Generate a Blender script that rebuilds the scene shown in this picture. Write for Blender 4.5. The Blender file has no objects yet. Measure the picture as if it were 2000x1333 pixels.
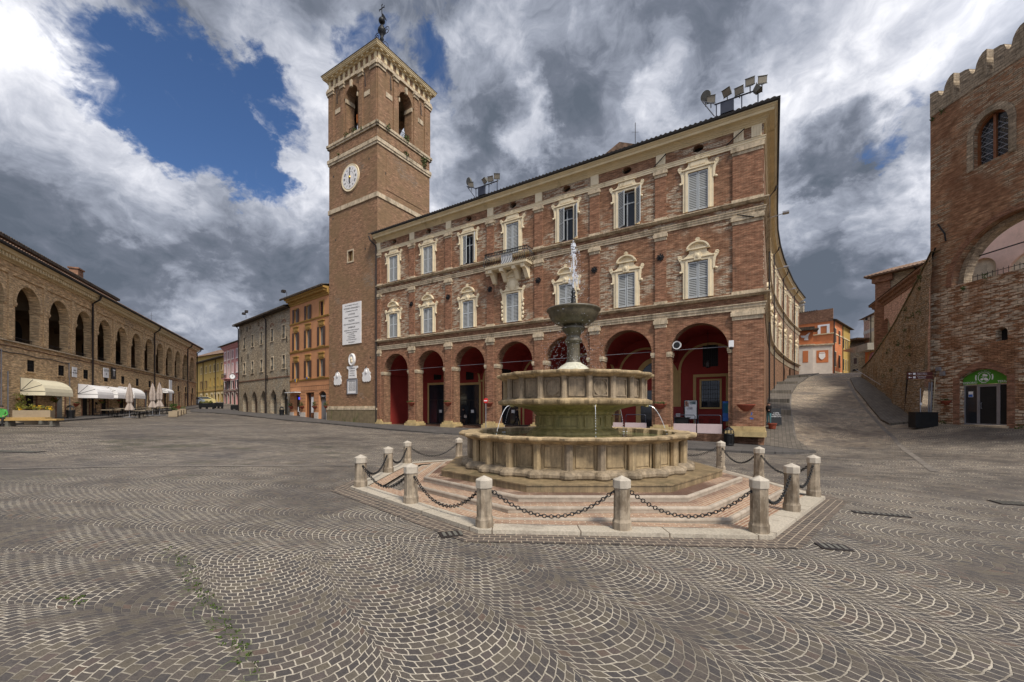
import bpy, math, random
import numpy as np
from mathutils import Vector, Matrix
random.seed(7)
sc = bpy.context.scene
C = sc.collection
R = math.radians
F = 820.0; HZ = 800.0; CAM = 2.1

# ------------------------------------------------------------------ camera
cd = bpy.data.cameras.new("camera"); cam = bpy.data.objects.new("camera", cd); C.objects.link(cam)
cam.location = (0, 0, CAM); cam.rotation_euler = (R(90), 0, 0)
cd.sensor_fit = 'HORIZONTAL'; cd.sensor_width = 36.0; cd.lens = 36.0*F/2000
cd.shift_y = (HZ-666.5)/2000
cd.clip_start = 0.05; cd.clip_end = 3000
sc.camera = cam
sc.view_settings.view_transform = 'Standard'; sc.view_settings.look = 'None'
sc.view_settings.exposure = 0.68; sc.view_settings.gamma = 1.0
SUN_EL, SUN_AZ = R(52), R(150)      # azimuth clockwise from +Y: behind the camera, to the right

# ------------------------------------------------------------------ node helper
class NT:
    def __init__(s, tree): s.t = tree; s.t.nodes.clear()
    def n(s, typ, **kw):
        x = s.t.nodes.new(typ)
        for k, v in kw.items(): setattr(x, k, v)
        return x
    def put(s, sock, v):
        if v is None: return
        if isinstance(v, bpy.types.NodeSocket): s.t.links.new(v, sock)
        elif isinstance(v, (tuple, list)) and len(v) == 3 and sock.type == 'RGBA': sock.default_value = (*v, 1)
        else: sock.default_value = v
    def m(s, op, a, b=None, c=None, clamp=False):
        x = s.n('ShaderNodeMath', operation=op); x.use_clamp = clamp
        s.put(x.inputs[0], a); s.put(x.inputs[1], b); s.put(x.inputs[2], c); return x.outputs[0]
    def v(s, op, a, b=None):
        x = s.n('ShaderNodeVectorMath', operation=op); s.put(x.inputs[0], a); s.put(x.inputs[1], b)
        return x.outputs['Value'] if op in ('DOT_PRODUCT', 'LENGTH') else x.outputs[0]
    def sep(s, a): x = s.n('ShaderNodeSeparateXYZ'); s.put(x.inputs[0], a); return x.outputs
    def comb(s, a, b, c=0.0):
        x = s.n('ShaderNodeCombineXYZ'); s.put(x.inputs[0], a); s.put(x.inputs[1], b); s.put(x.inputs[2], c); return x.outputs[0]
    def mix(s, f, a, b, mode='MIX'):
        x = s.n('ShaderNodeMix', data_type='RGBA', blend_type=mode); s.put(x.inputs[0], f); s.put(x.inputs[6], a); s.put(x.inputs[7], b); return x.outputs[2]
    def noise(s, vec, scale, detail=4, rough=.6, dist=0.0, out='Fac'):
        x = s.n('ShaderNodeTexNoise'); s.put(x.inputs['Vector'], vec); s.put(x.inputs['Scale'], scale)
        s.put(x.inputs['Detail'], detail); s.put(x.inputs['Roughness'], rough); s.put(x.inputs['Distortion'], dist)
        return x.outputs[out]
    def rng(s, v, a, b, c=0.0, d=1.0, smooth=True):
        x = s.n('ShaderNodeMapRange'); x.interpolation_type = 'SMOOTHSTEP' if smooth else 'LINEAR'
        for i, q in enumerate((v, a, b, c, d)): s.put(x.inputs[i], q)
        return x.outputs[0]
    def bump(s, h, strength=.5, dist=.02, nrm=None):
        x = s.n('ShaderNodeBump'); s.put(x.inputs['Strength'], strength); s.put(x.inputs['Distance'], dist); s.put(x.inputs['Height'], h)
        if nrm is not None: s.put(x.inputs['Normal'], nrm)
        return x.outputs[0]
    def bsdf(s, col, rough=.8, metal=0.0, nrm=None, spec=.5, **kw):
        x = s.n('ShaderNodeBsdfPrincipled'); s.put(x.inputs['Base Color'], col); s.put(x.inputs['Roughness'], rough)
        s.put(x.inputs['Metallic'], metal); s.put(x.inputs['Specular IOR Level'], spec)
        if nrm is not None: s.put(x.inputs['Normal'], nrm)
        for k, v in kw.items(): s.put(x.inputs[k], v)
        o = s.n('ShaderNodeOutputMaterial'); s.t.links.new(x.outputs[0], o.inputs[0]); return x

def newmat(name):
    m = bpy.data.materials.new(name); m.use_nodes = True
    return m, NT(m.node_tree)

# ------------------------------------------------------------------ world: Nishita sky with procedural clouds on the sky directions
w = bpy.data.worlds.new("World"); sc.world = w; w.use_nodes = True
n = NT(w.node_tree)
def pdir(px, py):
    return Vector(((px-1000)/F, 1, (HZ-py)/F)).normalized()
D = n.n('ShaderNodeTexCoord').outputs['Generated']
sky = n.n('ShaderNodeTexSky', sky_type='NISHITA'); sky.sun_disc = False
sky.sun_elevation = SUN_EL; sky.sun_rotation = SUN_AZ; sky.altitude = 400; sky.air_density = 1.0; sky.dust_density = .4; sky.ozone_density = 2.5
dx, dy, dz = n.sep(D)
den = n.m('ADD', n.m('MAXIMUM', dz, 0.0), .48)
q = n.comb(n.m('DIVIDE', dx, den), n.m('DIVIDE', dy, den), 0.0)
warp = n.noise(q, 1.3, 3, .55, out='Color')
q2 = n.v('ADD', q, n.v('MULTIPLY', n.v('SUBTRACT', warp, (.5, .5, .5)), (.55, .55, .55)))
q3 = n.v('MULTIPLY', q2, (1.9, 1.5, 1))
q4 = n.v('ADD', n.v('MULTIPLY', D, (2.6, 2.6, 4.2)), n.v('MULTIPLY', n.v('SUBTRACT', n.noise(D, 3.0, 4, .6, out='Color'), (.5, .5, .5)), (.9, .9, .9)))
big = n.noise(q3, 1.0, 3, .5)
puff = n.noise(q4, 1.25, 13, .60)
fine = n.m('ADD', n.m('MULTIPLY', n.noise(q3, 1.9, 12, .58), .38), n.m('MULTIPLY', puff, .62))
vfine = n.noise(q4, 6.0, 8, .62)
Dw = n.v('NORMALIZE', n.v('ADD', D, n.v('MULTIPLY', n.v('SUBTRACT', n.noise(q, 7.5, 9, .64, out='Color'), (.5, .5, .5)), (.22, .22, .22))))
def blobs(lst, mx=False):
    acc = None
    for px, py, rad, amp in lst:
        d = n.v('DOT_PRODUCT', Dw, tuple(pdir(px, py)))
        rad *= 1.2
        o = n.rng(d, math.cos(rad), math.cos(rad*.25), 0.0, amp)
        acc = o if acc is None else n.m('MAXIMUM' if mx else 'ADD', acc, o)
    return acc
blue = blobs([(70,70,.09,.8),(130,110,.10,1.05),(200,150,.11,1.25),(270,180,.12,1.4),(340,210,.13,1.45),(410,260,.13,1.4),(470,310,.11,1.3),(520,360,.07,1.1),(350,110,.09,1.1),(470,190,.11,1.15),(565,200,.07,.9),(280,50,.08,.9),(430,60,.05,.6),(640,70,.05,.6),(715,130,.09,1.0),(660,190,.04,.6),(845,110,.07,.95),(860,170,.05,.95),(800,40,.05,.7),
              (1745,290,.055,1.0),(1790,210,.045,.95),(1800,320,.05,.7),(1960,50,.05,.8),(1700,340,.04,.6),(1840,130,.04,.6),(2300,100,.25,.9),(1000,-900,.5,.8),(-600,500,.3,.8)], True)
dark = blobs([(150,500,.22,.65),(420,560,.20,.5),(40,300,.12,.55),(330,430,.10,.25),(420,400,.06,.6),(560,520,.10,.3),(940,190,.09,.6),(1050,90,.10,.35),(1180,160,.13,.6),(1240,40,.12,.5),(1330,120,.12,.5),(1200,290,.08,.3),
              (1640,290,.07,1.1),(1580,280,.05,.6),(1690,370,.07,.6),(1600,470,.10,.5),(1640,560,.16,.95),(1560,120,.12,.3),(1420,60,.10,.5),(900,330,.10,.5),(1100,330,.12,.2),(620,480,.08,.2),(300,640,.14,.3),(200,20,.10,.3)], True)
lite = blobs([(30,170,.08,.45),(120,250,.08,.5),(200,330,.08,.5),(300,390,.08,.55),(40,260,.08,.4),(450,400,.08,.5),(500,440,.10,.35),(590,300,.11,.5),(600,130,.10,.5),(540,60,.08,.4),(1030,230,.08,.9),(950,110,.10,.6),(800,330,.12,.3),(1100,20,.12,.3),(1500,160,.10,.3),
              (1600,420,.08,.5),(1780,420,.10,.7),(1700,130,.14,.45),(1790,100,.12,.4),(1270,200,.05,.4),(860,250,.08,.5),(420,620,.09,.5),(1300,90,.05,.3),(1700,600,.10,.3),(1650,230,.05,.5)], True)
cov = n.m('SUBTRACT', n.m('ADD', n.m('MULTIPLY', fine, 1.5), n.m('MULTIPLY', vfine, .45)), n.m('MULTIPLY', blue, .66))
mask = n.rng(cov, .17, .42)
lum = n.m('ADD', n.m('ADD', n.m('MULTIPLY', n.m('SUBTRACT', big, .5), .6), n.m('MULTIPLY', n.m('SUBTRACT', fine, .5), 2.3)), n.m('MULTIPLY', n.m('SUBTRACT', vfine, .5), .60))
lum = n.m('ADD', n.m('ADD', lum, .43), n.m('SUBTRACT', n.m('MULTIPLY', lite, .50), n.m('MULTIPLY', dark, .40)))
lum = n.m('SUBTRACT', lum, n.m('MULTIPLY', n.rng(dz, .42, .12), .14))
cr = n.n('ShaderNodeValToRGB'); n.put(cr.inputs[0], lum)
e = cr.color_ramp.elements
e[0].position = 0.0; e[0].color = (.078, .094, .122, 1)
e[1].position = 1.0; e[1].color = (.74, .74, .77, 1)
for p, c_ in ((.2, (.115, .130, .165)), (.42, (.225, .245, .295)), (.65, (.40, .415, .465)), (.85, (.60, .605, .64))):
    k = e.new(p); k.color = (*c_, 1)
skyc = n.mix(1.0, sky.outputs[0], (.042, .052, .066), 'MULTIPLY')   # strength about 0.05
skyc = n.mix(n.m('MULTIPLY', n.m('SUBTRACT', 1.0, n.rng(dz, 0.0, .35)), .6), skyc, (.33, .40, .50))
# unseen sky behind and right of the camera, brightened as added fill light
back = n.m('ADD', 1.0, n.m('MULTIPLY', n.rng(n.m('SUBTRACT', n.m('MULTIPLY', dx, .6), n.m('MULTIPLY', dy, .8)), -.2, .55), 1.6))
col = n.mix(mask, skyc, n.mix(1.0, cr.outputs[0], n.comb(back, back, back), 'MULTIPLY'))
below = n.rng(dz, -.02, 0.0)
col = n.mix(below, (.07, .065, .06), col)
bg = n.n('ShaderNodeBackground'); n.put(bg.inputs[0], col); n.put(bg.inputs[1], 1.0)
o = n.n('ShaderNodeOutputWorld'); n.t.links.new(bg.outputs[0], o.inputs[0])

sd = bpy.data.lights.new("sun", 'SUN'); sd.energy = 2.45; sd.angle = R(12); sd.color = (1.0, .93, .82)
so = bpy.data.objects.new("sun", sd); C.objects.link(so)
sv = Vector((math.sin(SUN_AZ)*math.cos(SUN_EL), math.cos(SUN_AZ)*math.cos(SUN_EL), math.sin(SUN_EL)))
so.rotation_euler = sv.to_track_quat('Z', 'Y').to_euler(); so.location = (0, -20, 60)

# ------------------------------------------------------------------ materials
def uvcoord(n): return n.n('ShaderNodeUVMap').outputs[0]
def objc(n): return n.n('ShaderNodeTexCoord').outputs['Object']
def worldc(n): return n.n('ShaderNodeNewGeometry').outputs['Position']

def plain(name, col, rough=.75, var=.18, scale=3.0, bump=.15, metal=0.0, stain=None, stain_th=.55, spec=.4, fine=18.0, streak=0.0):
    m, n = newmat(name)
    rd = n.n('ShaderNodeObjectInfo').outputs['Random']
    c = n.v('ADD', objc(n), n.comb(n.m('MULTIPLY', rd, 17.0), n.m('MULTIPLY', rd, 9.0), n.m('MULTIPLY', rd, 5.0)))
    a = n.noise(c, scale, 6, .65); b = n.noise(c, fine, 4, .6)
    f = n.m('ADD', n.m('MULTIPLY', a, .7), n.m('MULTIPLY', b, .3))
    lo = tuple(x*(1-var) for x in col); hi = tuple(min(1, x*(1+var)) for x in col)
    k = n.mix(n.rng(f, .3, .7), lo, hi)
    if stain:
        s_ = n.noise(n.v('MULTIPLY', c, (1, 1, .45)), scale*.55, 7, .7)
        k = n.mix(n.m('MULTIPLY', n.rng(s_, stain_th, stain_th+.16), .85), k, stain)
    if streak:
        st_ = n.noise(n.v('MULTIPLY', c, (9, 9, .9)), 1.0, 5, .65)
        k = n.mix(streak, k, n.mix(n.rng(st_, .35, .65), (.42,.40,.36), (1.35,1.3,1.22)), 'MULTIPLY')
    nb = n.bump(f, bump, .01)
    n.bsdf(k, rough, metal, nb, spec)
    return m

def brick(name, c1, c2, mort, bw=.29, bh=.072, ms=.009, patch=None, pth=.60, pscale=.22, pz=None, grime=(.10, .07, .05), gth=.6, bstr=.5, tone=None, band=None):
    m, n = newmat(name)
    uv = uvcoord(n)
    wob = n.v('MULTIPLY', n.v('SUBTRACT', n.noise(uv, 3.0, 3, .5, out='Color'), (.5, .5, .5)), (.03, .018, 0))
    u2 = n.v('ADD', uv, wob)
    def bk(bw, bh, ms, a, b, mo, bias=0.0):
        x = n.n('ShaderNodeTexBrick'); x.offset = .5
        n.put(x.inputs['Vector'], u2); n.put(x.inputs['Color1'], a); n.put(x.inputs['Color2'], b); n.put(x.inputs['Mortar'], mo)
        x.inputs['Scale'].default_value = 1; x.inputs['Mortar Size'].default_value = ms; x.inputs['Mortar Smooth'].default_value = .3
        x.inputs['Bias'].default_value = bias; x.inputs['Brick Width'].default_value = bw; x.inputs['Row Height'].default_value = bh
        return x
    b = bk(bw, bh, ms, c1, c2, mort)
    col = b.outputs['Color']; fac = b.outputs['Fac']
    big = n.noise(uv, .35, 6, .65)
    mid = n.noise(uv, 2.2, 5, .7)
    sm = n.noise(n.v('MULTIPLY', uv, (3.3, 12, 1)), 1.0, 3, .6)
    sc2 = n.noise(uv, 14.0, 3, .7)
    crs = n.noise(n.v('MULTIPLY', uv, (1.7, 9.0, 1)), 1.0, 4, .65)
    blk = n.noise(n.v('MULTIPLY', uv, (1.7, 3.6, 1)), 1.0, 3, .7)
    col = n.mix(n.m('MULTIPLY', n.rng(sm, .32, .70), .50), col, tuple(x*.42 for x in c1))
    col = n.mix(n.m('MULTIPLY', n.rng(sc2, .60, .78), .5), col, tuple(min(1, x*1.35+.07) for x in c2))
    col = n.mix(.75, col, n.mix(n.rng(crs, .30, .70), (.55,.52,.50), (1.48,1.44,1.38)), 'MULTIPLY')
    col = n.mix(.6, col, n.mix(n.rng(blk, .32, .68), (.66,.64,.63), (1.34,1.32,1.28)), 'MULTIPLY')
    if tone: col = n.mix(n.rng(big, .38, .62), col, n.mix(.62, col, tone))
    if patch:
        pb = bk(patch[1], patch[2], .018, patch[0], tuple(x*.55 for x in patch[0]), tuple(x*.30 for x in patch[0]), -.1)
        row = n.noise(n.v('MULTIPLY', uv, (1.6, 7.0, 1)), 1.0, 2, .5)
        pm = n.m('MULTIPLY', n.rng(n.noise(uv, pscale, 3, .6), pth-.04, pth+.06), n.rng(row, .46, .52))
        if pz is not None: pm = n.m('MULTIPLY', pm, n.rng(n.sep(uv)[1], pz-.1, pz+.1))
        col = n.mix(pm, col, pb.outputs['Color'])
    col = n.mix(n.m('MULTIPLY', n.rng(mid, .50, .75), .45), col, grime)
    col = n.mix(n.m('MULTIPLY', n.rng(n.noise(n.v('MULTIPLY', uv, (1.1, .16, 1)), 1.0, 6, .7), gth, gth+.15), .6), col, grime)
    h = n.m('SUBTRACT', n.m('MULTIPLY', sm, .7), fac)
    n.bsdf(col, .93, 0, n.bump(h, bstr, .02), .15)
    return m

M = {}
M['palbrick'] = brick('palazzo_brick', (.205,.096,.058), (.300,.160,.098), (.36,.27,.18), patch=((.56,.45,.33), .36, .11), pth=.49, pscale=.34, pz=9.0)
M['pilbrick'] = brick('pilaster_brick', (.235,.108,.066), (.315,.160,.100), (.38,.28,.19))
M['towbrick'] = brick('tower_brick', (.245,.135,.083), (.345,.205,.13), (.38,.28,.185), patch=((.38,.28,.20), .3, .09), pth=.60, pscale=.2, tone=(.21,.14,.075))
M['logbrick'] = brick('loggia_brick', (.53,.365,.20), (.74,.55,.33), (.56,.43,.29), patch=((.50,.38,.26), .3, .1), pth=.58, grime=(.17,.115,.07), gth=.62)
M['redbrick'] = brick('jamb_brick', (.235,.118,.080), (.32,.17,.11), (.33,.235,.16), bh=.085)
M['stonewall'] = brick('rubble_stone', (.36,.295,.21), (.54,.455,.335), (.22,.17,.12), bw=.26, bh=.13, ms=.02, patch=((.50,.44,.34), .3, .14), pth=.50, pscale=.35, grime=(.13,.10,.075), gth=.55, bstr=.8)
M['castle'] = brick('old_palace_masonry', (.32,.165,.095), (.50,.30,.185), (.34,.23,.145), bw=.32, bh=.10, ms=.014, patch=((.50,.38,.26), .42, .12), pth=.49, pscale=.26, grime=(.10,.06,.035), gth=.60, bstr=.8, tone=(.17,.08,.045))
M['castlow'] = brick('old_palace_courses', (.29,.145,.08), (.44,.26,.155), (.11,.07,.045), bw=.32, bh=.10, ms=.014, patch=((.70,.56,.41), .42, .17), pth=.43, pscale=.3, grime=(.10,.06,.035), gth=.62, bstr=.9)
M['merlon'] = brick('battlement_stone', (.34,.28,.21), (.46,.385,.29), (.20,.16,.11), bw=.34, bh=.17, ms=.012, grime=(.15,.12,.08), gth=.50)
M['scarp'] = brick('scarp_rubble', (.32,.23,.145), (.52,.40,.27), (.16,.115,.075), bw=.24, bh=.12, ms=.022, patch=((.50,.42,.32), .30, .15), pth=.43, pscale=.4, grime=(.09,.075,.04), gth=.52, bstr=1.0)
M['palepink'] = plain('pale_pink_plaster', (.80,.56,.47), .9, .12, 1.0, .2, stain=(.60,.42,.34), stain_th=.6)
M['palestone'] = plain('pale_infill_stone', (.74,.66,.53), .9, .22, 2.5, .6, stain=(.45,.38,.28), stain_th=.52)
M['pinkbrick'] = brick('pink_church_brick', (.56,.35,.28), (.66,.44,.36), (.58,.46,.38), grime=(.22,.12,.09), gth=.55)
M['brown'] = brick('brick_coping', (.20,.11,.08), (.26,.15,.10), (.22,.15,.1))
M['orange'] = plain('orange_stucco', (.50,.235,.11), .9, .12, .8, .08, stain=(.36,.17,.09), stain_th=.58)
M['terracotta'] = plain('terracotta_stucco', (.48,.16,.06), .9, .14, .8, .08, stain=(.33,.11,.05))
M['ochre'] = plain('ochre_trim', (.36,.21,.055), .85, .14, 1.5)
M['yellow'] = plain('yellow_stucco', (.40,.27,.075), .9, .12, .7, stain=(.27,.19,.07), stain_th=.6)
M['pink'] = plain('pink_stucco', (.52,.25,.24), .9, .1, .7)
M['redwall'] = plain('portico_red_plaster', (.29,.034,.026), .85, .14, 1.0, stain=(.22,.03,.02), stain_th=.58)
M['creamband'] = plain('portico_cream_paint', (.52,.36,.15), .8, .1, 2.0)
M['cream'] = plain('cream_painted_stone', (.72,.61,.42), .75, .10, 2.5, .25, stain=(.46,.36,.21), stain_th=.56)
M['cornice'] = plain('cream_cornice_plaster', (.62,.50,.30), .8, .12, 1.2, .2, stain=(.30,.22,.11), stain_th=.56)
M['trav'] = plain('travertine_band', (.50,.41,.29), .85, .28, 2.2, .6, stain=(.20,.155,.10), stain_th=.50, streak=0.35)
M['travw'] = plain('white_marble', (.72,.70,.68), .7, .08, 2.5, .25, stain=(.42,.40,.38), stain_th=.66)
M['whitestone'] = plain('white_gate_stone', (.56,.50,.44), .85, .14, .9, .3, stain=(.30,.26,.22), stain_th=.56)
M['basestone'] = plain('yellow_base_stone', (.44,.33,.16), .9, .25, 2.5, .6, stain=(.20,.15,.08), stain_th=.55)
M['mossstone'] = plain('mossy_plinth', (.17,.13,.075), .95, .35, 2.5, .8, stain=(.07,.085,.02), stain_th=.52)
M['bollard'] = plain('weathered_limestone', (.29,.24,.18), .85, .28, 5.0, .7, stain=(.115,.085,.055), stain_th=.47, streak=0.45)
M['capstone'] = plain('pale_bollard_cap', (.42,.37,.30), .8, .18, 5.0, .5, stain=(.28,.23,.16), stain_th=.56)
M['fount'] = plain('fountain_stone', (.345,.26,.15), .75, .30, 2.2, .8, stain=(.16,.115,.062), stain_th=.50, streak=0.45)
M['fountdark'] = plain('fountain_grey_stone', (.26,.205,.14), .75, .30, 2.6, .8, stain=(.12,.09,.055), stain_th=.50, streak=0.45)
M['fountmoss'] = plain('fountain_algae_stone', (.30,.25,.10), .6, .25, 2.4, .6, stain=(.17,.155,.05), stain_th=.50, streak=0.45)
M['wetstone'] = plain('wet_slab_stone', (.23,.17,.095), .45, .3, 2.0, .5, stain=(.08,.07,.035), stain_th=.52, spec=.6, streak=0.45)
M['wetpale'] = plain('limescale_dome', (.55,.53,.42), .25, .25, 5.0, .8, stain=(.34,.30,.18), stain_th=.5, spec=.8)
M['bronze'] = plain('dark_bowl_stone', (.085,.072,.045), .42, .35, 4.0, .5, stain=(.14,.125,.08), stain_th=.60, spec=.6, streak=0.45)
M['iron'] = plain('black_iron', (.012,.012,.013), .5, .3, 12.0, .2, metal=.3)
M['pipe'] = plain('dark_drainpipe', (.035,.028,.026), .5, .2, 4.0, .1, metal=.3)
M['greymetal'] = plain('grey_metal', (.30,.31,.34), .45, .12, 3.0, .1, metal=.5)
M['lampmetal'] = plain('floodlight_casing', (.13,.125,.105), .5, .2, 5.0, .1)
M['woodbrown'] = plain('brown_wood', (.065,.032,.022), .6, .25, 4.0, .2)
M['woodbench'] = plain('varnished_bench_wood', (.42,.27,.10), .5, .2, 3.0, .2)
M['winwood'] = plain('chestnut_window_wood', (.20,.075,.028), .5, .2, 4.0, .2)
M['darkin'] = plain('unlit_interior', (.016,.014,.013), .9, .3, 1.0, .0)
M['slate'] = plain('roof_felt', (.03,.027,.025), .85, .3, 3.0)
M['terra'] = plain('terracotta_pot', (.24,.055,.028), .7, .18, 8.0)
M['nosing'] = plain('step_edge_stone', (.33,.275,.215), .8, .22, 4.0, .5, stain=(.20,.165,.12), stain_th=.55)
M['dimplaster'] = plain('shaded_gallery_plaster', (.13,.09,.05), .9, .25, 1.0)  # brown plaster with the gallery's interior shade put into its colour
M['canvas'] = plain('cream_canvas', (.74,.67,.48), .85, .06, 2.0, .15)
M['canvasw'] = plain('white_canvas', (.86,.84,.82), .85, .05, 2.0, .15)
M['umbrella'] = plain('beige_folded_canvas', (.36,.30,.26), .85, .16, 6.0, .3)
M['planter'] = plain('beige_planter_panel', (.30,.235,.155), .7, .12, 2.0)
M['graypaint'] = plain('grey_door_paint', (.20,.20,.18), .6, .1, 2.0)
M['greyroll'] = plain('grey_roller_shutter', (.16,.17,.18), .5, .1, 2.0)
M['white'] = plain('white_paint', (.78,.78,.78), .6, .04, 3.0)
M['black'] = plain('black_panel', (.012,.013,.014), .5, .3, 3.0)
M['pinkpanel'] = plain('pinkish_barrier_panel', (.58,.45,.43), .6, .08, 2.0, stain=(.42,.32,.30))
M['bluerail'] = plain('dark_blue_rail', (.03,.035,.055), .5, .1)
M['tabletop'] = plain('beige_tabletop', (.46,.38,.27), .5, .1)
M['skin'] = plain('skin', (.42,.25,.18), .6, .08)
M['hair'] = plain('dark_hair', (.02,.014,.010), .6, .2)
M['coat'] = plain('black_coat', (.013,.012,.014), .85, .3)
M['greenshirt'] = plain('green_sweater', (.07,.30,.06), .85, .15)
M['teal'] = plain('teal_trousers', (.08,.20,.22), .85, .15)
M['bag'] = plain('pale_bag', (.55,.48,.42), .7, .1)
M['leaf'] = plain('green_leaves', (.055,.085,.016), .7, .45, 14.0, .4)
M['leafy'] = plain('yellow_green_leaves', (.15,.15,.02), .7, .4, 10.0, .4)
M['flower'] = plain('yellow_petals', (.75,.45,.02), .7, .1)
M['flowerr'] = plain('red_petals', (.25,.03,.03), .7, .2)
M['signgreen'] = plain('green_fascia', (.06,.25,.02), .5, .06, 1.0, .02)
M['signbrown'] = plain('brown_tourist_sign', (.085,.02,.018), .5, .08)
M['signred'] = plain('red_sign', (.55,.02,.02), .5, .05)
M['blue'] = plain('blue_paint', (.03,.12,.42), .6, .1)
M['bluelit'], _n = newmat('lit_blue_sign')
_e = _n.n('ShaderNodeEmission'); _e.inputs[0].default_value = (.05, .06, 1, 1); _e.inputs[1].default_value = 1.2
_o = _n.n('ShaderNodeOutputMaterial'); _n.t.links.new(_e.outputs[0], _o.inputs[0])
M['purple'] = plain('purple_print', (.18,.05,.28), .6, .1)
M['tealprint'] = plain('teal_print', (.03,.22,.28), .6, .1)
M['orangeprint'] = plain('orange_print', (.55,.16,.03), .6, .1)
M['gold'] = plain('gilt_metal', (.55,.33,.06), .35, .1, metal=.7)
M['bell'] = plain('bronze_bell', (.10,.07,.035), .4, .2, metal=.6)
M['carblue'] = plain('pale_blue_car_paint', (.35,.42,.50), .25, .03, spec=.7)
M['caryellow'] = plain('yellow_taxi_paint', (.60,.50,.22), .25, .03, spec=.7)
M['tyre'] = plain('rubber', (.015,.015,.015), .8, .1)
M['fresco'] = plain('faded_mural_rose', (.30,.12,.14), .85, .35, 2.5, .1, stain=(.16,.10,.14))
M['frescoskin'] = plain('faded_mural_skin', (.33,.22,.24), .85, .2, 3.0, .1)
M['moss'] = plain('moss', (.045,.075,.008), .95, .5, 20.0, 1.0)
M['concrete'] = plain('grey_bridge_concrete', (.27,.24,.19), .9, .15, .8, .3, stain=(.15,.13,.10))

def glassmat():
    m, n = newmat('window_glass')
    c = objc(n)
    k = n.mix(n.noise(c, .7, 3, .5), (.010, .012, .015), (.035, .04, .05))
    n.bsdf(k, .08, 0, n.bump(n.noise(c, 2.0, 2, .5), .04, .01), .6); return m
M['glass'] = glassmat()
def louvre(name, col, pitch=.085):
    m, n = newmat(name)
    x, y, z = n.sep(objc(n))
    f = n.m('FRACT', n.m('DIVIDE', z, pitch))
    k = n.mix(n.rng(f, .42, .60), tuple(col), tuple(v*.15 for v in col))
    n.bsdf(k, .65, 0, n.bump(n.m('SUBTRACT', 1.0, f), .9, .03), .3); return m
M['louvre'] = louvre('grey_louvre_slats', (.345,.355,.35), .11); M['louvreb'] = louvre('brown_louvre_slats', (.085,.04,.035))
M['shutframe'] = plain('pale_grey_shutter_frame', (.45,.475,.485), .6, .06)
def roofmat(name, c1, c2):
    m, n = newmat(name)
    uv = uvcoord(n); x, y, z = n.sep(uv)
    st = n.noise(n.v('MULTIPLY', uv, (3.2, 2.2, 1)), 1.0, 3, .6)
    k = n.mix(n.rng(st, .35, .65), c1, c2)
    k = n.mix(n.m('MULTIPLY', n.rng(n.noise(uv, 1.2, 5, .7), .5, .7), .6), k, (.06,.055,.04))
    n.bsdf(k, .9, 0, n.bump(n.m('FRACT', n.m('MULTIPLY', y, 2.6)), .6, .04), .2); return m
M['tile'] = roofmat('terracotta_roof_tiles', (.13,.085,.06), (.25,.16,.11))
M['tiledark'] = roofmat('dark_roof_tiles', (.04,.032,.026), (.10,.075,.055))

def water(name, col, tr=.0, rough=.05):
    m, n = newmat(name)
    c = worldc(n)
    h = n.m('ADD', n.noise(c, 6.0, 4, .6), n.m('MULTIPLY', n.noise(c, 22.0, 3, .6), .4))
    n.bsdf(col, rough, 0, n.bump(h, .35, .02), .7); return m
M['water'] = water('pool_water', (.14,.15,.07), rough=.12)
def spray():
    m, n = newmat('falling_water')
    n.bsdf((.80,.82,.86), .12, 0, None, .8, **{'Transmission Weight': .35}); return m
M['spray'] = spray()
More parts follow.
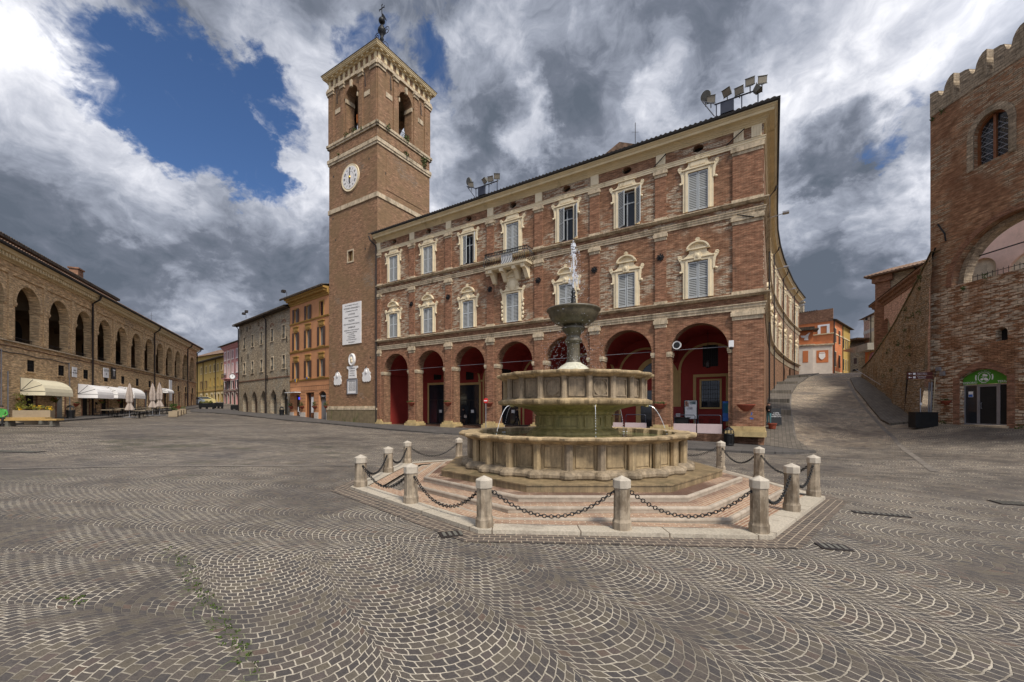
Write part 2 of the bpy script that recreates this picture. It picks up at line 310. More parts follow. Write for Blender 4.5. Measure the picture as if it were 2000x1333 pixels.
# ------------------------------------------------------------------ cobbles: segmental arcs of stone setts, all on world position
def cobbles(name, mode='arc', W=1.18, Rr=.70, ang=36, st=.102, tint=1.0):
    m, n = newmat(name)
    P = worldc(n)
    wob = n.v('MULTIPLY', n.v('SUBTRACT', n.noise(P, .9, 3, .5, out='Color'), (.5,.5,.5)), (.11, .11, 0))
    wob2 = n.v('MULTIPLY', n.v('SUBTRACT', n.noise(P, 7.0, 2, .5, out='Color'), (.5,.5,.5)), (.045, .045, 0))
    x, y, z = n.sep(n.v('ADD', n.v('ADD', P, wob), wob2))
    x0, y0, _z = n.sep(P)
    # the fans left of the mossy seam lie across the view, the others run away from it
    seam = n.m('ADD', n.m('ADD', x0, n.m('MULTIPLY', y0, 1.045)), n.m('MULTIPLY', n.m('SUBTRACT', n.noise(P, .8, 3, .5), .5), 1.2))
    zl = n.m('MAXIMUM', n.m('LESS_THAN', seam, 1.34), n.m('MULTIPLY', n.m('LESS_THAN', x0, -.6), n.m('GREATER_THAN', y0, n.m('ADD', 7.17, n.m('MULTIPLY', x0, .445)))))
    if mode != 'arc': zl = 0.0
    a0_, a1_ = R(ang), R(82)
    def lerp(p, q): return n.m('ADD', p, n.m('MULTIPLY', zl, q-p)) if mode == 'arc' else p
    ca, sa = lerp(math.cos(a0_), math.cos(a1_)), lerp(math.sin(a0_), math.sin(a1_))
    u = n.m('ADD', n.m('MULTIPLY', x, ca), n.m('MULTIPLY', y, sa))
    v = n.m('SUBTRACT', n.m('MULTIPLY', y, ca), n.m('MULTIPLY', x, sa))
    if mode == 'arc':
        # right of the fountain the arcs turn the other way
        flip = n.m('GREATER_THAN', n.m('ADD', n.m('MULTIPLY', x0, .80), n.m('MULTIPLY', y0, .60)), 9.3)
        flip = n.m('MAXIMUM', n.m('MULTIPLY', flip, n.m('GREATER_THAN', x0, 4.8)), zl)
        sg = n.m('SUBTRACT', 1.0, n.m('MULTIPLY', flip, 2.0))
        us = n.m('DIVIDE', u, W)
        i = n.m('FLOOR', us)
        a = n.m('MULTIPLY', n.m('SUBTRACT', n.m('SUBTRACT', us, i), .5), W)
        arc = n.m('SQRT', n.m('SUBTRACT', Rr*Rr, n.m('MULTIPLY', a, a)))
        vv = n.m('ADD', n.m('ADD', v, n.m('MULTIPLY', sg, arc)), n.m('MULTIPLY', i, .37))
        uu = n.m('ADD', n.m('MULTIPLY', n.m('ARCSINE', n.m('DIVIDE', a, Rr)), Rr), n.m('MULTIPLY', i, 7.31))
    else:
        uu, vv = u, v
    vec = n.comb(uu, vv, 0.0)
    b = n.n('ShaderNodeTexBrick'); b.offset = .5; n.put(b.inputs['Vector'], vec)
    n.put(b.inputs['Color1'], (0, 0, 0)); n.put(b.inputs['Color2'], (1, 1, 1)); n.put(b.inputs['Mortar'], (.5, .5, .5))
    for k, val in (('Scale', 1), ('Mortar Size', .0075), ('Mortar Smooth', .25), ('Bias', 0), ('Brick Width', st*1.08), ('Row Height', st)):
        b.inputs[k].default_value = val
    rowj = n.rng(n.m('ABSOLUTE', n.m('SUBTRACT', n.m('FRACT', n.m('DIVIDE', vv, st)), .5)), .41, .455)
    fac = n.m('MAXIMUM', b.outputs['Fac'], rowj if mode == 'arc' else 0.0); rnd = n.sep(b.outputs['Color'])[0]
    cr = n.n('ShaderNodeValToRGB'); n.put(cr.inputs[0], rnd); e = cr.color_ramp.elements
    e[0].position = 0; e[0].color = (.070, .063, .061, 1); e[1].position = 1; e[1].color = (.130, .090, .068, 1)
    for p, c_ in ((.35, (.078, .066, .060)), (.62, (.105, .088, .075)), (.80, (.125, .105, .078)), (.93, (.10, .082, .075))):
        k = e.new(p); k.color = (*c_, 1)
    fine = n.noise(P, 60.0, 4, .7); mid = n.noise(P, 9.0, 4, .6)
    stone = n.mix(.55, cr.outputs[0], n.mix(n.rng(fine, .3, .7), (.60,.60,.60), (1.5,1.46,1.4)), 'MULTIPLY')
    stone = n.mix(n.m('MULTIPLY', n.rng(mid, .45, .75), .4), stone, (.15, .125, .10))
    # pale cement joints, missing or dirty in wide areas
    area = n.noise(P, .28, 5, .65)
    area2 = n.noise(P, 1.6, 4, .6)
    dirt = n.m('MULTIPLY', n.rng(n.m('ADD', area, n.m('MULTIPLY', area2, .35)), .60, .82), 1.0)
    lx = n.m('MULTIPLY', n.rng(seam, 1.5, .9), n.rng(n.m('ADD', x0, n.m('MULTIPLY', y0, .6)), -3.2, -1.6))     # old repair on the left keeps dark joints
    dirt = n.m('MAXIMUM', dirt, n.m('MULTIPLY', lx, n.rng(area2, .38, .60)))
    mort = n.mix(n.m('MULTIPLY', dirt, .85), n.mix(n.rng(fine, .3, .7), (.46,.40,.315), (.64,.565,.45)), (.075, .062, .048))
    crk = n.m('ABSOLUTE', n.m('SUBTRACT', seam, 1.34))
    ms = n.m('MULTIPLY', n.rng(crk, .34, .04), n.m('MULTIPLY', n.rng(y0, 6.5, 5.2), n.rng(n.noise(P, 3.5, 4, .6), .46, .58)))
    far = n.m('MULTIPLY', n.m('MULTIPLY', n.rng(y0, 9, 12), n.rng(y0, 27, 18)), n.m('MULTIPLY', n.rng(x0, -5, -8), n.rng(n.noise(P, .35, 5, .7), .52, .62)))
    ms = n.m('MAXIMUM', ms, n.m('MULTIPLY', far, .8))
    mort = n.mix(n.m('MULTIPLY', n.rng(n.noise(P, 2.3, 5, .7), .48, .66), .55), mort, (.13, .105, .08))
    mort = n.mix(ms, mort, (.050, .080, .010))
    col = n.mix(fac, stone, mort)
    # broad worn and driven areas
    worn = n.noise(n.v('MULTIPLY', P, (.07, .20, 1)), 1.0, 6, .6)
    col = n.mix(n.m('MULTIPLY', n.m('MULTIPLY', n.rng(worn, .40, .65), n.rng(y0, 7, 11)), .22), col, (.24, .205, .175))
    wet = n.noise(n.v('ADD', n.v('MULTIPLY', P, (.22, .36, 1)), (3.1, 7.7, 0)), 1.0, 6, .6)
    col = n.mix(n.m('MULTIPLY', n.m('MULTIPLY', n.rng(wet, .50, .70), n.rng(y0, 7, 12)), .55), col, (.065, .058, .054))
    pw = n.noise(P, .55, 5, .65)
    col = n.mix(.30, col, n.mix(n.rng(pw, .3, .7), (.65,.63,.62), (1.3,1.26,1.2)), 'MULTIPLY')
    spk = n.noise(P, 3.2, 5, .75); spk2 = n.noise(n.v('MULTIPLY', P, (1.0, .8, 1)), 1.0, 5, .7)
    col = n.mix(n.m('MULTIPLY', n.rng(y0, 6, 16), .85), col, n.mix(n.rng(spk, .34, .66), (.62,.62,.64), (1.42,1.40,1.34)), 'MULTIPLY')
    col = n.mix(n.m('MULTIPLY', n.rng(y0, 6, 12), .5), col, n.mix(n.rng(spk2, .32, .68), (.70,.70,.72), (1.3,1.27,1.22)), 'MULTIPLY')
    col = n.mix(1.0, col, (.86, .875, .885), 'MULTIPLY')
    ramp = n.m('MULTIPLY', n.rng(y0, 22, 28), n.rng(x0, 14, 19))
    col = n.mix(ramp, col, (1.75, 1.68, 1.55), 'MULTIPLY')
    if tint != 1.0: col = n.mix(1.0, col, (tint, tint, tint*1.02), 'MULTIPLY')
    h = n.m('ADD', n.m('MULTIPLY', n.m('SUBTRACT', 1.0, fac), 1.0), n.m('ADD', n.m('MULTIPLY', fine, .22), n.m('ADD', n.m('MULTIPLY', mid, .35), n.m('MULTIPLY', rnd, .35))))
    rough = n.m('SUBTRACT', .78, n.m('MULTIPLY', n.rng(wet, .45, .7), .25))
    n.bsdf(col, rough, 0, n.bump(h, .75, .012), .35)
    return m
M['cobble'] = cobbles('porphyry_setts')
M['cobblerow'] = cobbles('sett_rows', 'row', ang=0)
def slabs(name, bw, bh, c1, c2, mo, ms=.012, ang=0.0, rough=.75, bs=.4, stain=(.08,.07,.06)):
    m, n = newmat(name)
    P = worldc(n); x, y, z = n.sep(P)
    ca, sa = math.cos(R(ang)), math.sin(R(ang))
    vec = n.comb(n.m('ADD', n.m('MULTIPLY', x, ca), n.m('MULTIPLY', y, sa)), n.m('ADD', n.m('MULTIPLY', x, -sa), n.m('MULTIPLY', y, ca)), 0.0)
    b = n.n('ShaderNodeTexBrick'); b.offset = .5; n.put(b.inputs['Vector'], n.v('ADD', vec, n.v('MULTIPLY', n.v('SUBTRACT', n.noise(P, 4.0, 2, .5, out='Color'), (.5,.5,.5)), (.02,.02,0))))
    n.put(b.inputs['Color1'], c1); n.put(b.inputs['Color2'], c2); n.put(b.inputs['Mortar'], mo)
    for k, val in (('Scale', 1), ('Mortar Size', ms), ('Mortar Smooth', .2), ('Bias', 0), ('Brick Width', bw), ('Row Height', bh)): b.inputs[k].default_value = val
    f = n.noise(P, 26.0, 4, .65); a = n.noise(P, 1.3, 5, .65)
    col = n.mix(.5, b.outputs['Color'], n.mix(n.rng(f, .3, .7), (.65,.65,.65), (1.35,1.32,1.3)), 'MULTIPLY')
    col = n.mix(n.m('MULTIPLY', n.rng(a, .50, .70), .55), col, stain)
    n.bsdf(col, rough, 0, n.bump(n.m('SUBTRACT', n.m('MULTIPLY', f, .4), b.outputs['Fac']), bs, .01), .35)
    return m
M['pave'] = slabs('grey_sidewalk_slabs', .75, .38, (.070,.064,.060), (.105,.096,.088), (.035,.032,.03), ang=-32)
M['paveB'] = slabs('street_sidewalk_slabs', .55, .22, (.10,.088,.072), (.155,.135,.11), (.05,.042,.034), ang=58)
M['curb'] = slabs('kerb_stone', 1.2, .5, (.10,.095,.09), (.14,.13,.12), (.04,.04,.04))
M['white_line'] = slabs('pale_stone_gutter_line', .9, .3, (.15,.13,.11), (.21,.185,.155), (.06,.05,.045), stain=(.09,.08,.07))

def ringpave(name, cx, cy, c1, c2, mo, bw, bh, ms):
    # bricks laid parallel to the eight sides of the fountain steps
    m, n = newmat(name)
    P = worldc(n); x, y, z = n.sep(P)
    x = n.m('SUBTRACT', x, cx); y = n.m('SUBTRACT', y, cy)
    best = None; tt = None
    for k in range(8):
        th = R(45*k)
        d = n.m('ADD', n.m('MULTIPLY', x, math.cos(th)), n.m('MULTIPLY', y, math.sin(th)))
        t = n.m('ADD', n.m('MULTIPLY', x, -math.sin(th)), n.m('MULTIPLY', y, math.cos(th)))
        if best is None: best, tt = d, t
        else:
            g = n.m('GREATER_THAN', d, best)
            tt = n.m('ADD', n.m('MULTIPLY', g, t), n.m('MULTIPLY', n.m('SUBTRACT', 1.0, g), tt))
            best = n.m('MAXIMUM', best, d)
    vec = n.v('ADD', n.comb(tt, best, 0.0), n.v('MULTIPLY', n.v('SUBTRACT', n.noise(P, 5.0, 2, .5, out='Color'), (.5,.5,.5)), (.02,.014,0)))
    b = n.n('ShaderNodeTexBrick'); b.offset = .5; n.put(b.inputs['Vector'], vec)
    n.put(b.inputs['Color1'], c1); n.put(b.inputs['Color2'], c2); n.put(b.inputs['Mortar'], mo)
    for k, val in (('Scale', 1), ('Mortar Size', ms), ('Mortar Smooth', .2), ('Bias', 0), ('Brick Width', bw), ('Row Height', bh)): b.inputs[k].default_value = val
    f = n.noise(P, 30.0, 4, .65); a = n.noise(P, 1.1, 5, .7)
    col = n.mix(.5, b.outputs['Color'], n.mix(n.rng(f, .3, .7), (.6,.6,.6), (1.4,1.38,1.35)), 'MULTIPLY')
    col = n.mix(n.m('MULTIPLY', n.rng(a, .52, .68), .5), col, (.13, .10, .08))
    wetr = n.m('MULTIPLY', n.rng(best, 4.5, 4.0), n.rng(n.noise(P, .8, 3, .6), .35, .55))
    col = n.mix(n.m('MULTIPLY', wetr, .8), col, (.075, .036, .028))
    n.bsdf(col, n.m('SUBTRACT', .85, n.m('MULTIPLY', wetr, .4)), 0, n.bump(n.m('SUBTRACT', n.m('MULTIPLY', f, .4), b.outputs['Fac']), .6, .012), .35)
    return m

# ------------------------------------------------------------------ ground height from levels taken at the foot of buildings and kerbs
CP = [(0,3,.05),(-5,5,.12),(6,5,-.08),(1.85,12.6,.015),(-3.7,12,.14),(7.4,12,-.11),(15.4,15.4,-.16),(12,21,-.24),(15.2,24.6,-.18),(16,21,-.2),
      (-13.7,43.1,.50),(-4,37,.35),(6,31,.05),(-20.7,47.5,.77),(-28.6,54.1,1.25),(-43.3,66.6,1.70),(-35.4,29,1.15),(-40.1,39.2,1.36),(-47,54,1.95),(-57.8,76.9,2.8),
      (-27,24,.95),(-30,36,1.05),(-14,24,.42),(-30,48,1.05),(-50.8,78,2.95),(-57.9,84.3,3.35),(-70,100,4.0),(-80,115,4.3),(-46,64,1.9),
      (20.3,33.5,1.75),(25.7,42,3.6),(31.5,50,4.95),(38.3,58.5,6.3),(45.8,67,7.55),(50,70,7.9),(60,78,8.2),
      (21,26,.05),(24,30,.85),(27.9,28,1.25),(28.2,23,1.02),(22,20,.15),(34.5,38.3,3.35),(40,47,5.1),(43.3,52,6.1),(48,60,7.2),(28,36,2.3),(32,44,4.0),(38,53,5.7),(44,62,7.2),
      (-40,-10,1.0),(30,-10,-.3),(0,-20,0.0),(-60,10,1.5),(45,20,1.3),(60,60,7.5),(70,110,8.5),(0,70,1.0),(10,110,3),(-110,60,3.5),(-40,120,4),(100,60,8)]
A = np.array(CP, float)
def _phi(r): return np.where(r > 1e-9, r*r*np.log(np.maximum(r, 1e-9)), 0)
_n0 = len(A)
_K = _phi(np.hypot(A[:,None,0]-A[None,:,0], A[:,None,1]-A[None,:,1])) + np.eye(_n0)*2.0
_Pm = np.c_[np.ones(_n0), A[:,:2]]
_S = np.block([[_K, _Pm],[_Pm.T, np.zeros((3,3))]])
_W = np.linalg.solve(_S, np.r_[A[:,2], 0, 0, 0])
def gzv(x, y):
    x = np.asarray(x, float); y = np.asarray(y, float)
    r = np.hypot(x[...,None]-A[:,0], y[...,None]-A[:,1])
    return (_phi(r)*_W[:_n0]).sum(-1) + _W[_n0] + _W[_n0+1]*x + _W[_n0+2]*y
def gz(x, y): return float(gzv(x, y))
def gp(px, py, add=0.0):
    """ground point seen at a pixel of the photograph"""
    kx, kz = (px-1000)/F, (HZ-py)/F
    Y = 2.0; prev = None
    while Y < 160:
        d = CAM + kz*Y - (gz(kx*Y, Y)+add)
        if d <= 0:
            for _ in range(12):
                Ym = Y-.05
                if CAM + kz*Ym - (gz(kx*Ym, Ym)+add) <= 0: Y = Ym
                else: break
            break
        Y += .25 if Y < 40 else .6
    return Vector((kx*Y, Y, gz(kx*Y, Y)+add))

# ------------------------------------------------------------------ mesh builder
class MB:
    def __init__(s): s.v = []; s.f = []; s.T = Matrix.Identity(4); s.marks = []
    def mark(s): s.marks.append((len(s.v), len(s.f))); return s
    def add(s, vs, fs):
        b = len(s.v); s.v += [s.T @ Vector(p) for p in vs]; s.f += [tuple(b+i for i in f) for f in fs]; return s
    def box(s, x0, x1, y0, y1, z0, z1):
        if x1 < x0: x0, x1 = x1, x0
        if y1 < y0: y0, y1 = y1, y0
        return s.add([(x0,y0,z0),(x1,y0,z0),(x1,y1,z0),(x0,y1,z0),(x0,y0,z1),(x1,y0,z1),(x1,y1,z1),(x0,y1,z1)],
                     [(0,3,2,1),(4,5,6,7),(0,1,5,4),(1,2,6,5),(2,3,7,6),(3,0,4,7)])
    def quad(s, a, b, c, d): return s.add([a, b, c, d], [(0, 1, 2, 3)])
    def prism(s, poly, y0, y1):
        """polygon in x,z pushed from y0 to y1"""
        k = len(poly)
        vs = [(x, y0, z) for x, z in poly] + [(x, y1, z) for x, z in poly]
        return s.add(vs, [tuple(range(k)), tuple(range(2*k-1, k-1, -1))] + [(i, i+k, (i+1) % k+k, (i+1) % k) for i in range(k)])
    def slab(s, poly, z0, z1):
        k = len(poly)
        vs = [(x, y, z0) for x, y in poly] + [(x, y, z1) for x, y in poly]
        return s.add(vs, [tuple(range(k-1, -1, -1)), tuple(range(k, 2*k))] + [(i, (i+1) % k, (i+1) % k+k, i+k) for i in range(k)])
    def lathe(s, prof, c=(0, 0), seg=24, ph=0.0, mod=None):
        k = len(prof); vs = []
        for i in range(seg):
            a = ph + 2*math.pi*i/seg
            for r, z in prof:
                rr = r*(mod(a) if mod else 1)
                vs.append((c[0]+rr*math.cos(a), c[1]+rr*math.sin(a), z))
        fs = [(i*k+j, ((i+1) % seg)*k+j, ((i+1) % seg)*k+j+1, i*k+j+1) for i in range(seg) for j in range(k-1)]
        return s.add(vs, fs)
    def tube(s, pts, r, seg=6, closed=False, r1=None):
        pts = [Vector(p) for p in pts]; k = len(pts); vs = []; up = Vector((0, 0, 1))
        for i, p in enumerate(pts):
            t = (pts[(i+1) % k]-pts[i-1]) if closed else (pts[min(i+1, k-1)]-pts[max(i-1, 0)])
            t.normalize()
            a = t.cross(up)
            if a.length < .05: a = t.cross(Vector((1, 0, 0)))
            a.normalize(); b = a.cross(t)
            rr = r if r1 is None else r+(r1-r)*i/(k-1)
            for j in range(seg):
                q_ = 2*math.pi*j/seg
                vs.append(p+a*rr*math.cos(q_)+b*rr*math.sin(q_))
        n_ = k if closed else k-1
        fs = [(i*seg+j, i*seg+(j+1) % seg, ((i+1) % k)*seg+(j+1) % seg, ((i+1) % k)*seg+j) for i in range(n_) for j in range(seg)]
        if not closed: fs += [tuple(range(seg-1, -1, -1)), tuple((k-1)*seg+j for j in range(seg))]
        return s.add(vs, fs)
    def ball(s, c, rx, ry=None, rz=None, seg=10, rings=6):
        ry = ry or rx; rz = rz or rx; vs = [(c[0], c[1], c[2]+rz)]
        for i in range(1, rings):
            a = math.pi*i/rings
            for j in range(seg):
                b = 2*math.pi*j/seg
                vs.append((c[0]+rx*math.sin(a)*math.cos(b), c[1]+ry*math.sin(a)*math.sin(b), c[2]+rz*math.cos(a)))
        vs.append((c[0], c[1], c[2]-rz)); L = len(vs)-1
        fs = [(0, 1+j, 1+(j+1) % seg) for j in range(seg)]
        for i in range(rings-2):
            o_ = 1+i*seg
            fs += [(o_+j, o_+seg+j, o_+seg+(j+1) % seg, o_+(j+1) % seg) for j in range(seg)]
        o_ = 1+(rings-2)*seg
        fs += [(o_+j, L, o_+(j+1) % seg) for j in range(seg)]
        return s.add(vs, fs)
    def sweep(s, path, prof):
        """profile of (outward, z) along a plan path, outward = right-hand side; mitred corners, closed ends"""
        P_ = [Vector((p[0], p[1])) for p in path]; k = len(prof); vs = []
        for i, p in enumerate(P_):
            d0 = (P_[i]-P_[i-1]).normalized() if i else None
            d1 = (P_[i+1]-P_[i]).normalized() if i < len(P_)-1 else None
            d0 = d0 or d1; d1 = d1 or d0
            n0 = Vector((d0.y, -d0.x)); n1 = Vector((d1.y, -d1.x))
            mm = (n0+n1); mm = mm/(1+n0.dot(n1))
            for o_, z in prof: vs.append((p.x+mm.x*o_, p.y+mm.y*o_, z))
        fs = [(i*k+j, (i+1)*k+j, (i+1)*k+(j+1) % k, i*k+(j+1) % k) for i in range(len(P_)-1) for j in range(k)]
        fs += [tuple(range(k)), tuple(range((len(P_)-1)*k+k-1, (len(P_)-1)*k-1, -1))]
        return s.add(vs, fs)
    def wall(s, L, zb, zt, ops, thick=.4, y0=0.0, u0=0.0, N=14):
        """front skin of a wall at y=y0 with real openings and their reveals; ops = (ua,ub,za,zs,kind,rise[,depth])"""
        def top(o, u):
            c = (o[0]+o[1])/2; h = (o[1]-o[0])/2; t = min(1, abs((u-c)/h))
            if o[4] == 'rect': return o[3]
            if o[4] == 'seg': return o[3]+o[5]*(1-t*t)
            if o[4] == 'goth': return o[3]+o[5]*math.sqrt(max(0, 4-(1+t)**2))/math.sqrt(3)
            return o[3]+o[5]*math.sqrt(max(0, 1-t*t))
        def bot(o, u):
            if o[4] == 'oval':
                c = (o[0]+o[1])/2; h = (o[1]-o[0])/2; t = min(1, abs((u-c)/h))
                return o[3]-o[5]*math.sqrt(max(0, 1-t*t))
            return o[2]
        br = {u0, L}
        for o in ops:
            c = (o[0]+o[1])/2; h = (o[1]-o[0])/2
            if o[4] == 'rect': br |= {o[0], o[1]}
            else:
                for i in range(N+1): br.add(c-h*math.cos(math.pi*i/N))
        br = sorted(b for b in br if u0-1e-6 <= b <= L+1e-6)
        for a, b in zip(br, br[1:]):
            if b-a < 1e-5: continue
            mid = (a+b)/2
            cur = sorted([o for o in ops if o[0] < mid < o[1]], key=lambda o: o[2])
            za, zb_ = zb, zb
            for o in cur:
                ba, bb = bot(o, a), bot(o, b)
                if ba > za+1e-6 or bb > zb_+1e-6: s.quad((a,y0,za),(b,y0,zb_),(b,y0,bb),(a,y0,ba))
                ta, tb = top(o, a), top(o, b); dp = y0+(o[6] if len(o) > 6 else thick)
                s.quad((a,y0,ta),(b,y0,tb),(b,dp,tb),(a,dp,ta))
                s.quad((a,y0,ba),(a,dp,ba),(b,dp,bb),(b,y0,bb))
                za, zb_ = ta, tb
            s.quad((a,y0,za),(b,y0,zb_),(b,y0,zt),(a,y0,zt))
        for o in ops:
            if o[4] == 'oval': continue
            dp = y0+(o[6] if len(o) > 6 else thick)
            s.quad((o[0],y0,o[2]),(o[0],y0,o[3]),(o[0],dp,o[3]),(o[0],dp,o[2]))
            s.quad((o[1],y0,o[2]),(o[1],dp,o[2]),(o[1],dp,o[3]),(o[1],y0,o[3]))
        return s
    def archring(s, c, z, r0, r1, y0, y1, a0=0.0, a1=180.0, seg=20, sq=1.0):
        """flat arch band between radii r0 and r1"""
        for i in range(seg):
            t0 = R(a0+(a1-a0)*i/seg); t1 = R(a0+(a1-a0)*(i+1)/seg)
            p = [(c+r_*math.cos(t), z+r_*math.sin(t)*sq) for r_, t in ((r0, t0), (r1, t0), (r1, t1), (r0, t1))]
            (x0_, z0_), (x1_, z1_), (x2_, z2_), (x3_, z3_) = p
            s.quad((x0_,y0,z0_),(x3_,y0,z3_),(x2_,y0,z2_),(x1_,y0,z1_))
            s.quad((x1_,y0,z1_),(x2_,y0,z2_),(x2_,y1,z2_),(x1_,y1,z1_))
            s.quad((x0_,y0,z0_),(x0_,y1,z0_),(x3_,y1,z3_),(x3_,y0,z3_))
        return s
    def build(s, name, mat, parent=None, smooth=False, label=None, kind=None):
        if len(s.marks) > 1:      # one object per marked piece
            mk = s.marks+[(len(s.v), len(s.f))]; out = None
            for (v0, f0), (v1, f1) in zip(mk, mk[1:]):
                if v1 > v0:
                    q_ = MB(); q_.v = s.v[v0:v1]; q_.f = [tuple(i-v0 for i in f) for f in s.f[f0:f1]]; o_ = q_.build(name, mat, parent, smooth, label, kind); out = out or o_
            return out
        me = bpy.data.meshes.new(name)
        me.from_pydata([tuple(p) for p in s.v], [], s.f); me.validate()
        uvl = me.uv_layers.new(name='UVMap'); co = me.vertices
        for p in me.polygons:
            nn = p.normal
            if abs(nn.z) > .8: t = Vector((1, 0, 0)); b = Vector((0, 1, 0))
            else: t = Vector((-nn.y, nn.x, 0)).normalized(); b = Vector((0, 0, 1))
            if t.x < -.3 or (abs(t.x) <= .3 and t.y < 0): t = -t
            for li in p.loop_indices:
                c_ = co[me.loops[li].vertex_index].co
                uvl.data[li].uv = (c_.dot(t), c_.dot(b))
            if smooth: p.use_smooth = True
        me.materials.append(M[mat] if isinstance(mat, str) else mat)
        ob = bpy.data.objects.new(name, me); C.objects.link(ob)
        if parent: ob.parent = parent
        if label: ob['label'] = label
        if kind: ob['kind'] = kind
        return ob

def tag(o, label, cat, group=None):
    o['label'] = label; o['category'] = cat
    if group: o['group'] = group
    return o
def thing(name, label, cat, loc=(0, 0, 0), ang=0.0, group=None):
    o = bpy.data.objects.new(name, None); C.objects.link(o); o.location = loc; o.rotation_euler = (0, 0, ang)
    o.empty_display_size = .3
    return tag(o, label, cat, group)
def dup(root, loc, ang=0.0, label=None, group=None):
    r = root.copy(); C.objects.link(r); r.location = loc; r.rotation_euler = (0, 0, ang)
    if label: r['label'] = label
    if group: r['group'] = group
    for ch in list(root.children):
        c_ = ch.copy(); C.objects.link(c_); c_.parent = r
        for g in list(ch.children):
            d_ = g.copy(); C.objects.link(d_); d_.parent = c_
    return r
def duppart(part, parent, loc):
    c_ = part.copy(); C.objects.link(c_); c_.parent = parent; c_.location = loc
    for g in list(part.children):
        d_ = g.copy(); C.objects.link(d_); d_.parent = c_
    return c_
def text(name, s, size, mat, parent, loc, rot=(90, 0, 0), ext=.004, sx=1.0, align='CENTER', spacing=1.0):
    cu = bpy.data.curves.new(name, 'FONT'); cu.body = s; cu.size = size; cu.extrude = ext
    cu.align_x = align; cu.align_y = 'CENTER'; cu.space_line = spacing; cu.resolution_u = 2
    t = bpy.data.objects.new('tmp', cu); C.objects.link(t)
    bpy.context.view_layer.update()
    me = bpy.data.meshes.new_from_object(t.evaluated_get(bpy.context.evaluated_depsgraph_get()))
    bpy.data.objects.remove(t)
    me.materials.clear(); me.materials.append(M[mat])
    o = bpy.data.objects.new(name, me); C.objects.link(o); o.parent = parent
    o.location = loc; o.rotation_euler = tuple(R(a) for a in rot); o.scale = (sx, 1, 1)
    return o
class Frame:
    """building frame: x to the right along the front, y into the building"""
    def __init__(s, ax, ay, bx, by): s.P = (ax, ay); s.ang = math.atan2(by-ay, bx-ax); s.L = math.hypot(bx-ax, by-ay)
    def U(s, px):
        c, q = math.cos(s.ang), math.sin(s.ang); r = (px-1000)/F
        return (r*s.P[1]-s.P[0])/(c-r*q)
    def Z(s, px, py): return CAM+(HZ-py)*(s.P[1]+s.U(px)*math.sin(s.ang))/F
    def W(s, u, d=0.0):
        c, q = math.cos(s.ang), math.sin(s.ang)
        return (s.P[0]+u*c-d*q, s.P[1]+u*q+d*c)
    def thing(s, name, label, cat, group=None): return thing(name, label, cat, (s.P[0], s.P[1], 0), s.ang, group)
    def at(s, u, d=0.0, z=None):
        x, y = s.W(u, d); return (x, y, gz(x, y) if z is None else z)

# ------------------------------------------------------------------ ground sheet
def ground():
    def axis(pts):
        out = []
        for a, b, st in pts: out += list(np.arange(a, b, st))
        return np.array(out+[pts[-1][1]])
    xs = axis([(-400,-120,40),(-120,-24,2.0),(-24,30,1.0),(30,100,2.0),(100,400,40)])
    ys = axis([(-200,-20,30),(-20,0,2.0),(0,70,1.0),(70,130,3.0),(130,700,60)])
    X, Y = np.meshgrid(xs, ys); Z = gzv(np.clip(X, -115, 105), np.clip(Y, -25, 125))
    nx, ny = len(xs), len(ys)
    me = bpy.data.meshes.new('ground')
    me.from_pydata(np.c_[X.ravel(), Y.ravel(), Z.ravel()].tolist(), [], [(j*nx+i, j*nx+i+1, (j+1)*nx+i+1, (j+1)*nx+i) for j in range(ny-1) for i in range(nx-1)])
    for p in me.polygons: p.use_smooth = True
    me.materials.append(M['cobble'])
    o_ = bpy.data.objects.new('ground', me); C.objects.link(o_); o_['kind'] = 'structure'
ground()
def strip(name, left, right, h, mat, kind='structure', skirt=.25, sub=1.0, label=None, cat=None):
    """pavement laid between two plan lines, following the ground; kerb faces all round"""
    m = MB(); L_ = []; R_ = []
    for i in range(len(left)-1):
        l0, l1 = Vector(left[i]).to_2d(), Vector(left[i+1]).to_2d(); r0, r1 = Vector(right[i]).to_2d(), Vector(right[i+1]).to_2d()
        k = max(1, int(max((l1-l0).length, (r1-r0).length)/sub))
        for j in range(k+(i == len(left)-2)):
            t = j/k; L_.append(l0.lerp(l1, t)); R_.append(r0.lerp(r1, t))
    nc = 4; vs = []
    for a, b in zip(L_, R_):
        for c_ in range(nc+1):
            p = a.lerp(b, c_/nc); vs.append((p.x, p.y, gz(p.x, p.y)+h))
    k = len(L_); w_ = nc+1
    fs = [(i*w_+c_, i*w_+c_+1, (i+1)*w_+c_+1, (i+1)*w_+c_) for i in range(k-1) for c_ in range(nc)]
    m.add(vs, fs)
    def face(line):
        for p_, q_ in zip(line, line[1:]): m.quad(p_, q_, (q_[0], q_[1], q_[2]-skirt), (p_[0], p_[1], p_[2]-skirt))
    if skirt:
        face([vs[i*w_] for i in range(k)]); face([vs[i*w_+nc] for i in range(k)])
        face(vs[:w_]); face(vs[(k-1)*w_:])
    o_ = m.build(name, mat, kind=kind)
    if label: tag(o_, label, cat)
    return o_
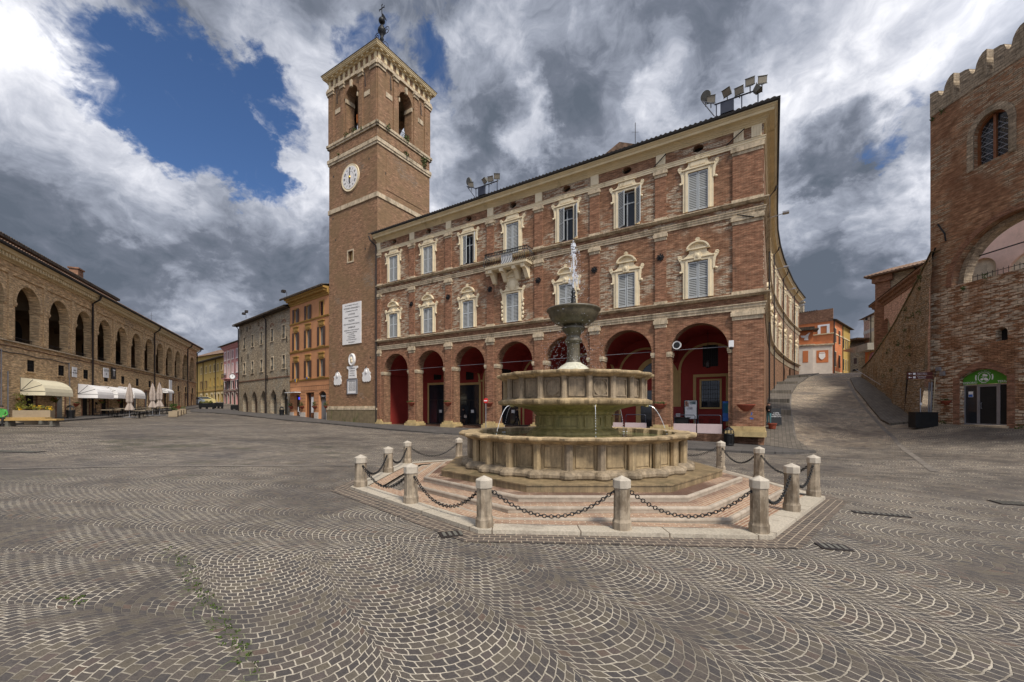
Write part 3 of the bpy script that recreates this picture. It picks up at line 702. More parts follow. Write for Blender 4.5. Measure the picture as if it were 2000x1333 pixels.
# ================================================================== PALAZZO
PF = Frame(-13.672, 43.089, 15, 25)
pal = PF.thing('town_palace', 'long three storey red brick palace with a seven arch portico, cream windows and roof floodlights', 'palace')
L = 33.9
BC = [2.49, 7.08, 11.71, 16.37, 21.0, 25.64, 30.3]        # bay centres
HW = [1.72, 1.72, 1.72, 1.75, 1.75, 1.74, 1.71]
PC = [4.78, 9.40, 14.03, 18.68, 23.32, 27.97]             # pilasters
ops = []
WC = [2.24, 6.9, 11.65, 16.25, 21.05, 25.66, 30.28]
for c, h, w_ in zip(BC, HW, WC):
    ops += [(c-h, c+h, .55, 5.9, 'arch', 1.73, .85), (w_-.6, w_+.6, 9.26, 11.6, 'rect', 0, .28), (w_-.6, w_+.6, 14.88, 17.35, 'rect', 0, .28), (w_-.34, w_+.34, 18.5, 18.84, 'oval', .23, .4)]
mb = MB(); mb.wall(L, -2, 19.95, ops); mb.box(L-.01, L-.002, .0, .3, -2, 19.9); mb.build('wall', 'palbrick', pal)
wingW = [(15, 25), (17.65, 29.25), (20.3, 33.5), (23.0, 37.8), (25.7, 42), (28.5, 46), (31.5, 50), (34.9, 54.3), (38.3, 58.5), (42, 62.8), (45.8, 67)]
ca, sa = math.cos(PF.ang), math.sin(PF.ang)
def ploc(p): dx_, dy_ = p[0]-PF.P[0], p[1]-PF.P[1]; return (dx_*ca+dy_*sa, -dx_*sa+dy_*ca)
wing = [ploc(p) for p in wingW]; wing[0] = (L, 0.0)
endp = ploc((41.5, 71)); path = [(-.22, 0)]+wing+[endp]
arch = MB()
for c, h in zip(BC, HW): arch.mark().archring(c, 5.92, h, h+.30, -.03, .03, seg=18, sq=1.0)
arch.build('arch_surround', 'pilbrick', pal)
imp = MB()
for c, h in zip(BC, HW):
    for s_ in (-1, 1):
        x_ = c+s_*h; imp.mark().box(x_-s_*.07, x_+s_*.42, -.07, .88, 5.72, 5.92); imp.box(x_-s_*.04, x_+s_*.40, -.05, .87, 5.60, 5.72)
imp.build('impost', 'trav', pal)
pil = MB(); cap = MB(); base = MB(); tri = MB()
for c in PC+[0.0, 33.05]:
    h = .80 if c > 33 else .36
    for z0, z1 in ((1.0, 7.55), (9.3, 13.38), (14.86, 17.62)): 
        pil.mark().box(max(c-h, -.2), min(c+h, L-.002), -.10, .02, z0, z1)
    for z0, z1 in ((7.55, 8.13), (13.38, 13.9), (17.62, 18.1)):
        zm = z0+(z1-z0)*.5
        cap.mark().box(max(c-h-.03, -.22), c+h+.03, -.13, .02, z0, zm-.06); cap.box(max(c-h-.10, -.22), c+h+.09, -.20, .02, zm-.06, z1-.1); cap.box(max(c-h-.05, -.22), c+h+.05, -.15, .02, z1-.1, z1)
    for z0 in (9.12, 14.72): cap.mark().box(max(c-h-.06, -.2), c+h+.06, -.16, .02, z0, z0+.18)
    if c < 33:
        tri.mark().box(c-.30, c+.30, -.09, .02, 18.45, 19.13)
    hb = h+.12
    xr_ = min(c+hb+.3, L+.12); base.mark().box(max(c-hb-.3, -.2), xr_, -.30, 1.0, .45, .78); base.box(max(c-hb-.17, -.2), min(c+hb+.17, xr_-.04), -.23, .95, .78, .93); base.box(max(c-hb, -.2), min(c+hb, xr_-.07), -.17, .9, .93, 1.07)
for a_, b_ in ((32.3, 32.85), (33.25, 33.8)): 
    tri.mark()
    for k in range(4): tri.box(a_+k*(b_-a_)/4+.015, a_+(k+1)*(b_-a_)/4-.015, -.10, .02, 18.45, 19.13)
    tri.box(a_, b_, -.06, .02, 18.45, 19.13)
pil.build('pilaster', 'pilbrick', pal); cap.build('capital', 'trav', pal); base.build('pier_base', 'basestone', pal); tri.build('triglyph', 'cream', pal)
def moul(name, mat, prof): b_ = MB().sweep(path, prof); return b_.build(name, mat, pal)
moul('string_course', 'trav', [(-.1,8.13),(.07,8.13),(.07,8.28),(.11,8.30),(.11,8.45),(.16,8.47),(.16,8.53),(-.1,8.53)])
moul('sill_course', 'trav', [(-.1,8.93),(.12,8.95),(.2,9.02),(.30,9.05),(.30,9.12),(-.1,9.14)])
moul('string_course', 'trav', [(-.1,13.9),(.07,13.9),(.07,14.03),(.11,14.05),(.11,14.17),(.15,14.19),(.15,14.24),(-.1,14.24)])
moul('sill_course', 'trav', [(-.1,14.54),(.12,14.56),(.2,14.63),(.28,14.66),(.28,14.72),(-.1,14.74)])
moul('frieze_course', 'cream', [(-.1,18.1),(.06,18.1),(.06,18.2),(.09,18.22),(.09,18.33),(.13,18.35),(.13,18.39),(-.1,18.40)])
moul('cornice', 'cornice', [(-.1,19.13),(.06,19.13),(.06,19.2),(.1,19.22),(.13,19.29),(.19,19.31),(.19,19.38),(.26,19.42),(.29,19.46),(.54,19.48),(.54,19.64),(.58,19.66),(.61,19.71),(.69,19.76),(.70,19.86),(-.1,19.86)])
moul('gutter', 'slate', [(.60,19.87),(.70,19.81),(.80,19.85),(.83,19.96),(.7,19.98),(.6,19.96)])
# roof: rippled rows of pan tiles over the front, plain hip over the side
def ripple(mb_, x0, x1, y0, z0, y1, z1, pitch=.30, amp=.055, hip=0.0):
    k = int((x1-x0)/pitch*4)+1; vs = []; 
    for i in range(k+1):
        x = x0+(x1-x0)*i/k; h = amp*math.sin(2*math.pi*(x-x0)/pitch)
        xt = min(x, x1-hip) if hip else x
        vs += [(x, y0, z0-.05), (x, y0, z0+h+.06), (xt, y1, z1+h)]
    mb_.add(vs, [(3*i+a, 3*i+3+a, 3*i+4+a, 3*i+1+a) for i in range(k) for a in (0, 1)])
rf = MB(); ripple(rf, -.75, L+.72, -.74, 19.98, 5.5, 21.8, hip=7.0)
inn = []
for i, p in enumerate(wing+[endp]):
    inn.append(p)
vs = []; pts = [(L+1.05, -1.05)]+[None]*0
def offs(path_, o_):
    out = []
    for i, p in enumerate(path_):
        p = Vector(p); d0 = (p-Vector(path_[i-1])).normalized() if i else None; d1 = (Vector(path_[i+1])-p).normalized() if i < len(path_)-1 else None
        d0 = d0 or d1; d1 = d1 or d0; n0 = Vector((d0.y, -d0.x)); n1 = Vector((d1.y, -d1.x)); mm = (n0+n1)/(1+n0.dot(n1)); out.append(p+mm*o_)
    return out
A_, B_ = offs(path, .74), offs(path, -6.0)
for a, b, c_, d_ in zip(A_[1:], B_[1:], A_[2:], B_[2:]):
    rf.quad((a.x, a.y, 19.97), (c_.x, c_.y, 19.97), (d_.x, d_.y, 22.2), (b.x, b.y, 22.2))
rf.build('roof', 'tiledark', pal)
lid = MB(); lid.slab([(-.2, .1), (L-.2, .1)]+[(p.x, p.y) for p in offs(path, -.2)[2:]]+[(20, 40), (0, 9)], 19.7, 19.75); lid.build('roof_deck', 'slate', pal)
# side wing walls, bending with the street
sw = MB()
segs = list(zip(wing, wing[1:]))+[(wing[-1], endp)]
winpos = []
for i, (p0, p1) in enumerate(segs):
    a_ = math.atan2(p1[1]-p0[1], p1[0]-p0[0]); ln = math.hypot(p1[0]-p0[0], p1[1]-p0[1])
    sw.T = Matrix.Translation((p0[0], p0[1], 0)) @ Matrix.Rotation(a_, 4, 'Z')
    o_ = []
    if i < len(segs)-1:
        c = ln/2
        o_ = [(c-.6, c+.6, 9.26, 11.6, 'rect', 0, .28), (c-.6, c+.6, 14.88, 17.35, 'rect', 0, .28)]
        winpos.append((p0[0]+math.cos(a_)*c, p0[1]+math.sin(a_)*c, a_))
        if i in (7, 8): o_.append((c-1.0, c+.8, 4.0, (6.6, 7.0)[i-7], 'goth', 1.3, .5))
    sw.wall(ln, -2, 19.95, o_)
sw.build('side_wall', 'palbrick', pal)
dd = MB()
for i in (7, 8):
    p0, p1 = segs[i]; a_ = math.atan2(p1[1]-p0[1], p1[0]-p0[0])
    dd.T = Matrix.Translation((p0[0], p0[1], 0)) @ Matrix.Rotation(a_, 4, 'Z'); dd.mark().box(1.3, 4.2, .5, .56, 3, 9)
dd.build('side_door', 'black', pal)

# --- windows
def scroll(mb_, x, z, s_, r=.15, y0=-.16, y1=-.02):
    k = 14; pts = []
    for i in range(k+1):
        t = i/k; a = R(-60+400*t); rr = r*(1-.62*t)
        pts.append((x+s_*rr*math.cos(a), (y0+y1)/2-.03*t, z+rr*math.sin(a)))
    mb_.tube(pts, .042, 6, r1=.025)
def surround(kind):
    m = MB()
    h = 2.34 if kind != 'upper' else 2.47
    for s_ in (-1, 1):
        m.box(s_*.60, s_*.74, -.14, .02, 0, h+.02); m.box(s_*.74, s_*.90, -.09, .02, 0, h+.02)
        # scroll ear: S curve band hung beside the lintel
        ear = [(s_*.88, h-.62), (s_*1.0, h-.60), (s_*.99, h-.25), (s_*1.05, h+.06), (s_*1.15, h+.20), (s_*1.21, h+.36), (s_*1.16, h+.48), (s_*1.05, h+.50), (s_*.97, h+.36), (s_*.92, h+.15), (s_*.88, h)]
        m.prism(ear if s_ > 0 else ear[::-1], -.12, .02)
        scroll(m, s_*1.09, h+.38, s_, .125); m.ball((s_*1.06, -.1, h-.60), .085, .07, .085, 8, 6)
    m.box(-.90, .90, -.10, .02, h+.02, h+.20); m.box(-.74, .74, -.14, -.10, h+.02, h+.14); m.box(-.97, .97, -.19, .02, h+.20, h+.28)
    if kind == 'upper':
        m.prism([(-.90, h+.28), (.90, h+.28), (.70, h+.36), (.60, h+.46), (.56, h+.70), (-.56, h+.70), (-.60, h+.46), (-.70, h+.36)], -.11, .02)
        m.box(-.44, .44, -.14, -.10, h+.38, h+.62)
        m.box(-.68, .68, -.19, .02, h+.70, h+.77)
        for a in (-60, -30, 0, 30, 60): m.tube([(0, -.12, h+.76), (.2*math.sin(R(a)), -.14, h+.78+.22*math.cos(R(a)))], .035, 6, r1=.055)
        for s_ in (-1, 1): scroll(m, s_*.32, h+.84, s_, .075)
    else:
        b = .55 if kind == 'crest' else 0
        m.prism([(-.90, h+.28), (.90, h+.28), (.68, h+.40), (.52, h+.56), (.52, h+.74+b), (-.52, h+.74+b), (-.52, h+.56), (-.68, h+.40)], -.11, .02)
        if kind == 'crest':
            m.ball((0, -.16, h+.62), .36, .12, .46, 14, 8); m.ball((0, -.24, h+.62), .22, .09, .30, 12, 8)
            for s_ in (-1, 1):
                scroll(m, s_*.50, h+.62, s_, .16)
                for j in range(5): m.ball((s_*(.98+.05*(j % 2)), -.08, h-.7-.33*j), .09, .08, .15, 8, 5)
        else:
            m.prism([(-.22, h+.06), (.22, h+.06), (.16, h+.52), (-.16, h+.52)], -.21, -.02)
            m.ball((0, -.2, h+.30), .12, .07, .16, 8, 6)
        zb = h+.74+b
        m.box(-.70, .70, -.22, .02, zb, zb+.08)
        m.archring(0, zb+.0, .58, .69, -.26, .02, 8, 172, 16, .74); m.archring(0, zb+.0, .50, .58, -.17, .02, 8, 172, 16, .74)
        m.prism([(.56*math.cos(R(a)), zb+.07+.36*math.sin(R(a))) for a in range(4, 180, 12)], -.08, .02)
        for a in (-55, -28, 0, 28, 55): m.tube([(0, -.16, zb+.48), (.17*math.sin(R(a)), -.18, zb+.50+.24*math.cos(R(a)))], .035, 6, r1=.05)
    return m, h
def leafmb(h, w_=.57, half=True):
    fr = MB(); fr.box(0, .06, -.025, .025, 0, h); fr.box(w_-.06, w_, -.025, .025, 0, h)
    for z in (0, h*.53, h-.07): fr.box(.06, w_-.06, -.024, .024, z, z+.07)
    lv = MB(); lv.box(.06, w_-.06, -.012, .012, .05, h-.05)
    return fr, lv
protos = {}
def make_window(kind, x, y, z, ang, open_=0.0):
    if kind not in protos:
        m, h = surround(kind)
        o_ = m.build('window', 'cream', pal); o_['label'] = {'upper': 'window with cream scroll frame and shell crest', 'lower': 'window with cream scroll frame and round pediment', 'crest': 'window with coat of arms above it'}[kind]
        pane = MB().box(-.60, .60, .20, .24, 0, h).build('pane', 'glass', o_)
        fm = MB()
        for a in (-.60, -.04, .52): fm.box(a, a+.08, .15, .20, 0, h)
        for a in (0, h*.66, h-.08): fm.box(-.60, .60, .152, .198, a, a+.08)
        fm.build('window_frame', 'shutframe', o_)
        f_, l_ = leafmb(h-.04)
        for s_ in (-1, 1):
            sh = f_.build('shutter', 'shutframe', o_) if s_ < 0 else sh.copy()
            if s_ > 0: C.objects.link(sh)
            sh.location = (s_*.59, -.035, .02); sh.rotation_euler = (0, 0, 0 if s_ < 0 else math.pi)
        # slats live in one mesh for both leaves
        lm = MB(); lm.box(-.53, -.07, -.05, -.02, .06, h-.08); lm.box(.07, .53, -.05, -.02, .06, h-.08); lm.build('slats', 'louvre', o_)
        protos[kind] = o_; first = True
    else:
        s0 = protos[kind]; o_ = s0.copy(); C.objects.link(o_)
        for g in s0.children:
            d_ = g.copy(); C.objects.link(d_); d_.parent = o_
    o_.location = (x, y, z); o_.rotation_euler = (0, 0, ang)
    if open_:
        for g in list(o_.children):
            nm = g.name.split('.')[0]
            if nm == 'slats': bpy.data.objects.remove(g)
            elif nm == 'shutter':
                s_ = -1 if g.location.x < 0 else 1
                aa = open_[0] if s_ < 0 else open_[1]
                g.rotation_euler = (0, 0, R(-aa) if s_ < 0 else math.pi+R(aa))
                sl = MB().box(.06, .51, -.014, .014, .05, 2.38).build('slats', 'louvre', o_)
                sl.location = (g.location.x, g.location.y, g.location.z); sl.rotation_euler = g.rotation_euler
    return o_
for i, c in enumerate(WC):
    make_window('crest' if i == 3 else 'lower', c, 0, 9.26, 0)
    make_window('upper', c, 0, 14.88, 0, {2: (20, 135), 4: (25, 140), 5: (28, 142)}.get(i, 0.0))
for x_, y_, a_ in winpos[2:]:
    make_window('lower', x_, y_, 9.26, a_); make_window('upper', x_, y_, 14.88, a_)
# balcony
bal = MB(); bal.box(14.15, 18.1, -1.0, .02, 13.62, 13.80); bal.box(14.25, 18.0, -.9, .02, 13.52, 13.62); bo = bal.build('balcony', 'cream', pal)
cs = MB()
for c in (14.55, 15.65, 16.85, 17.7):
    cs.mark().add([(c-.17, y, z) for y, z in ((0, 12.55), (-.22, 12.62), (-.42, 12.95), (-.62, 13.22), (-.90, 13.30), (-.93, 13.52), (0, 13.52))]+[(c+.17, y, z) for y, z in ((0, 12.55), (-.22, 12.62), (-.42, 12.95), (-.62, 13.22), (-.90, 13.30), (-.93, 13.52), (0, 13.52))],
           [tuple(range(7)), tuple(range(13, 6, -1))]+[(i, i+7, (i+1) % 7+7, (i+1) % 7) for i in range(7)])
cs.build('console', 'cream', bo)
rl = MB()
bp = [(14.1, y) for y in (-.1, -.35, -.6, -.85)]+[(14.18+.155*i, -.98) for i in range(26)]+[(18.12, y) for y in (-.85, -.6, -.35, -.1)]
for x_, y_ in bp:
    ox = -1 if x_ < 14.15 else (1 if x_ > 18.1 else 0); oy = -1 if y_ < -.9 else 0
    rl.tube([(x_+ox*o_, y_+oy*o_, z) for o_, z in ((0, 13.8), (.16, 13.92), (.25, 14.12), (.2, 14.36), (.06, 14.6), (0, 14.85))], .026, 4)
for o_, z in ((0, 14.85), (0, 14.62)): rl.tube([(14.1, 0, z), (14.1, -1, z), (18.12, -1, z), (18.12, 0, z)], .04, 4)
for i in range(25): rl.tube([(14.2+.155*i, -1, 14.62), (14.28+.155*i, -1.06, 14.74), (14.2+.155*i, -1, 14.85)], .02, 4)
rl.build('railing', 'iron', bo)
fl = MB().box(15.7, 16.75, -.93, -.90, 13.82, 14.72); fl.build('pale_cloth', 'white', bo)
# iron wall anchors
for c in PC+[33.0]:
    m = MB(); z = 12.25
    for k in range(4):
        a = R(45*k); m.box(-.22, .22, -.03, .03, -.035, .035) if 0 else m.prism([(.24*math.cos(a)-.04*math.sin(a), .24*math.sin(a)+.04*math.cos(a)), (-.24*math.cos(a)-.04*math.sin(a), -.24*math.sin(a)+.04*math.cos(a)), (-.24*math.cos(a)+.04*math.sin(a), -.24*math.sin(a)-.04*math.cos(a)), (.24*math.cos(a)+.04*math.sin(a), .24*math.sin(a)-.04*math.cos(a))], -.03-.004*k, .03)
    m.ball((0, -.03, 0), .09, .07, .09, 8, 5)
    if c < 33: a_ = m.build('wall_anchor', 'iron', pal); a_.location = (c, -.14, z)
for (x0, z0, x1, z1) in ((27.55, 18.35, 28.35, 19.0), (31.9, 18.35, 32.9, 19.05), (32.5, 13.95, 33.4, 13.6)):
    MB().tube([(x0, -.22, z0), (x1, -.22, z1)], .035, 5).build('tie_bar', 'iron', pal)
# drainpipes
dp = MB(); dp.tube([(-.7, -.7, 19.8), (-.6, -.6, 19.4), (-.22, -.22, 18.9), (-.17, -.2, 18.5), (-.17, -.2, 9), (-.17, -.2, .3)], .075, 8); dp.build('drainpipe', 'pipe', pal)
for wi in (2, 5, 7, 9):
    x_, y_ = wing[wi]; a_ = math.atan2(wing[wi+1][1]-y_, wing[wi+1][0]-x_); nx_, ny_ = math.sin(a_), -math.cos(a_)
    MB().tube([(x_+nx_*.7, y_+ny_*.7, 19.8), (x_+nx_*.6, y_+ny_*.6, 19.45), (x_+nx_*.2, y_+ny_*.2, 19.0), (x_+nx_*.2, y_+ny_*.2, 0)], .07, 6).build('drainpipe', 'pipe', pal)
    MB().tube([(x_+nx_*.1, y_+ny_*.1, 17.3), (x_+nx_*1.5, y_+ny_*1.5, 17.5)], .03, 5).box(x_+nx_*1.3-.22, x_+nx_*1.3+.22, y_+ny_*1.3-.22, y_+ny_*1.3+.22, 17.42, 17.54).build('street_light', 'greymetal', pal)
# --- portico interior
pf = MB().slab([(-.1, .0), (L-.3, .0), (L-.3, 5.2), (-.1, 5.2)], -.5, .55); pf.build('portico_floor', 'brown', pal)
step = MB().box(1.0, 24, -.45, .0, -.2, .42); step.build('portico_step', 'brown', pal)
IY = 5.0
IF = Frame(*PF.W(0, IY), *PF.W(10, IY))
iw = MB(); iw.box(-.2, L-.1, IY, IY+.2, .5, 8.2); iw.box(-.1, 0, .0, IY, .5, 8.2); iw.box(L-.35, L-.25, .9, IY, .5, 8.2)
iw.build('inner_wall', 'redwall', pal)
vt = MB()
for c in BC:
    r_ = 2.28; vt.mark()
    for i in range(12):
        t0, t1 = math.pi*i/12, math.pi*(i+1)/12
        vt.quad((c+r_*math.cos(t0), .86, 5.7+r_*math.sin(t0)*.88), (c+r_*math.cos(t0), IY, 5.7+r_*math.sin(t0)*.88), (c+r_*math.cos(t1), IY, 5.7+r_*math.sin(t1)*.88), (c+r_*math.cos(t1), .86, 5.7+r_*math.sin(t1)*.88))
vt.build('vault', 'redwall', pal)
cb = MB()
for i, c in enumerate(BC):
    cb.mark().archring(c, 5.0, 1.98, 2.16, IY-.05, IY, seg=18, sq=.95)
    for s_ in (-1, 1): cb.box(c+s_*1.98, c+s_*2.16, IY-.05, IY, .55, 5.0); cb.box(c+s_*1.95, c+s_*2.31, IY-.08, IY, 4.9, 5.08)
    vt = None
cb.build('cream_rib', 'creamband', pal)
pb = MB()
for c in (BC[5]+2.15+.17, BC[4]+2.32, ): pb.mark().box(c-.12, c+.12, IY-.03, IY, .55, 4.9)
pb.build('brick_panel', 'redbrick', pal)
rods = MB()
for c, h in zip(BC, HW): rods.mark().tube([(c-h, .42, 6.05), (c+h, .42, 6.05)], .016, 5)
rods.build('tie_rod', 'greymetal', pal)
def doorway(px0, px1, pyt, frame=.22, label=None, up=None):
    u0, u1 = IF.U(px0), IF.U(px1); zt = IF.Z((px0+px1)/2, pyt)
    f_ = MB(); f_.box(u0, u0+frame, IY-.08, IY, .55, zt); f_.box(u1-frame, u1, IY-.08, IY, .55, zt); f_.box(u0+frame, u1-frame, IY-.08, IY, zt-frame, zt)
    d_ = f_.build('doorway', 'creamband', pal)
    MB().box(u0+frame, u1-frame, IY-.03, IY-.005, .55, zt-frame).build('door_glass', 'glass', d_)
    b_ = MB(); uc = (u0+u1)/2; b_.box(uc-.05, uc+.05, IY-.07, IY-.03, .55, zt*.62); b_.box(u0+frame, u1-frame, IY-.07, IY-.031, zt*.62, zt*.62+.1)
    b_.box(u0+frame, u0+frame+.07, IY-.071, IY-.031, .55, zt-frame); b_.box(u1-frame-.07, u1-frame, IY-.071, IY-.031, .55, zt-frame)
    b_.build('door_bars', 'black', d_)
    MB().box(uc+.25, uc+.6, IY-.085, IY-.075, 1.75, 2.05).build('paper_notice', 'white', d_)
    if up:
        a_, b2, t_, b3 = up; m = MB().box(IF.U(a_), IF.U(b2), IY-.03, IY-.005, IF.Z((a_+b2)/2, b3), IF.Z((a_+b2)/2, t_))
        g_ = m.build('grated_window', 'darkin', pal)
        gr = MB(); 
        for j in range(6): x_ = IF.U(a_)+(IF.U(b2)-IF.U(a_))*j/5; gr.box(x_-.015, x_+.015, IY-.06, IY-.03, IF.Z((a_+b2)/2, b3), IF.Z((a_+b2)/2, t_))
        for j in range(5): z_ = IF.Z((a_+b2)/2, b3)+(IF.Z((a_+b2)/2, t_)-IF.Z((a_+b2)/2, b3))*j/4; gr.box(IF.U(a_), IF.U(b2), IY-.055, IY-.035, z_-.015, z_+.015)
        gr.build('grating', 'iron', g_)
doorway(836, 876, 748, up=(848, 862, 713, 742))
doorway(895, 940, 748, up=(911, 925, 711, 742))
doorway(975, 1017, 740, up=(978, 998, 700, 735))
doorway(1085, 1130, 725, up=(1095, 1115, 690, 722))
# big arched door of the sixth bay
m = MB(); c6 = IF.U(1283); m.archring(c6, 4.6, 1.25, 1.62, IY-.1, IY, seg=18); m.box(c6-1.62, c6-1.25, IY-.1, IY, .55, 4.6); m.box(c6+1.25, c6+1.62, IY-.1, IY, .55, 4.6)
d6 = m.build('arched_doorway', 'creamband', pal); m = MB(); m.box(c6-1.25, c6+1.25, IY-.03, IY-.005, .55, 3.6); m.prism([(c6+1.25*math.cos(R(a)), 4.6+1.25*math.sin(R(a))) for a in range(0, 181, 12)], IY-.03, IY-.005); m.build('door_glass', 'glass', d6)
# framed window of the seventh bay
u0, u1, zt, zb = IF.U(1354), IF.U(1424), IF.Z(1389, 731), IF.Z(1389, 812)
m = MB(); m.box(u0, u0+.2, IY-.06, IY, .9, zt); m.box(u1-.2, u1, IY-.06, IY, .9, zt); m.box(u0+.2, u1-.2, IY-.06, IY, zt-.2, zt)
g7 = m.build('framed_window', 'creamband', pal)
a0, a1, b0, b1 = IF.U(1370), IF.U(1406), IF.Z(1388, 796), IF.Z(1388, 744)
m = MB(); m.box(a0-.12, a0, IY-.08, IY, b0-.12, b1+.12); m.box(a1, a1+.12, IY-.08, IY, b0-.12, b1+.12); m.box(a0, a1, IY-.08, IY, b1, b1+.12); m.box(a0, a1, IY-.08, IY, b0-.12, b0); m.build('inner_frame', 'creamband', g7)
MB().box(a0, a1, IY-.03, IY-.005, b0, b1).build('pane', 'glass', g7)
m = MB()
for j in range(9): x_ = a0+(a1-a0)*j/8; m.box(x_-.014, x_+.014, IY-.075, IY-.045, b0, b1)
for j in range(7): z_ = b0+(b1-b0)*j/6; m.box(a0, a1, IY-.07, IY-.05, z_-.014, z_+.014)
m.build('grating', 'iron', g7)
a0, a1, b0, b1 = IF.U(1373), IF.U(1402), IF.Z(1388, 716), IF.Z(1388, 675)
g_ = MB().box(a0, a1, IY-.03, IY-.005, b0, b1).build('grated_window', 'darkin', pal); m = MB()
for j in range(8): x_ = a0+(a1-a0)*j/7; m.box(x_-.014, x_+.014, IY-.06, IY-.03, b0, b1)
for j in range(7): z_ = b0+(b1-b0)*j/6; m.box(a0, a1, IY-.055, IY-.035, z_-.014, z_+.014)
m.build('grating', 'iron', g_)
# carved monument on the first bay's wall
uc = IF.U(792); m = MB(); m.ball((uc, IY-.05, 3.6), .45, .14, .75, 12, 8); m.ball((uc, IY-.12, 4.2), .28, .16, .3, 10, 6); m.box(uc-.5, uc+.5, IY-.2, IY, 2.75, 2.95)
for s_ in (-1, 1): m.ball((uc+s_*.42, IY-.08, 3.2), .16, .12, .34, 8, 6)
m.build('carved_memorial', 'fount', pal)

# ================================================================== BELL TOWER
TF = Frame(-20.693, 47.518, -20.693+.8458*8.08, 47.518-.5336*8.08)
tow = TF.thing('bell_tower', 'tall square red brick bell tower with a white clock, open belfry and iron vane', 'bell tower')
S = 8.08
def four(fn):
    for k in range(4):
        T_ = Matrix.Rotation(R(90*k), 4, 'Z'); o_ = ((0,0),(S,0),(S,S),(0,S))[k]
        fn(Matrix.Translation((o_[0], o_[1], 0)) @ T_, k)
tw = MB()
def f_(T_, k):
    tw.T = T_
    tw.wall(S, -1, 39.0, [(3.05, 5.03, 31.78, 36.05, 'arch', 1.0, 1.1)]+([(3.35, 4.20, 18.15, 19.25, 'rect', 0, .5)] if k == 0 else []))
four(f_); tw.T = Matrix.Identity(4); tw.build('wall', 'towbrick', tow)
tp = MB()
def f_(T_, k):
    tp.T = T_
    for a_, b_ in ((0.0, .95), (7.13, S), (2.2, 2.75), (5.33, 5.88)): tp.mark().box(a_, b_, -.12, .02, 31.85, 37.3)
    tp.mark().archring(4.04, 36.05, 1.0, 1.28, -.08, .04, seg=18)
    tp.mark().box(.35, 7.7, -.05, .02, 30.3, 31.2)
    tp.box(1.2, 6.9, -.04, .02, 25.2, 29.2) if k == 1 else None
four(f_); tp.build('belfry_pilaster', 'towbrick', tow)
wb = MB()
def rings(mb_, o_, z0, z1): mb_.box(-o_, S+o_, -o_, S+o_, z0, z1)
for o_, z0, z1 in ((.10, 24.03, 24.5), (.10, 29.50, 29.75), (.17, 29.75, 30.14)): 
    wb.mark(); wb.add([(-o_,-o_,z0),(S+o_,-o_,z0),(S+o_,S+o_,z0),(-o_,S+o_,z0),(-o_,-o_,z1),(S+o_,-o_,z1),(S+o_,S+o_,z1),(-o_,S+o_,z1)], [(0,3,2,1),(4,5,6,7),(0,1,5,4),(1,2,6,5),(2,3,7,6),(3,0,4,7)])
def f_(T_, k):
    wb.T = T_
    wb.mark().box(-.16, S+.16, -.16, .1, 31.33, 31.55); wb.box(-.24, S+.24, -.24, .1, 31.55, 31.81)
    for a_, b_ in ((1.15, 2.05), (6.05, 6.95)): wb.mark().box(a_, b_, -.06, .02, 35.0, 35.5)
    for a_, b_ in ((3.0, 3.15), (4.93, 5.08)): wb.mark().box(a_, b_, -.1, 1.1, 35.55, 35.98)
    for a_, b_ in ((-.1, 1.0), (7.08, S+.1), (2.12, 2.85), (5.25, 5.98)):
        wb.mark().box(a_, b_, -.22, .02, 37.35, 37.62); wb.box(a_-.06, b_+.06, -.32, .02, 37.62, 37.9)
    wb.mark().box(3.9, 4.2, -.22, .02, 36.9, 37.6)
four(f_); wb.T = Matrix.Identity(4)
wb.mark()
for o_, z0, z1 in ((.18, 37.9, 38.2), (.05, 38.2, 38.3)): rings(wb, o_, z0, z1)
wb.build('stone_band', 'trav', tow)
fz = MB(); rings(fz, .03, 38.3, 39.15); fz.build('brick_frieze', 'towbrick', tow)
br_ = MB()
def f_(T_, k):
    br_.T = T_
    for j in range(10): x_ = .05+j*(S-.45)/9; br_.box(x_, x_+.35, -.12, .0, 38.3, 39.05); br_.box(x_+.02, x_+.33, -.42, .0, 39.05, 39.22)
four(f_); br_.T = Matrix.Identity(4); rings(br_, .2, 39.0, 39.2); rings(br_, .5, 39.22, 39.34); rings(br_, .56, 39.34, 39.5); rings(br_, .62, 39.5, 39.6)
br_.build('bracket_cornice', 'cornice', tow)
m = MB(); o_ = .66
m.add([(-o_,-o_,39.6),(S+o_,-o_,39.6),(S+o_,S+o_,39.6),(-o_,S+o_,39.6),(-o_,-o_,39.67),(S+o_,-o_,39.67),(S+o_,S+o_,39.67),(-o_,S+o_,39.67),(S/2,S/2,42.4)], [(0,3,2,1),(0,1,5,4),(1,2,6,5),(2,3,7,6),(3,0,4,7),(4,5,8),(5,6,8),(6,7,8),(7,4,8)])
m.build('roof', 'tiledark', tow)
m = MB(); m.mark().box(.3, S-.3, .3, S-.3, 31.3, 31.5); m.mark().box(.3, S-.3, .3, S-.3, 38.0, 38.1); m.build('belfry_floor', 'woodbrown', tow)
# plinth
m = MB(); m.box(-.15, S+.1, -.22, .05, -1, 2.05); m.build('plinth', 'mossstone', tow)
m = MB(); m.box(-.18, S+.13, -.25, .05, 2.05, 2.25); m.box(-.1, S+.05, -.14, .05, 2.25, 2.45); m.build('plinth_moulding', 'trav', tow)
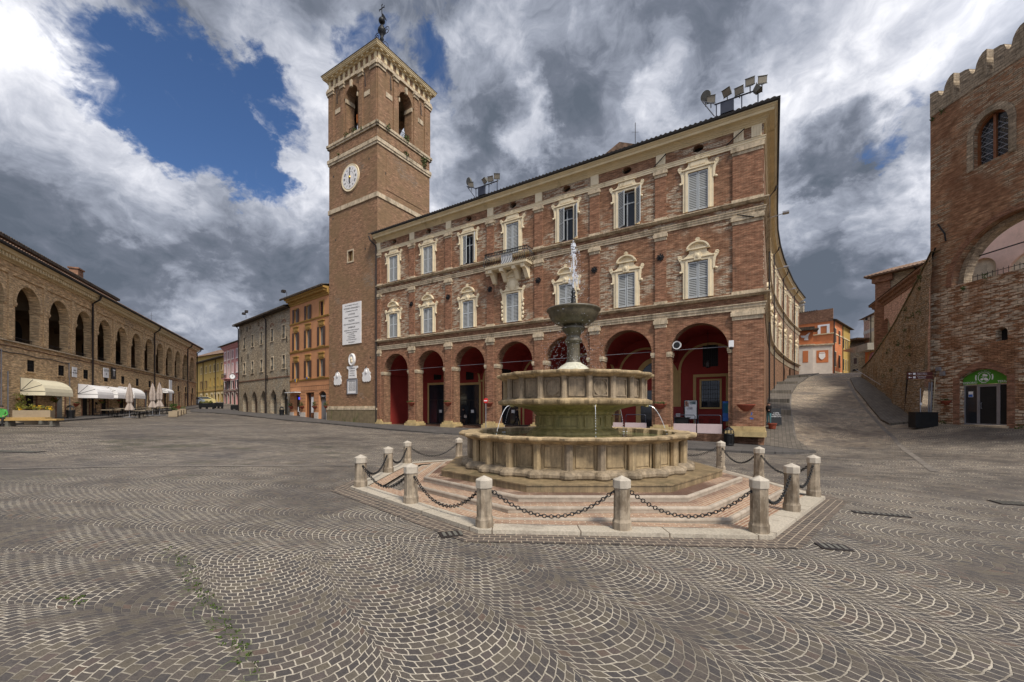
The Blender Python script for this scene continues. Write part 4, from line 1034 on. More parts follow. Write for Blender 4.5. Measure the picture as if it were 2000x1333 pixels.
# clock
cu_, cz = 3.82, 27.17
k = MB(); k.lathe([(0, .10), (1.30, .10), (1.45, .12), (1.47, 0)], seg=48); k.v = [Vector((cu_+v_.x, -v_.z, cz+v_.y)) for v_ in k.v]
clk = k.build('clock', 'cream', tow)
k = MB(); k.lathe([(0, .125), (1.22, .125), (1.22, .10)], seg=48); k.v = [Vector((cu_+v_.x, -v_.z, cz+v_.y)) for v_ in k.v]; k.build('dial', 'travw', clk)
hrs = ['I', 'II', 'III', 'IIII', 'V', 'VI', 'I', 'II', 'III', 'IIII', 'V', 'VI']
for i in range(12):
    a = 30*(i+1); t_ = text('numeral', hrs[i], .34, 'pipe', clk, (cu_+.93*math.sin(R(a)), -.135, cz+.93*math.cos(R(a))), (90, a, 0), .005)
    t_.rotation_euler = (Matrix.Rotation(R(a), 3, 'Y') @ Matrix.Rotation(R(90), 3, 'X')).to_euler()
m = MB(); m.ball((cu_, -.2, cz), .15, .08, .15, 10, 6); m.build('hub', 'gold', clk)
m = MB(); m.prism([(cu_-.06, cz-.6), (cu_+.06, cz-.6), (cu_+.03, cz+1.1), (cu_-.03, cz+1.1)], -.19, -.17); m.ball((cu_, -.18, cz-.5), .09, .02, .14); m.build('hand', 'iron', clk)
m = MB()
for i in range(60):
    a = R(6*i); m.ball((cu_+.62*math.sin(a), -.13, cz+.62*math.cos(a)), .022, .01, .022, 4, 3)
m.build('minute_dots', 'pipe', clk)
# bells, small window frame, greenery
for (x_, y_, z_, r_) in ((3.3, 3.2, 33.2, .65), (5.0, 3.0, 32.9, .55)):
    m = MB(); m.lathe([(.08, z_+1.1), (r_*.45, z_+1.05), (r_*.6, z_+.6), (r_*.75, z_+.2), (r_, z_), (r_*.9, z_)], (x_, y_), 18); m.tube([(x_, y_-1.5, z_+1.25), (x_, y_+1.5, z_+1.25)], .09, 6); m.tube([(x_, y_, z_+1.1), (x_, y_, 36)], .05, 5)
    m.build('bell', 'bell', tow, True)
m = MB(); 
for y_ in (.35, S-.4): 
    for x_ in np.arange(3.1, 5.0, .18): m.box(x_-.012, x_+.012, y_, y_+.03, 31.8, 32.9)
    m.box(3.05, 5.03, y_, y_+.03, 32.88, 32.93)
for x_ in (S-.4,):
    for y_ in np.arange(3.1, 5.0, .18): m.box(x_, x_+.03, y_-.012, y_+.012, 31.8, 32.9)
    m.box(x_, x_+.03, 3.05, 5.03, 32.88, 32.93)
m.build('belfry_railing', 'iron', tow)
m = MB(); m.mark().box(4.15, 4.3, .5, .8, 33.3, 34.2); m.mark().box(S-.8, S-.5, 3.2, 3.4, 33.2, 33.9); m.build('bell_yoke', 'orangeprint', tow)
m = MB(); m.box(3.22, 3.35, -.05, .1, 18.0, 19.4); m.box(4.2, 4.33, -.05, .1, 18.0, 19.4); m.box(3.35, 4.2, -.05, .1, 19.25, 19.4); m.box(3.35, 4.2, -.05, .1, 18.0, 18.15); wf = m.build('small_window', 'trav', tow)
MB().box(3.35, 4.2, .4, .45, 18.15, 19.25).build('pane', 'creamband', wf)
def tuft(mb_, c, r_, n_, sz=.05, sq=1.0):
    for _ in range(n_):
        d_ = Vector((random.gauss(0, 1), random.gauss(0, 1), random.gauss(0, 1)*sq)); d_ *= r_*(random.random()**.5)/max(.6, d_.length)
        p = Vector(c)+d_; a = Vector((random.uniform(-1, 1), random.uniform(-1, 1), random.uniform(-1, 1))).normalized()*sz; b = a.cross(Vector((random.uniform(-1, 1), random.uniform(-1, 1), random.uniform(-1, 1)))).normalized()*sz*.6
        mb_.add([p-a, p+b, p+a, p-b], [(0, 1, 2, 3)])
m = MB(); random.seed(3)
for (x_, y_, z_, r_, n_) in ((3.3, -.15, 31.95, .35, 60), (4.6, -.2, 31.9, .3, 30), (S+.2, 1.2, 31.7, .4, 60), (S+.2, 3.9, 31.9, .5, 90), (S+.15, 6.9, 31.0, .5, 110), (S+.15, 7.0, 30.3, .35, 60), (S+.2, 4.0, 30.3, .3, 50), (2, -.2, 30.2, .2, 15), (5.9, -.2, 31.7, .2, 20)): m.mark(); tuft(m, (x_, y_, z_), r_, n_, .10)
m.build('wall_plants', 'leaf', tow)
ph_ = MB(); random.seed(5)
for _ in range(9): y_, z_ = random.choice((1.2, 2.5, 4, 5.3, 6.6)), random.choice((20.5, 22.3, 25.6, 26.9, 28.2)); ph_.mark().box(S+.003, S+.012, y_-.1, y_+.1, z_-.14, z_+.14)
for x_, z_ in ((.7, 23.5), (.8, 28.2), (6.8, 28.3), (6.2, 19.0), (1.2, 21), (7.0, 7.5)): ph_.mark().box(x_-.08, x_+.08, -.012, -.003, z_-.1, z_+.1)
ph_.build('putlog_hole', 'black', tow)
ta = MB()
for x_ in (1.7, 6.4): ta.mark().tube([(x_-.05, -.2, 37.3), (x_+.05, -.2, 35.9)], .05, 5)
for y_ in (1.7, 6.4): ta.mark().tube([(S+.2, y_-.05, 37.3), (S+.2, y_+.05, 35.9)], .05, 5)
ta.build('tie_bar', 'iron', tow)
# weather vane
tow.scale = (1, .95, 1)
vx, vy = TF.W(S/2, S/2)
van = thing('weather_vane', 'black wrought iron vane with cross, ball, pennant and scrolls on top of the bell tower', 'weather vane', (vx, vy, 42.2), TF.ang)
van.scale = (.82, .82, .82)
m = MB(); m.lathe([(.42, 0), (.30, 1.2), (.36, 1.4), (.20, 1.6), (.14, 3.3), (.30, 3.5), (.20, 3.8), (.34, 4.3), (.58, 4.6), (.50, 5.0), (.24, 5.2), (.30, 5.35), (.12, 5.5), (.10, 6.0)], seg=12)
m.build('stem', 'iron', van, True)
m = MB(); m.ball((0, 0, 6.15), .46, seg=14, rings=10); m.tube([(0, 0, 6.5), (0, 0, 7.4)], .05, 6); m.build('ball', 'iron', van, True)
m = MB(); m.tube([(0,0,7.2),(0,0,8.35)], .06, 6); m.tube([(-.42, 0, 7.9), (.42, 0, 7.9)], .06, 6)
for s_ in (-1, 1): m.tube([(s_*.42, 0, 7.9), (s_*.54, 0, 8.05)], .045, 5); m.tube([(s_*.42, 0, 7.9), (s_*.54, 0, 7.75)], .045, 5); m.tube([(0, 0, 8.33), (s_*.15, 0, 8.48)], .045, 5)
m.build('cross', 'iron', van)
m = MB(); m.prism([(.05, 7.25), (.35, 6.9), (.6, 6.5), (1.05, 5.6), (.8, 5.85), (.42, 6.35), (.05, 6.6)], -.03, .03); m.build('pennant', 'iron', van)
m = MB()
for s_ in (-1, 1):
    m.mark(); pts = []
    for i in range(26):
        t = i/25; a = R(120-480*t); r_ = .55*(1-.75*t); pts.append((s_*(1.02+r_*math.cos(a)), 0, 4.3+r_*math.sin(a)))
    m.tube([(s_*.15, 0, 4.6)]+pts, .045, 5)
    m.mark().tube([(s_*.1, 0, 3.0), (s_*.7, 0, 2.9), (s_*1.2, 0, 2.3), (s_*1.5, 0, 1.4), (s_*1.6, 0, -.4)], .04, 5)
m.build('scroll', 'iron', van)
# plaques
def plaque(name, label, poly, z_mat, frame=None, texts=(), extra=None):
    cx = sum(p[0] for p in poly)/len(poly); zb_ = min(p[1] for p in poly)
    x_, y_ = TF.W(cx, 0); t_ = thing(name, label, 'plaque', (x_, y_, zb_), TF.ang)
    if len(texts) > 0 or extra: pass
    MB().prism([(p[0]-cx, p[1]-zb_) for p in poly], -.08, .0).build('slab', z_mat, t_)
    if frame:
        m = MB(); x0, x1, z0, z1 = min(p[0] for p in poly)-cx, max(p[0] for p in poly)-cx, 0, max(p[1] for p in poly)-zb_
        m.box(x0-.1, x0, -.14, .0, z0-.1, z1+.1); m.box(x1, x1+.1, -.14, 0, z0-.1, z1+.1); m.box(x0, x1, -.14, 0, z1, z1+.1); m.box(x0, x1, -.14, 0, z0-.1, z0); m.build('frame', frame, t_)
    for s__, sz, z in texts: text('lettering', s__, sz, 'pipe', t_, (0, -.085, z-zb_))
    return t_
plaque('inscription_slab', 'tall white marble inscription slab high on the bell tower wall', [(2.49, 9.15), (5.59, 9.15), (5.59, 13.6), (2.49, 13.6)], 'travw', None,
       [('PER LA RICORRENZA DEGLI ITALIANI', .13, 13.35), ('VITTORIO EMANUELE II', .25, 13.02), ('L INDIPENDENZA DELLA PATRIA', .14, 12.72), ('CAVOUR', .27, 12.38), ('MAESTRO DI ALTI ACCORGIMENTI', .15, 12.02), ('MAZZINI', .25, 11.68), ('PENSATORE DELLA UNITA ITALIANA', .16, 11.32), ('GARIBALDI', .25, 10.97),
        ('APPARECCHIO LA MORTE AI SUOI EROI', .14, 10.65), ('IL MUNICIPIO DI FABRIANO', .15, 10.42), ('IL PLEBISCITO', .14, 10.22), ('IL POPOLO IN FESTA', .14, 10.02), ('IL VALORE IN ARMI', .14, 9.83), ('LA CITTA RICONOSCENTE', .14, 9.62), ('MDCCCLXXXVII', .14, 9.35)])
plaque('memorial_tablet', 'square white marble tablet in a grey frame low on the bell tower', [(3.42, 3.84), (4.86, 3.84), (4.86, 5.28), (3.42, 5.28)], 'travw', 'greymetal', [('CADUTI PER LA PATRIA', .10, 5.1)]+[('ANTONIO ROSSI   LUIGI BIANCHI', .075, 4.95-.12*i) for i in range(8)])
m_ = plaque('memorial_shield', 'white marble memorial with an oval portrait above the square tablet', [(3.5, 5.45), (4.8, 5.45), (4.75, 6.4), (5.05, 6.55), (5.05, 6.75), (3.25, 6.75), (3.25, 6.55), (3.55, 6.4)], 'travw', None, [('A GIUSEPPE', .17, 6.5), ('GARIBALDI', .17, 6.25), ('IL POPOLO', .13, 6.0), ('MDCCCLXXXII', .13, 5.75)])
m = MB(); m.lathe([(0, .16), (.34, .16), (.36, .2), (.45, .22), (.5, .12), (.5, 0)], seg=24); m.v = [Vector((v_.x, -v_.z, v_.y*1.35+2.0)) for v_ in m.v]; m.build('oval_frame', 'travw', m_)
m = MB(); m.ball((0, -.22, 2.1), .12, .08, .18, 8, 6); m.ball((0, -.18, 1.8), .22, .06, .16, 8, 6); m.build('portrait_relief', 'cream', m_)
def cart(cu2, lab):
    zb_ = 4.75 if cu2 < 4 else 4.95
    t_ = plaque('cartouche_plaque', lab, [(cu2-.6, zb_+.15), (cu2-.3, zb_+.02), (cu2-.12, zb_+.12), (cu2, zb_), (cu2+.12, zb_+.12), (cu2+.3, zb_+.02), (cu2+.6, zb_+.15), (cu2+.66, zb_+.5), (cu2+.56, zb_+.75), (cu2+.68, zb_+1.0), (cu2+.42, zb_+1.1), (cu2+.3, zb_+1.4), (cu2, zb_+1.52), (cu2-.3, zb_+1.4), (cu2-.42, zb_+1.1), (cu2-.68, zb_+1.0), (cu2-.56, zb_+.75), (cu2-.66, zb_+.5)], 'travw')
    m = MB(); m.ball((0, -.1, 1.1), .18, .1, .24, 8, 6); m.build('crest', 'travw', t_)
    MB().ball((0, -.1, 1.6), .07, .06, .12, 6, 5).build('finial', 'iron', t_)
cart(1.6, 'white marble cartouche plaque left of the oval portrait on the bell tower')
cart(6.45, 'white marble cartouche plaque right of the oval portrait on the bell tower')
# ================================================================== OTHER BUILDINGS
def bwin(par, u0, u1, z0, z1, trim='ochre', tw_=.1, pane='glass', shut=None, openx=True, depth=.18, sill=True, proud=.05, lab=None):
    m = MB(); m.box(u0-tw_, u0, -proud, .01, z0-tw_*.2, z1+tw_); m.box(u1, u1+tw_, -proud, .01, z0-tw_*.2, z1+tw_); m.box(u0, u1, -proud, .01, z1, z1+tw_)
    if sill: m.box(u0-tw_-.05, u1+tw_+.05, -proud-.06, .01, z0-.12, z0)
    w_ = m.build('window', trim, par, label=lab)
    MB().box(u0, u1, depth, depth+.04, z0, z1).build('pane', pane, w_)
    m = MB(); c = (u0+u1)/2
    for a in (u0, c-.03, u1-.06): m.box(a, a+.06, depth-.05, depth, z0, z1)
    m.box(u0, u1, depth-.048, depth-.002, z0+(z1-z0)*.62, z0+(z1-z0)*.62+.06); m.build('window_bars', 'shutframe' if pane == 'glass' else pane, w_)
    if shut:
        hw = (u1-u0)/2
        for s_ in (-1, 1):
            x = u0 if s_ < 0 else u1
            m = MB()
            if openx: m.box(x-(hw+.02 if s_ < 0 else 0), x+(hw+.02 if s_ > 0 else 0), -proud-.06, -proud-.02, z0, z1)
            else: m.box(min(x, c)+.01, max(x, c)-.01, -.03, .02, z0, z1)
            m.build('shutter', shut, w_)
    return w_
def wop(u0, u1, z0, z1, d=.25): return (u0, u1, z0, z1, 'rect', 0, d)

# ---- orange building beside the tower
og = Frame(-28.6, 54.1, -20.85, 47.86)
ob = og.thing('orange_apartment_house', 'four storey orange house with brown shutters and ochre cornice between stone house and bell tower', 'house')
Lo = og.L+.15
ocs = [1.75, 4.95, 8.25]
ops = []
for c in ocs: ops += [wop(c-.42, c+.42, 13.0, 14.7), wop(c-.45, c+.45, 9.55, 11.75), wop(c-.45, c+.45, 5.95, 8.0)]
ops += [(1.2, 2.75, .6, 3.7, 'seg', .25, .35), (4.3, 6.4, .6, 4.15, 'rect', 0, .5), (7.55, 9.25, .6, 3.9, 'seg', .35, .4)]
MB().wall(Lo, -1, 16.0, ops).box(-.02, 0, .01, 8, -1, 16).build('wall', 'orange', ob)
for i, c in enumerate(ocs):
    bwin(ob, c-.42, c+.42, 13.0, 14.7, 'ochre', .14, 'graypaint' if i < 2 else 'louvreb', 'woodbrown' if i < 2 else None)
    for z0, z1 in ((9.55, 11.75), (5.95, 8.0)):
        w_ = bwin(ob, c-.45, c+.45, z0, z1, 'ochre', .14, 'graypaint', 'woodbrown')
        m = MB(); m.box(c-.62, c+.62, -.1, .01, z1+.16, z1+.66); m.box(c-.74, c+.74, -.2, .01, z1+.66, z1+.78); m.box(c-.5, c+.5, -.12, -.09, z1+.28, z1+.52); m.build('hood', 'ochre', w_)
def osw(name, mat, prof): MB().sweep([(0, .0), (Lo-.1, 0)], prof).build(name, mat, ob)
for z in (12.8, 9.2, 5.6): osw('string_course', 'ochre', [(-.02,z),(.06,z),(.1,z+.1),(.12,z+.18),(-.02,z+.18)])
for z in (4.9, 4.35): osw('groove_course', 'brown', [(-.02,z),(.012,z),(.012,z+.04),(-.02,z+.04)])
osw('cornice', 'ochre', [(-.02,15.2),(.08,15.22),(.12,15.4),(.25,15.45),(.3,15.85),(.75,15.9),(.8,16.1),(-.02,16.12)])
m = MB()
for j in range(24): m.box(.2+j*.41, .42+j*.41, -.62, -.2, 15.62, 15.86)
m.build('dentil', 'ochre', ob)
m = MB(); ripple(m, -.9, Lo, -.95, 16.15, 4, 17.3); m.box(-.9, Lo, -.95, -.85, 16.02, 16.16); m.build('roof', 'tiledark', ob)
MB().box(-.3, Lo, .3, 8, 16.0, 16.05).build('roof_deck', 'slate', ob)
m = MB()
for a, b in ((0, 1.1), (2.85, 4.2), (6.5, 7.45), (9.35, 9.9)): m.mark().box(a, b, -.05, .02, -.5, 1.75)
m.build('stone_plinth', 'whitestone', ob)
m = MB()
for a, b, z in ((1.3, 2.65, 3.85), (4.5, 6.3, 4.1)): m.mark().box(a, b, .32, .36, .8, z)
m.build('shop_door', 'glass', ob)
m = MB(); m.mark().box(5.15, 5.95, .24, .31, 1.1, 4.0); m.mark().box(4.35, 4.5, .1, .31, 1.0, 4.1); d_ = m.build('shop_door', 'winwood', ob)
m = MB(); m.mark().box(5.3, 5.8, .20, .235, 1.7, 3.6); m.mark().box(2.0, 2.3, .28, .31, 1.4, 1.9); m.mark().box(1.55, 1.75, .28, .31, 1.8, 2.4); m.build('window_poster', 'white', ob)
MB().box(7.6, 9.2, .3, .36, .8, 3.3).build('roller_shutter', 'greyroll', ob)
MB().prism([(7.6, 3.3), (9.2, 3.3), (9.2, 3.9), (8.8, 4.15), (8.0, 4.15), (7.6, 3.9)], .2, .3).build('shop_sign', 'black', ob)
text('lettering', 'Bluevox', .34, 'white', ob, (8.35, .19, 3.68)); text('lettering', 'shop', .16, 'white', ob, (8.85, .19, 3.45))
MB().box(1.95, 2.3, .2, .24, 3.35, 3.62).build('lit_sign', 'bluelit', ob)
m = MB(); m.box(.2, 3.0, -.75, .0, 4.18, 4.26); m.build('flat_canopy', 'white', ob)
m = MB()
for z in np.arange(1.9, 4.2, .38):
    for a, b in ((0, 1.1), (2.85, 4.2), (6.5, 7.45), (9.35, 9.9)): m.box(a, b, -.006, .0, z, z+.035)
for j in range(16): x = 3.2+j*.42; m.box(x, x+.03, -.006, 0, 4.42, 4.9)
m.build('stucco_joint', 'brown', ob)

m = MB(); m.mark().prism([(1.75, 5.55), (1.95, 5.6), (1.95, 5.9), (1.78, 5.95)], -.16, -.14); m.mark().prism([(4.75, 5.75), (5.1, 5.8), (5.05, 6.0), (4.75, 6.0)], -.16, -.14); m.build('blue_flag', 'blue', ob)
m = MB(); m.mark().prism([(2.0, 5.5), (2.2, 5.5), (2.2, 5.9), (2.0, 5.95)], -.16, -.14); m.mark().prism([(5.12, 5.8), (5.4, 5.9), (5.35, 6.05), (5.1, 6.0)], -.16, -.14); m.build('yellow_flag', 'flower', ob)
# ---- grey stone house with pointed arches
sf = Frame(-43.3, 66.6, -28.65, 54.14)
sb = sf.thing('stone_arcaded_house', 'grey rubble stone house with five pointed shop arches and a downpipe between two windows', 'house')
Ls = sf.L
sc_ = [2.45, 5.95, 9.5, 13.4, 17.3]; ac = [2.85, 6.7, 10.35, 13.9, 17.55]
ops = []
for c in sc_: ops += [wop(c-.42, c+.42, 11.5, 13.2), wop(c-.42, c+.42, 7.55, 9.25)]
for c in ac: ops.append((c-1.15, c+1.15, .6, 3.15, 'goth', 1.65, .55))
for c in (1.8, 4.9, 8.4): ops.append(wop(c-.3, c+.3, 14.2, 14.85, .3))
MB().wall(Ls, -1, 15.3, ops).box(-.02, 0, .01, 9, -1, 15.3).build('wall', 'stonewall', sb)
for c in sc_:
    for z0, z1 in ((11.5, 13.2), (7.55, 9.25)):
        w_ = bwin(sb, c-.42, c+.42, z0, z1, 'trav', .16, 'graypaint', None, proud=.04)
        m = MB(); m.box(c-.42, c+.42, -.02, .0, z0, z0+.06); m.box(c-.42, c+.42, -.02, 0, z0+.5, z0+.54)
        for j in range(7): m.box(c-.42+j*.135, c-.40+j*.135, -.02, 0, z0, z0+.52)
        m.build('window_rail', 'iron', w_)
for c in sc_[2:]:
    MB().archring(c, 13.45, .5, .72, -.03, .01, 10, 170, 10, .8).build('relieving_arch', 'redbrick', sb)
for c in ac:
    m = MB()
    pts = [(c+1.15*t, 3.15+1.65*math.sqrt(max(0, 4-(1+abs(t))**2))/math.sqrt(3)) for t in np.linspace(-1, 1, 17)]
    out = [(c+1.5*t, 3.15+2.25*math.sqrt(max(0, 4-(1+abs(t))**2))/math.sqrt(3)) for t in np.linspace(-1, 1, 17)]
    for i in range(16): m.quad((pts[i][0],-.03,pts[i][1]), (pts[i+1][0],-.03,pts[i+1][1]), (out[i+1][0],-.03,out[i+1][1]), (out[i][0],-.03,out[i][1]))
    m.build('arch_ring', 'merlon', sb)
for i, c in enumerate(ac):
    m = MB(); m.box(c-1.15, c+1.15, .5, .55, 0, 5); m.build('shop_front', ('woodbrown', 'woodbrown', 'woodbrown', 'glass', 'black')[i], sb)
    m = MB(); m.box(c-.1, c+.95, .42, .49, .8, 3.3); m.build('door', ('woodbrown', 'woodbrown', 'woodbrown', 'graypaint', 'greyroll')[i], sb)
    if i != 3: text('lettering', ('caffe', 'ARTE', 'Stile', '', 'gusto')[i], .42, 'white', sb, (c+.1, .44, 3.75)); 
MB().tube([(11.5, -.6, 15.2), (11.5, -.15, 14.7), (11.5, -.13, .5)], .09, 6).build('drainpipe', 'pipe', sb)
MB().tube([(.12, -.5, 15.2), (.12, -.13, 14.8), (.12, -.13, .5)], .08, 6).build('drainpipe', 'pipe', sb)
for x, z in ((1.2, 14.2), (3.9, 14.3), (1.5, 9.9), (4.3, 10.1), (18.4, 11.2), (11.9, 6.5), (18.6, 6.9)): MB().tube([(x, -.1, z+.4), (x+.1, -.12, z-.4)], .05, 5).build('tie_bar', 'iron', sb)
MB().sweep([(0, 0), (Ls, 0)], [(-.02,6.35),(.06,6.35),(.06,6.47),(-.02,6.47)]).build('string_course', 'brown', sb)
m = MB(); ripple(m, -.6, Ls+.2, -.8, 15.35, 4, 16.7); m.box(-.6, Ls+.2, -.8, -.0, 15.2, 15.27); m.build('roof', 'tiledark', sb)
MB().box(0, Ls, .3, 9, 15.3, 15.35).build('roof_deck', 'slate', sb)

# ---- pink house
kf = Frame(-57.9, 84.3, -46.6, 74.26)
pk = kf.thing('pink_town_house', 'pink stucco house with a balcony and a dark ground floor beyond the stone house', 'house')
kc = [1.1, 3.45, 6.0, 8.6]
ops = []
for c in kc: ops += [wop(c-.35, c+.35, 11.8, 13.4), wop(c-.35, c+.35, 9.1 if c != 3.45 else 8.2, 10.9), wop(c-.38, c+.38, 6.1, 7.6), (c-.6, c+.6, 2.5, 4.9, 'arch', .4, .3)]
MB().wall(kf.L, 0, 14.4, ops).box(-.02, 0, .01, 8, 0, 14.4).build('wall', 'pink', pk)
for c in kc:
    bwin(pk, c-.35, c+.35, 11.8, 13.4, 'white', .1, 'woodbrown'); bwin(pk, c-.35, c+.35, 9.1 if c != 3.45 else 8.2, 10.9, 'white', .1, 'woodbrown'); bwin(pk, c-.38, c+.38, 6.1, 7.6, 'white', .08, 'greyroll', 'black')
    m = MB(); m.archring(c, 4.9, .6, .8, -.06, .01, seg=10, sq=.7); m.box(c-.8, c-.6, -.06, .01, 2, 4.9); m.box(c+.6, c+.8, -.06, .01, 2, 4.9); m.build('door_surround', 'whitestone', pk)
    MB().box(c-.6, c+.6, .3, .34, 2, 5.3).build('door', 'greyroll', pk)
m = MB()
for a, b in ((-.03, .25), (1.95, 2.6), (4.3, 5.15), (6.85, 7.75)): m.mark().box(a, b, -.04, .0, 2, 5.5)
m.build('dark_dado', 'woodbrown', pk)
MB().sweep([(0, 0), (kf.L, 0)], [(-.02,5.6),(.1,5.6),(.16,5.8),(-.02,5.85)]).build('string_course', 'whitestone', pk)
m = MB(); 
for x in (2.3, 4.6): m.mark().box(x, x+.3, -.05, .0, 5.9, 13.8)
m.build('pilaster', 'whitestone', pk)
MB().sweep([(-.02, 0), (kf.L, 0)], [(-.02,13.8),(.15,13.85),(.3,14.1),(.5,14.3),(.55,14.45),(-.02,14.5)]).build('cornice', 'pink', pk)
m = MB(); m.box(-.8, kf.L, -.85, 6, 14.5, 14.62); m.build('roof', 'tiledark', pk)
m = MB(); m.box(2.0, 5.0, -.9, 0, 7.95, 8.1); m.box(2.4, 4.6, -.5, 0, 7.6, 7.95); bb = m.build('balcony', 'pink', pk)
m = MB(); m.box(2.0, 5.0, -.9, -.87, 8.95, 9.0)
for j in range(17): m.box(2.0+j*.186, 2.02+j*.186, -.9, -.88, 8.1, 8.95)
m.build('railing', 'iron', bb)

# ---- long yellow house, and the taller one behind it
yf = Frame(-81, 106.5, -61.8, 90)
yb = yf.thing('yellow_terrace_house', 'long low mustard yellow house closing the end of the street', 'house')
ops = []; yc = [yf.U(p) for p in (393.6, 402.8, 411, 418.6, 425.7, 433.5)]
for i, c in enumerate(yc): ops += [wop(c-.45, c+.45, 10.6, 12.2), wop(c-.42, c+.42, 7.0 if i < 2 else 7.4, 9.2 if i > 1 else 8.8)]
gc = [yf.U(p) for p in (393, 404, 414, 421, 427, 434)]
for c in gc: ops.append((c-.7, c+.7, 3, 5.5, 'rect', 0, .3))
MB().wall(yf.L, 0, 13.3, ops).build('wall', 'yellow', yb)
for i, c in enumerate(yc):
    bwin(yb, c-.45, c+.45, 10.6, 12.2, 'cornice', .12, 'woodbrown'); bwin(yb, c-.42, c+.42, 7.0 if i < 2 else 7.4, 9.2 if i > 1 else 8.8, 'yellow', .05, 'woodbrown' if i > 1 else 'greyroll', 'woodbrown' if i < 2 else None)
for c in gc:
    m = MB(); m.box(c-.9, c-.7, -.05, .01, 3, 5.5); m.box(c+.7, c+.9, -.05, .01, 3, 5.5); m.box(c-.9, c+.9, -.05, .01, 5.5, 5.9); m.build('shop_frame', 'cornice', yb)
    MB().box(c-.7, c+.7, .3, .34, 3, 5.5).build('shop_window', 'greyroll', yb)
m = MB(); ripple(m, -.5, yf.L+.5, -.9, 13.4, 6, 14.9, .5); m.box(-.5, yf.L+.5, -.9, 0, 13.25, 13.32); m.build('roof', 'tiledark', yb)
for p in (398, 422): u = yf.U(p); MB().tube([(u, -.15, 13.2), (u, -.15, 3)], .08, 6).build('drainpipe', 'pipe', yb)
MB().sweep([(0, 0), (yf.L, 0)], [(-.02,6.2),(.1,6.2),(.12,6.4),(-.02,6.45)]).build('string_course', 'ochre', yb)
MB().box(yf.L+.01, yf.L+5, .0, 6, 0, 13.3).box(yf.L-3.2, yf.L+5, 2, 8, 13.3, 16.4).build('side_block', 'yellow', yb)
uf = Frame(-92, 122, -70, 108)
ub = uf.thing('tall_yellow_house', 'taller yellow house with a brown tiled roof behind the mustard house', 'house')
MB().box(0, uf.L, 0, 8, 3, 17.2).build('wall', 'yellow', ub)
m = MB(); m.add([(-.8,-.8,17.1),(uf.L+.6,-.8,17.1),(uf.L+.6,9,17.1),(-.8,9,17.1),(4,4,19.4),(uf.L-5,4,19.4)], [(0,1,5,4),(1,2,5),(2,3,4,5),(3,0,4),(3,2,1,0)]); m.build('roof', 'tile', ub)

# ================================================================== LOGGIA (left)
lf = Frame(-35.366, 29, -35.366-.4247*52.9, 29+.9052*52.9)
lg = lf.thing('loggia_building', 'long sand coloured brick building with a row of tall open arches above small shops', 'palace')
U0 = -17.0; LE = 52.9
lc = [3.09+4.25*k for k in range(-5, 12)]
ops = [(c-1.48, c+1.48, 7.0, 9.83, 'arch', 1.5, .55) for c in lc if c > U0+1.5]
swn = [3.45+4.25*k for k in range(-4, 12)]
for c in swn: ops.append(wop(c-.48, c+.48, 4.98, 5.86, .12))
gd = [(2.8, 4.1, 4.0, 'rect'), (7.0, 8.25, 3.75, 'seg'), (11.3, 12.6, 4.0, 'rect'), (15.2, 16.6, 4.1, 'rect'), (19.6, 21.0, 4.1, 'rect'), (23.6, 24.8, 4.3, 'rect'), (27.2, 28.4, 4.4, 'rect'), (31.0, 32.2, 4.5, 'rect'),
      (35.0, 36.2, 4.5, 'seg'), (38.9, 40.1, 4.7, 'seg'), (41.9, 43.1, 4.8, 'seg'), (45.4, 46.6, 4.9, 'seg'), (49.3, 50.5, 4.9, 'seg'), (-3, -1.6, 3.6, 'seg'), (-8, -6.6, 3.6, 'seg')]
for a, b, z, k in gd: ops.append((a, b, .8, z, k, .3, .18))
m = MB(); m.wall(LE, -.5, 12.5, ops, u0=U0); m.box(LE-.01, LE, .0, 12, 0, 13.2); m.build('wall', 'logbrick', lg)
m = MB()
for c in lc:
    if c < U0+2: continue
    m.mark().archring(c, 9.83, 1.48, 1.74, -.08, .02, seg=20)
m.build('archivolt', 'logbrick', lg)
m = MB()
for c in lc:
    if c < U0+2: continue
    for s_ in (-1, 1):
        x = c+s_*1.48; m.mark().box(x-s_*.07, x+s_*.30, -.10, .57, 9.68, 9.85); m.box(x-s_*.04, x+s_*.27, -.07, .56, 9.56, 9.68)
m.build('impost', 'logbrick', lg)
m = MB()
for c in lc:
    if c < U0+2: continue
    # raised strips between the arches leave the arch in a shallow sunk panel
    m.mark().box(c+1.90, c+2.35, -.10, .01, 7.1, 11.75)
m.mark().box(U0, LE-.005, -.10, .01, 11.75, 12.0); m.build('pier_strip', 'logbrick', lg)
m = MB(); m.box(U0, LE-.03, -.15, .02, 6.93, 7.02); m.build('sill_course', 'trav', lg)
def lsw(name, mat, prof): MB().sweep([(U0, 0), (LE, 0), (LE, 10)], prof).build(name, mat, lg)
lsw('string_course', 'logbrick', [(-.02,12.0),(.12,12.0),(.16,12.08),(-.02,12.1)])
lsw('frieze', 'logbrick', [(-.02,12.1),(.08,12.1),(.08,12.55),(-.02,12.55)])
lsw('cornice', 'cornice', [(-.02,12.55),(.14,12.55),(.18,12.62),(.2,12.9),(.62,12.95),(.66,13.1),(.75,13.18),(-.02,13.2)])
m = MB()
for j in range(int((LE-U0)/.36)): x = U0+j*.36; m.box(x, x+.2, -.50, -.2, 12.66, 12.92)
m.build('dentil', 'cornice', lg)
lsw('gutter', 'slate', [(.7,13.2),(.84,13.14),(.95,13.2),(.97,13.32),(.7,13.34)])
m = MB(); ripple(m, U0, LE+.9, -.9, 13.34, 3.0, 14.0, hip=3); m.build('roof', 'tile', lg)
m = MB(); m.box(U0, LE-.05, 4.6, 4.8, 6.5, 13); m.build('gallery_back_wall', 'dimplaster', lg)
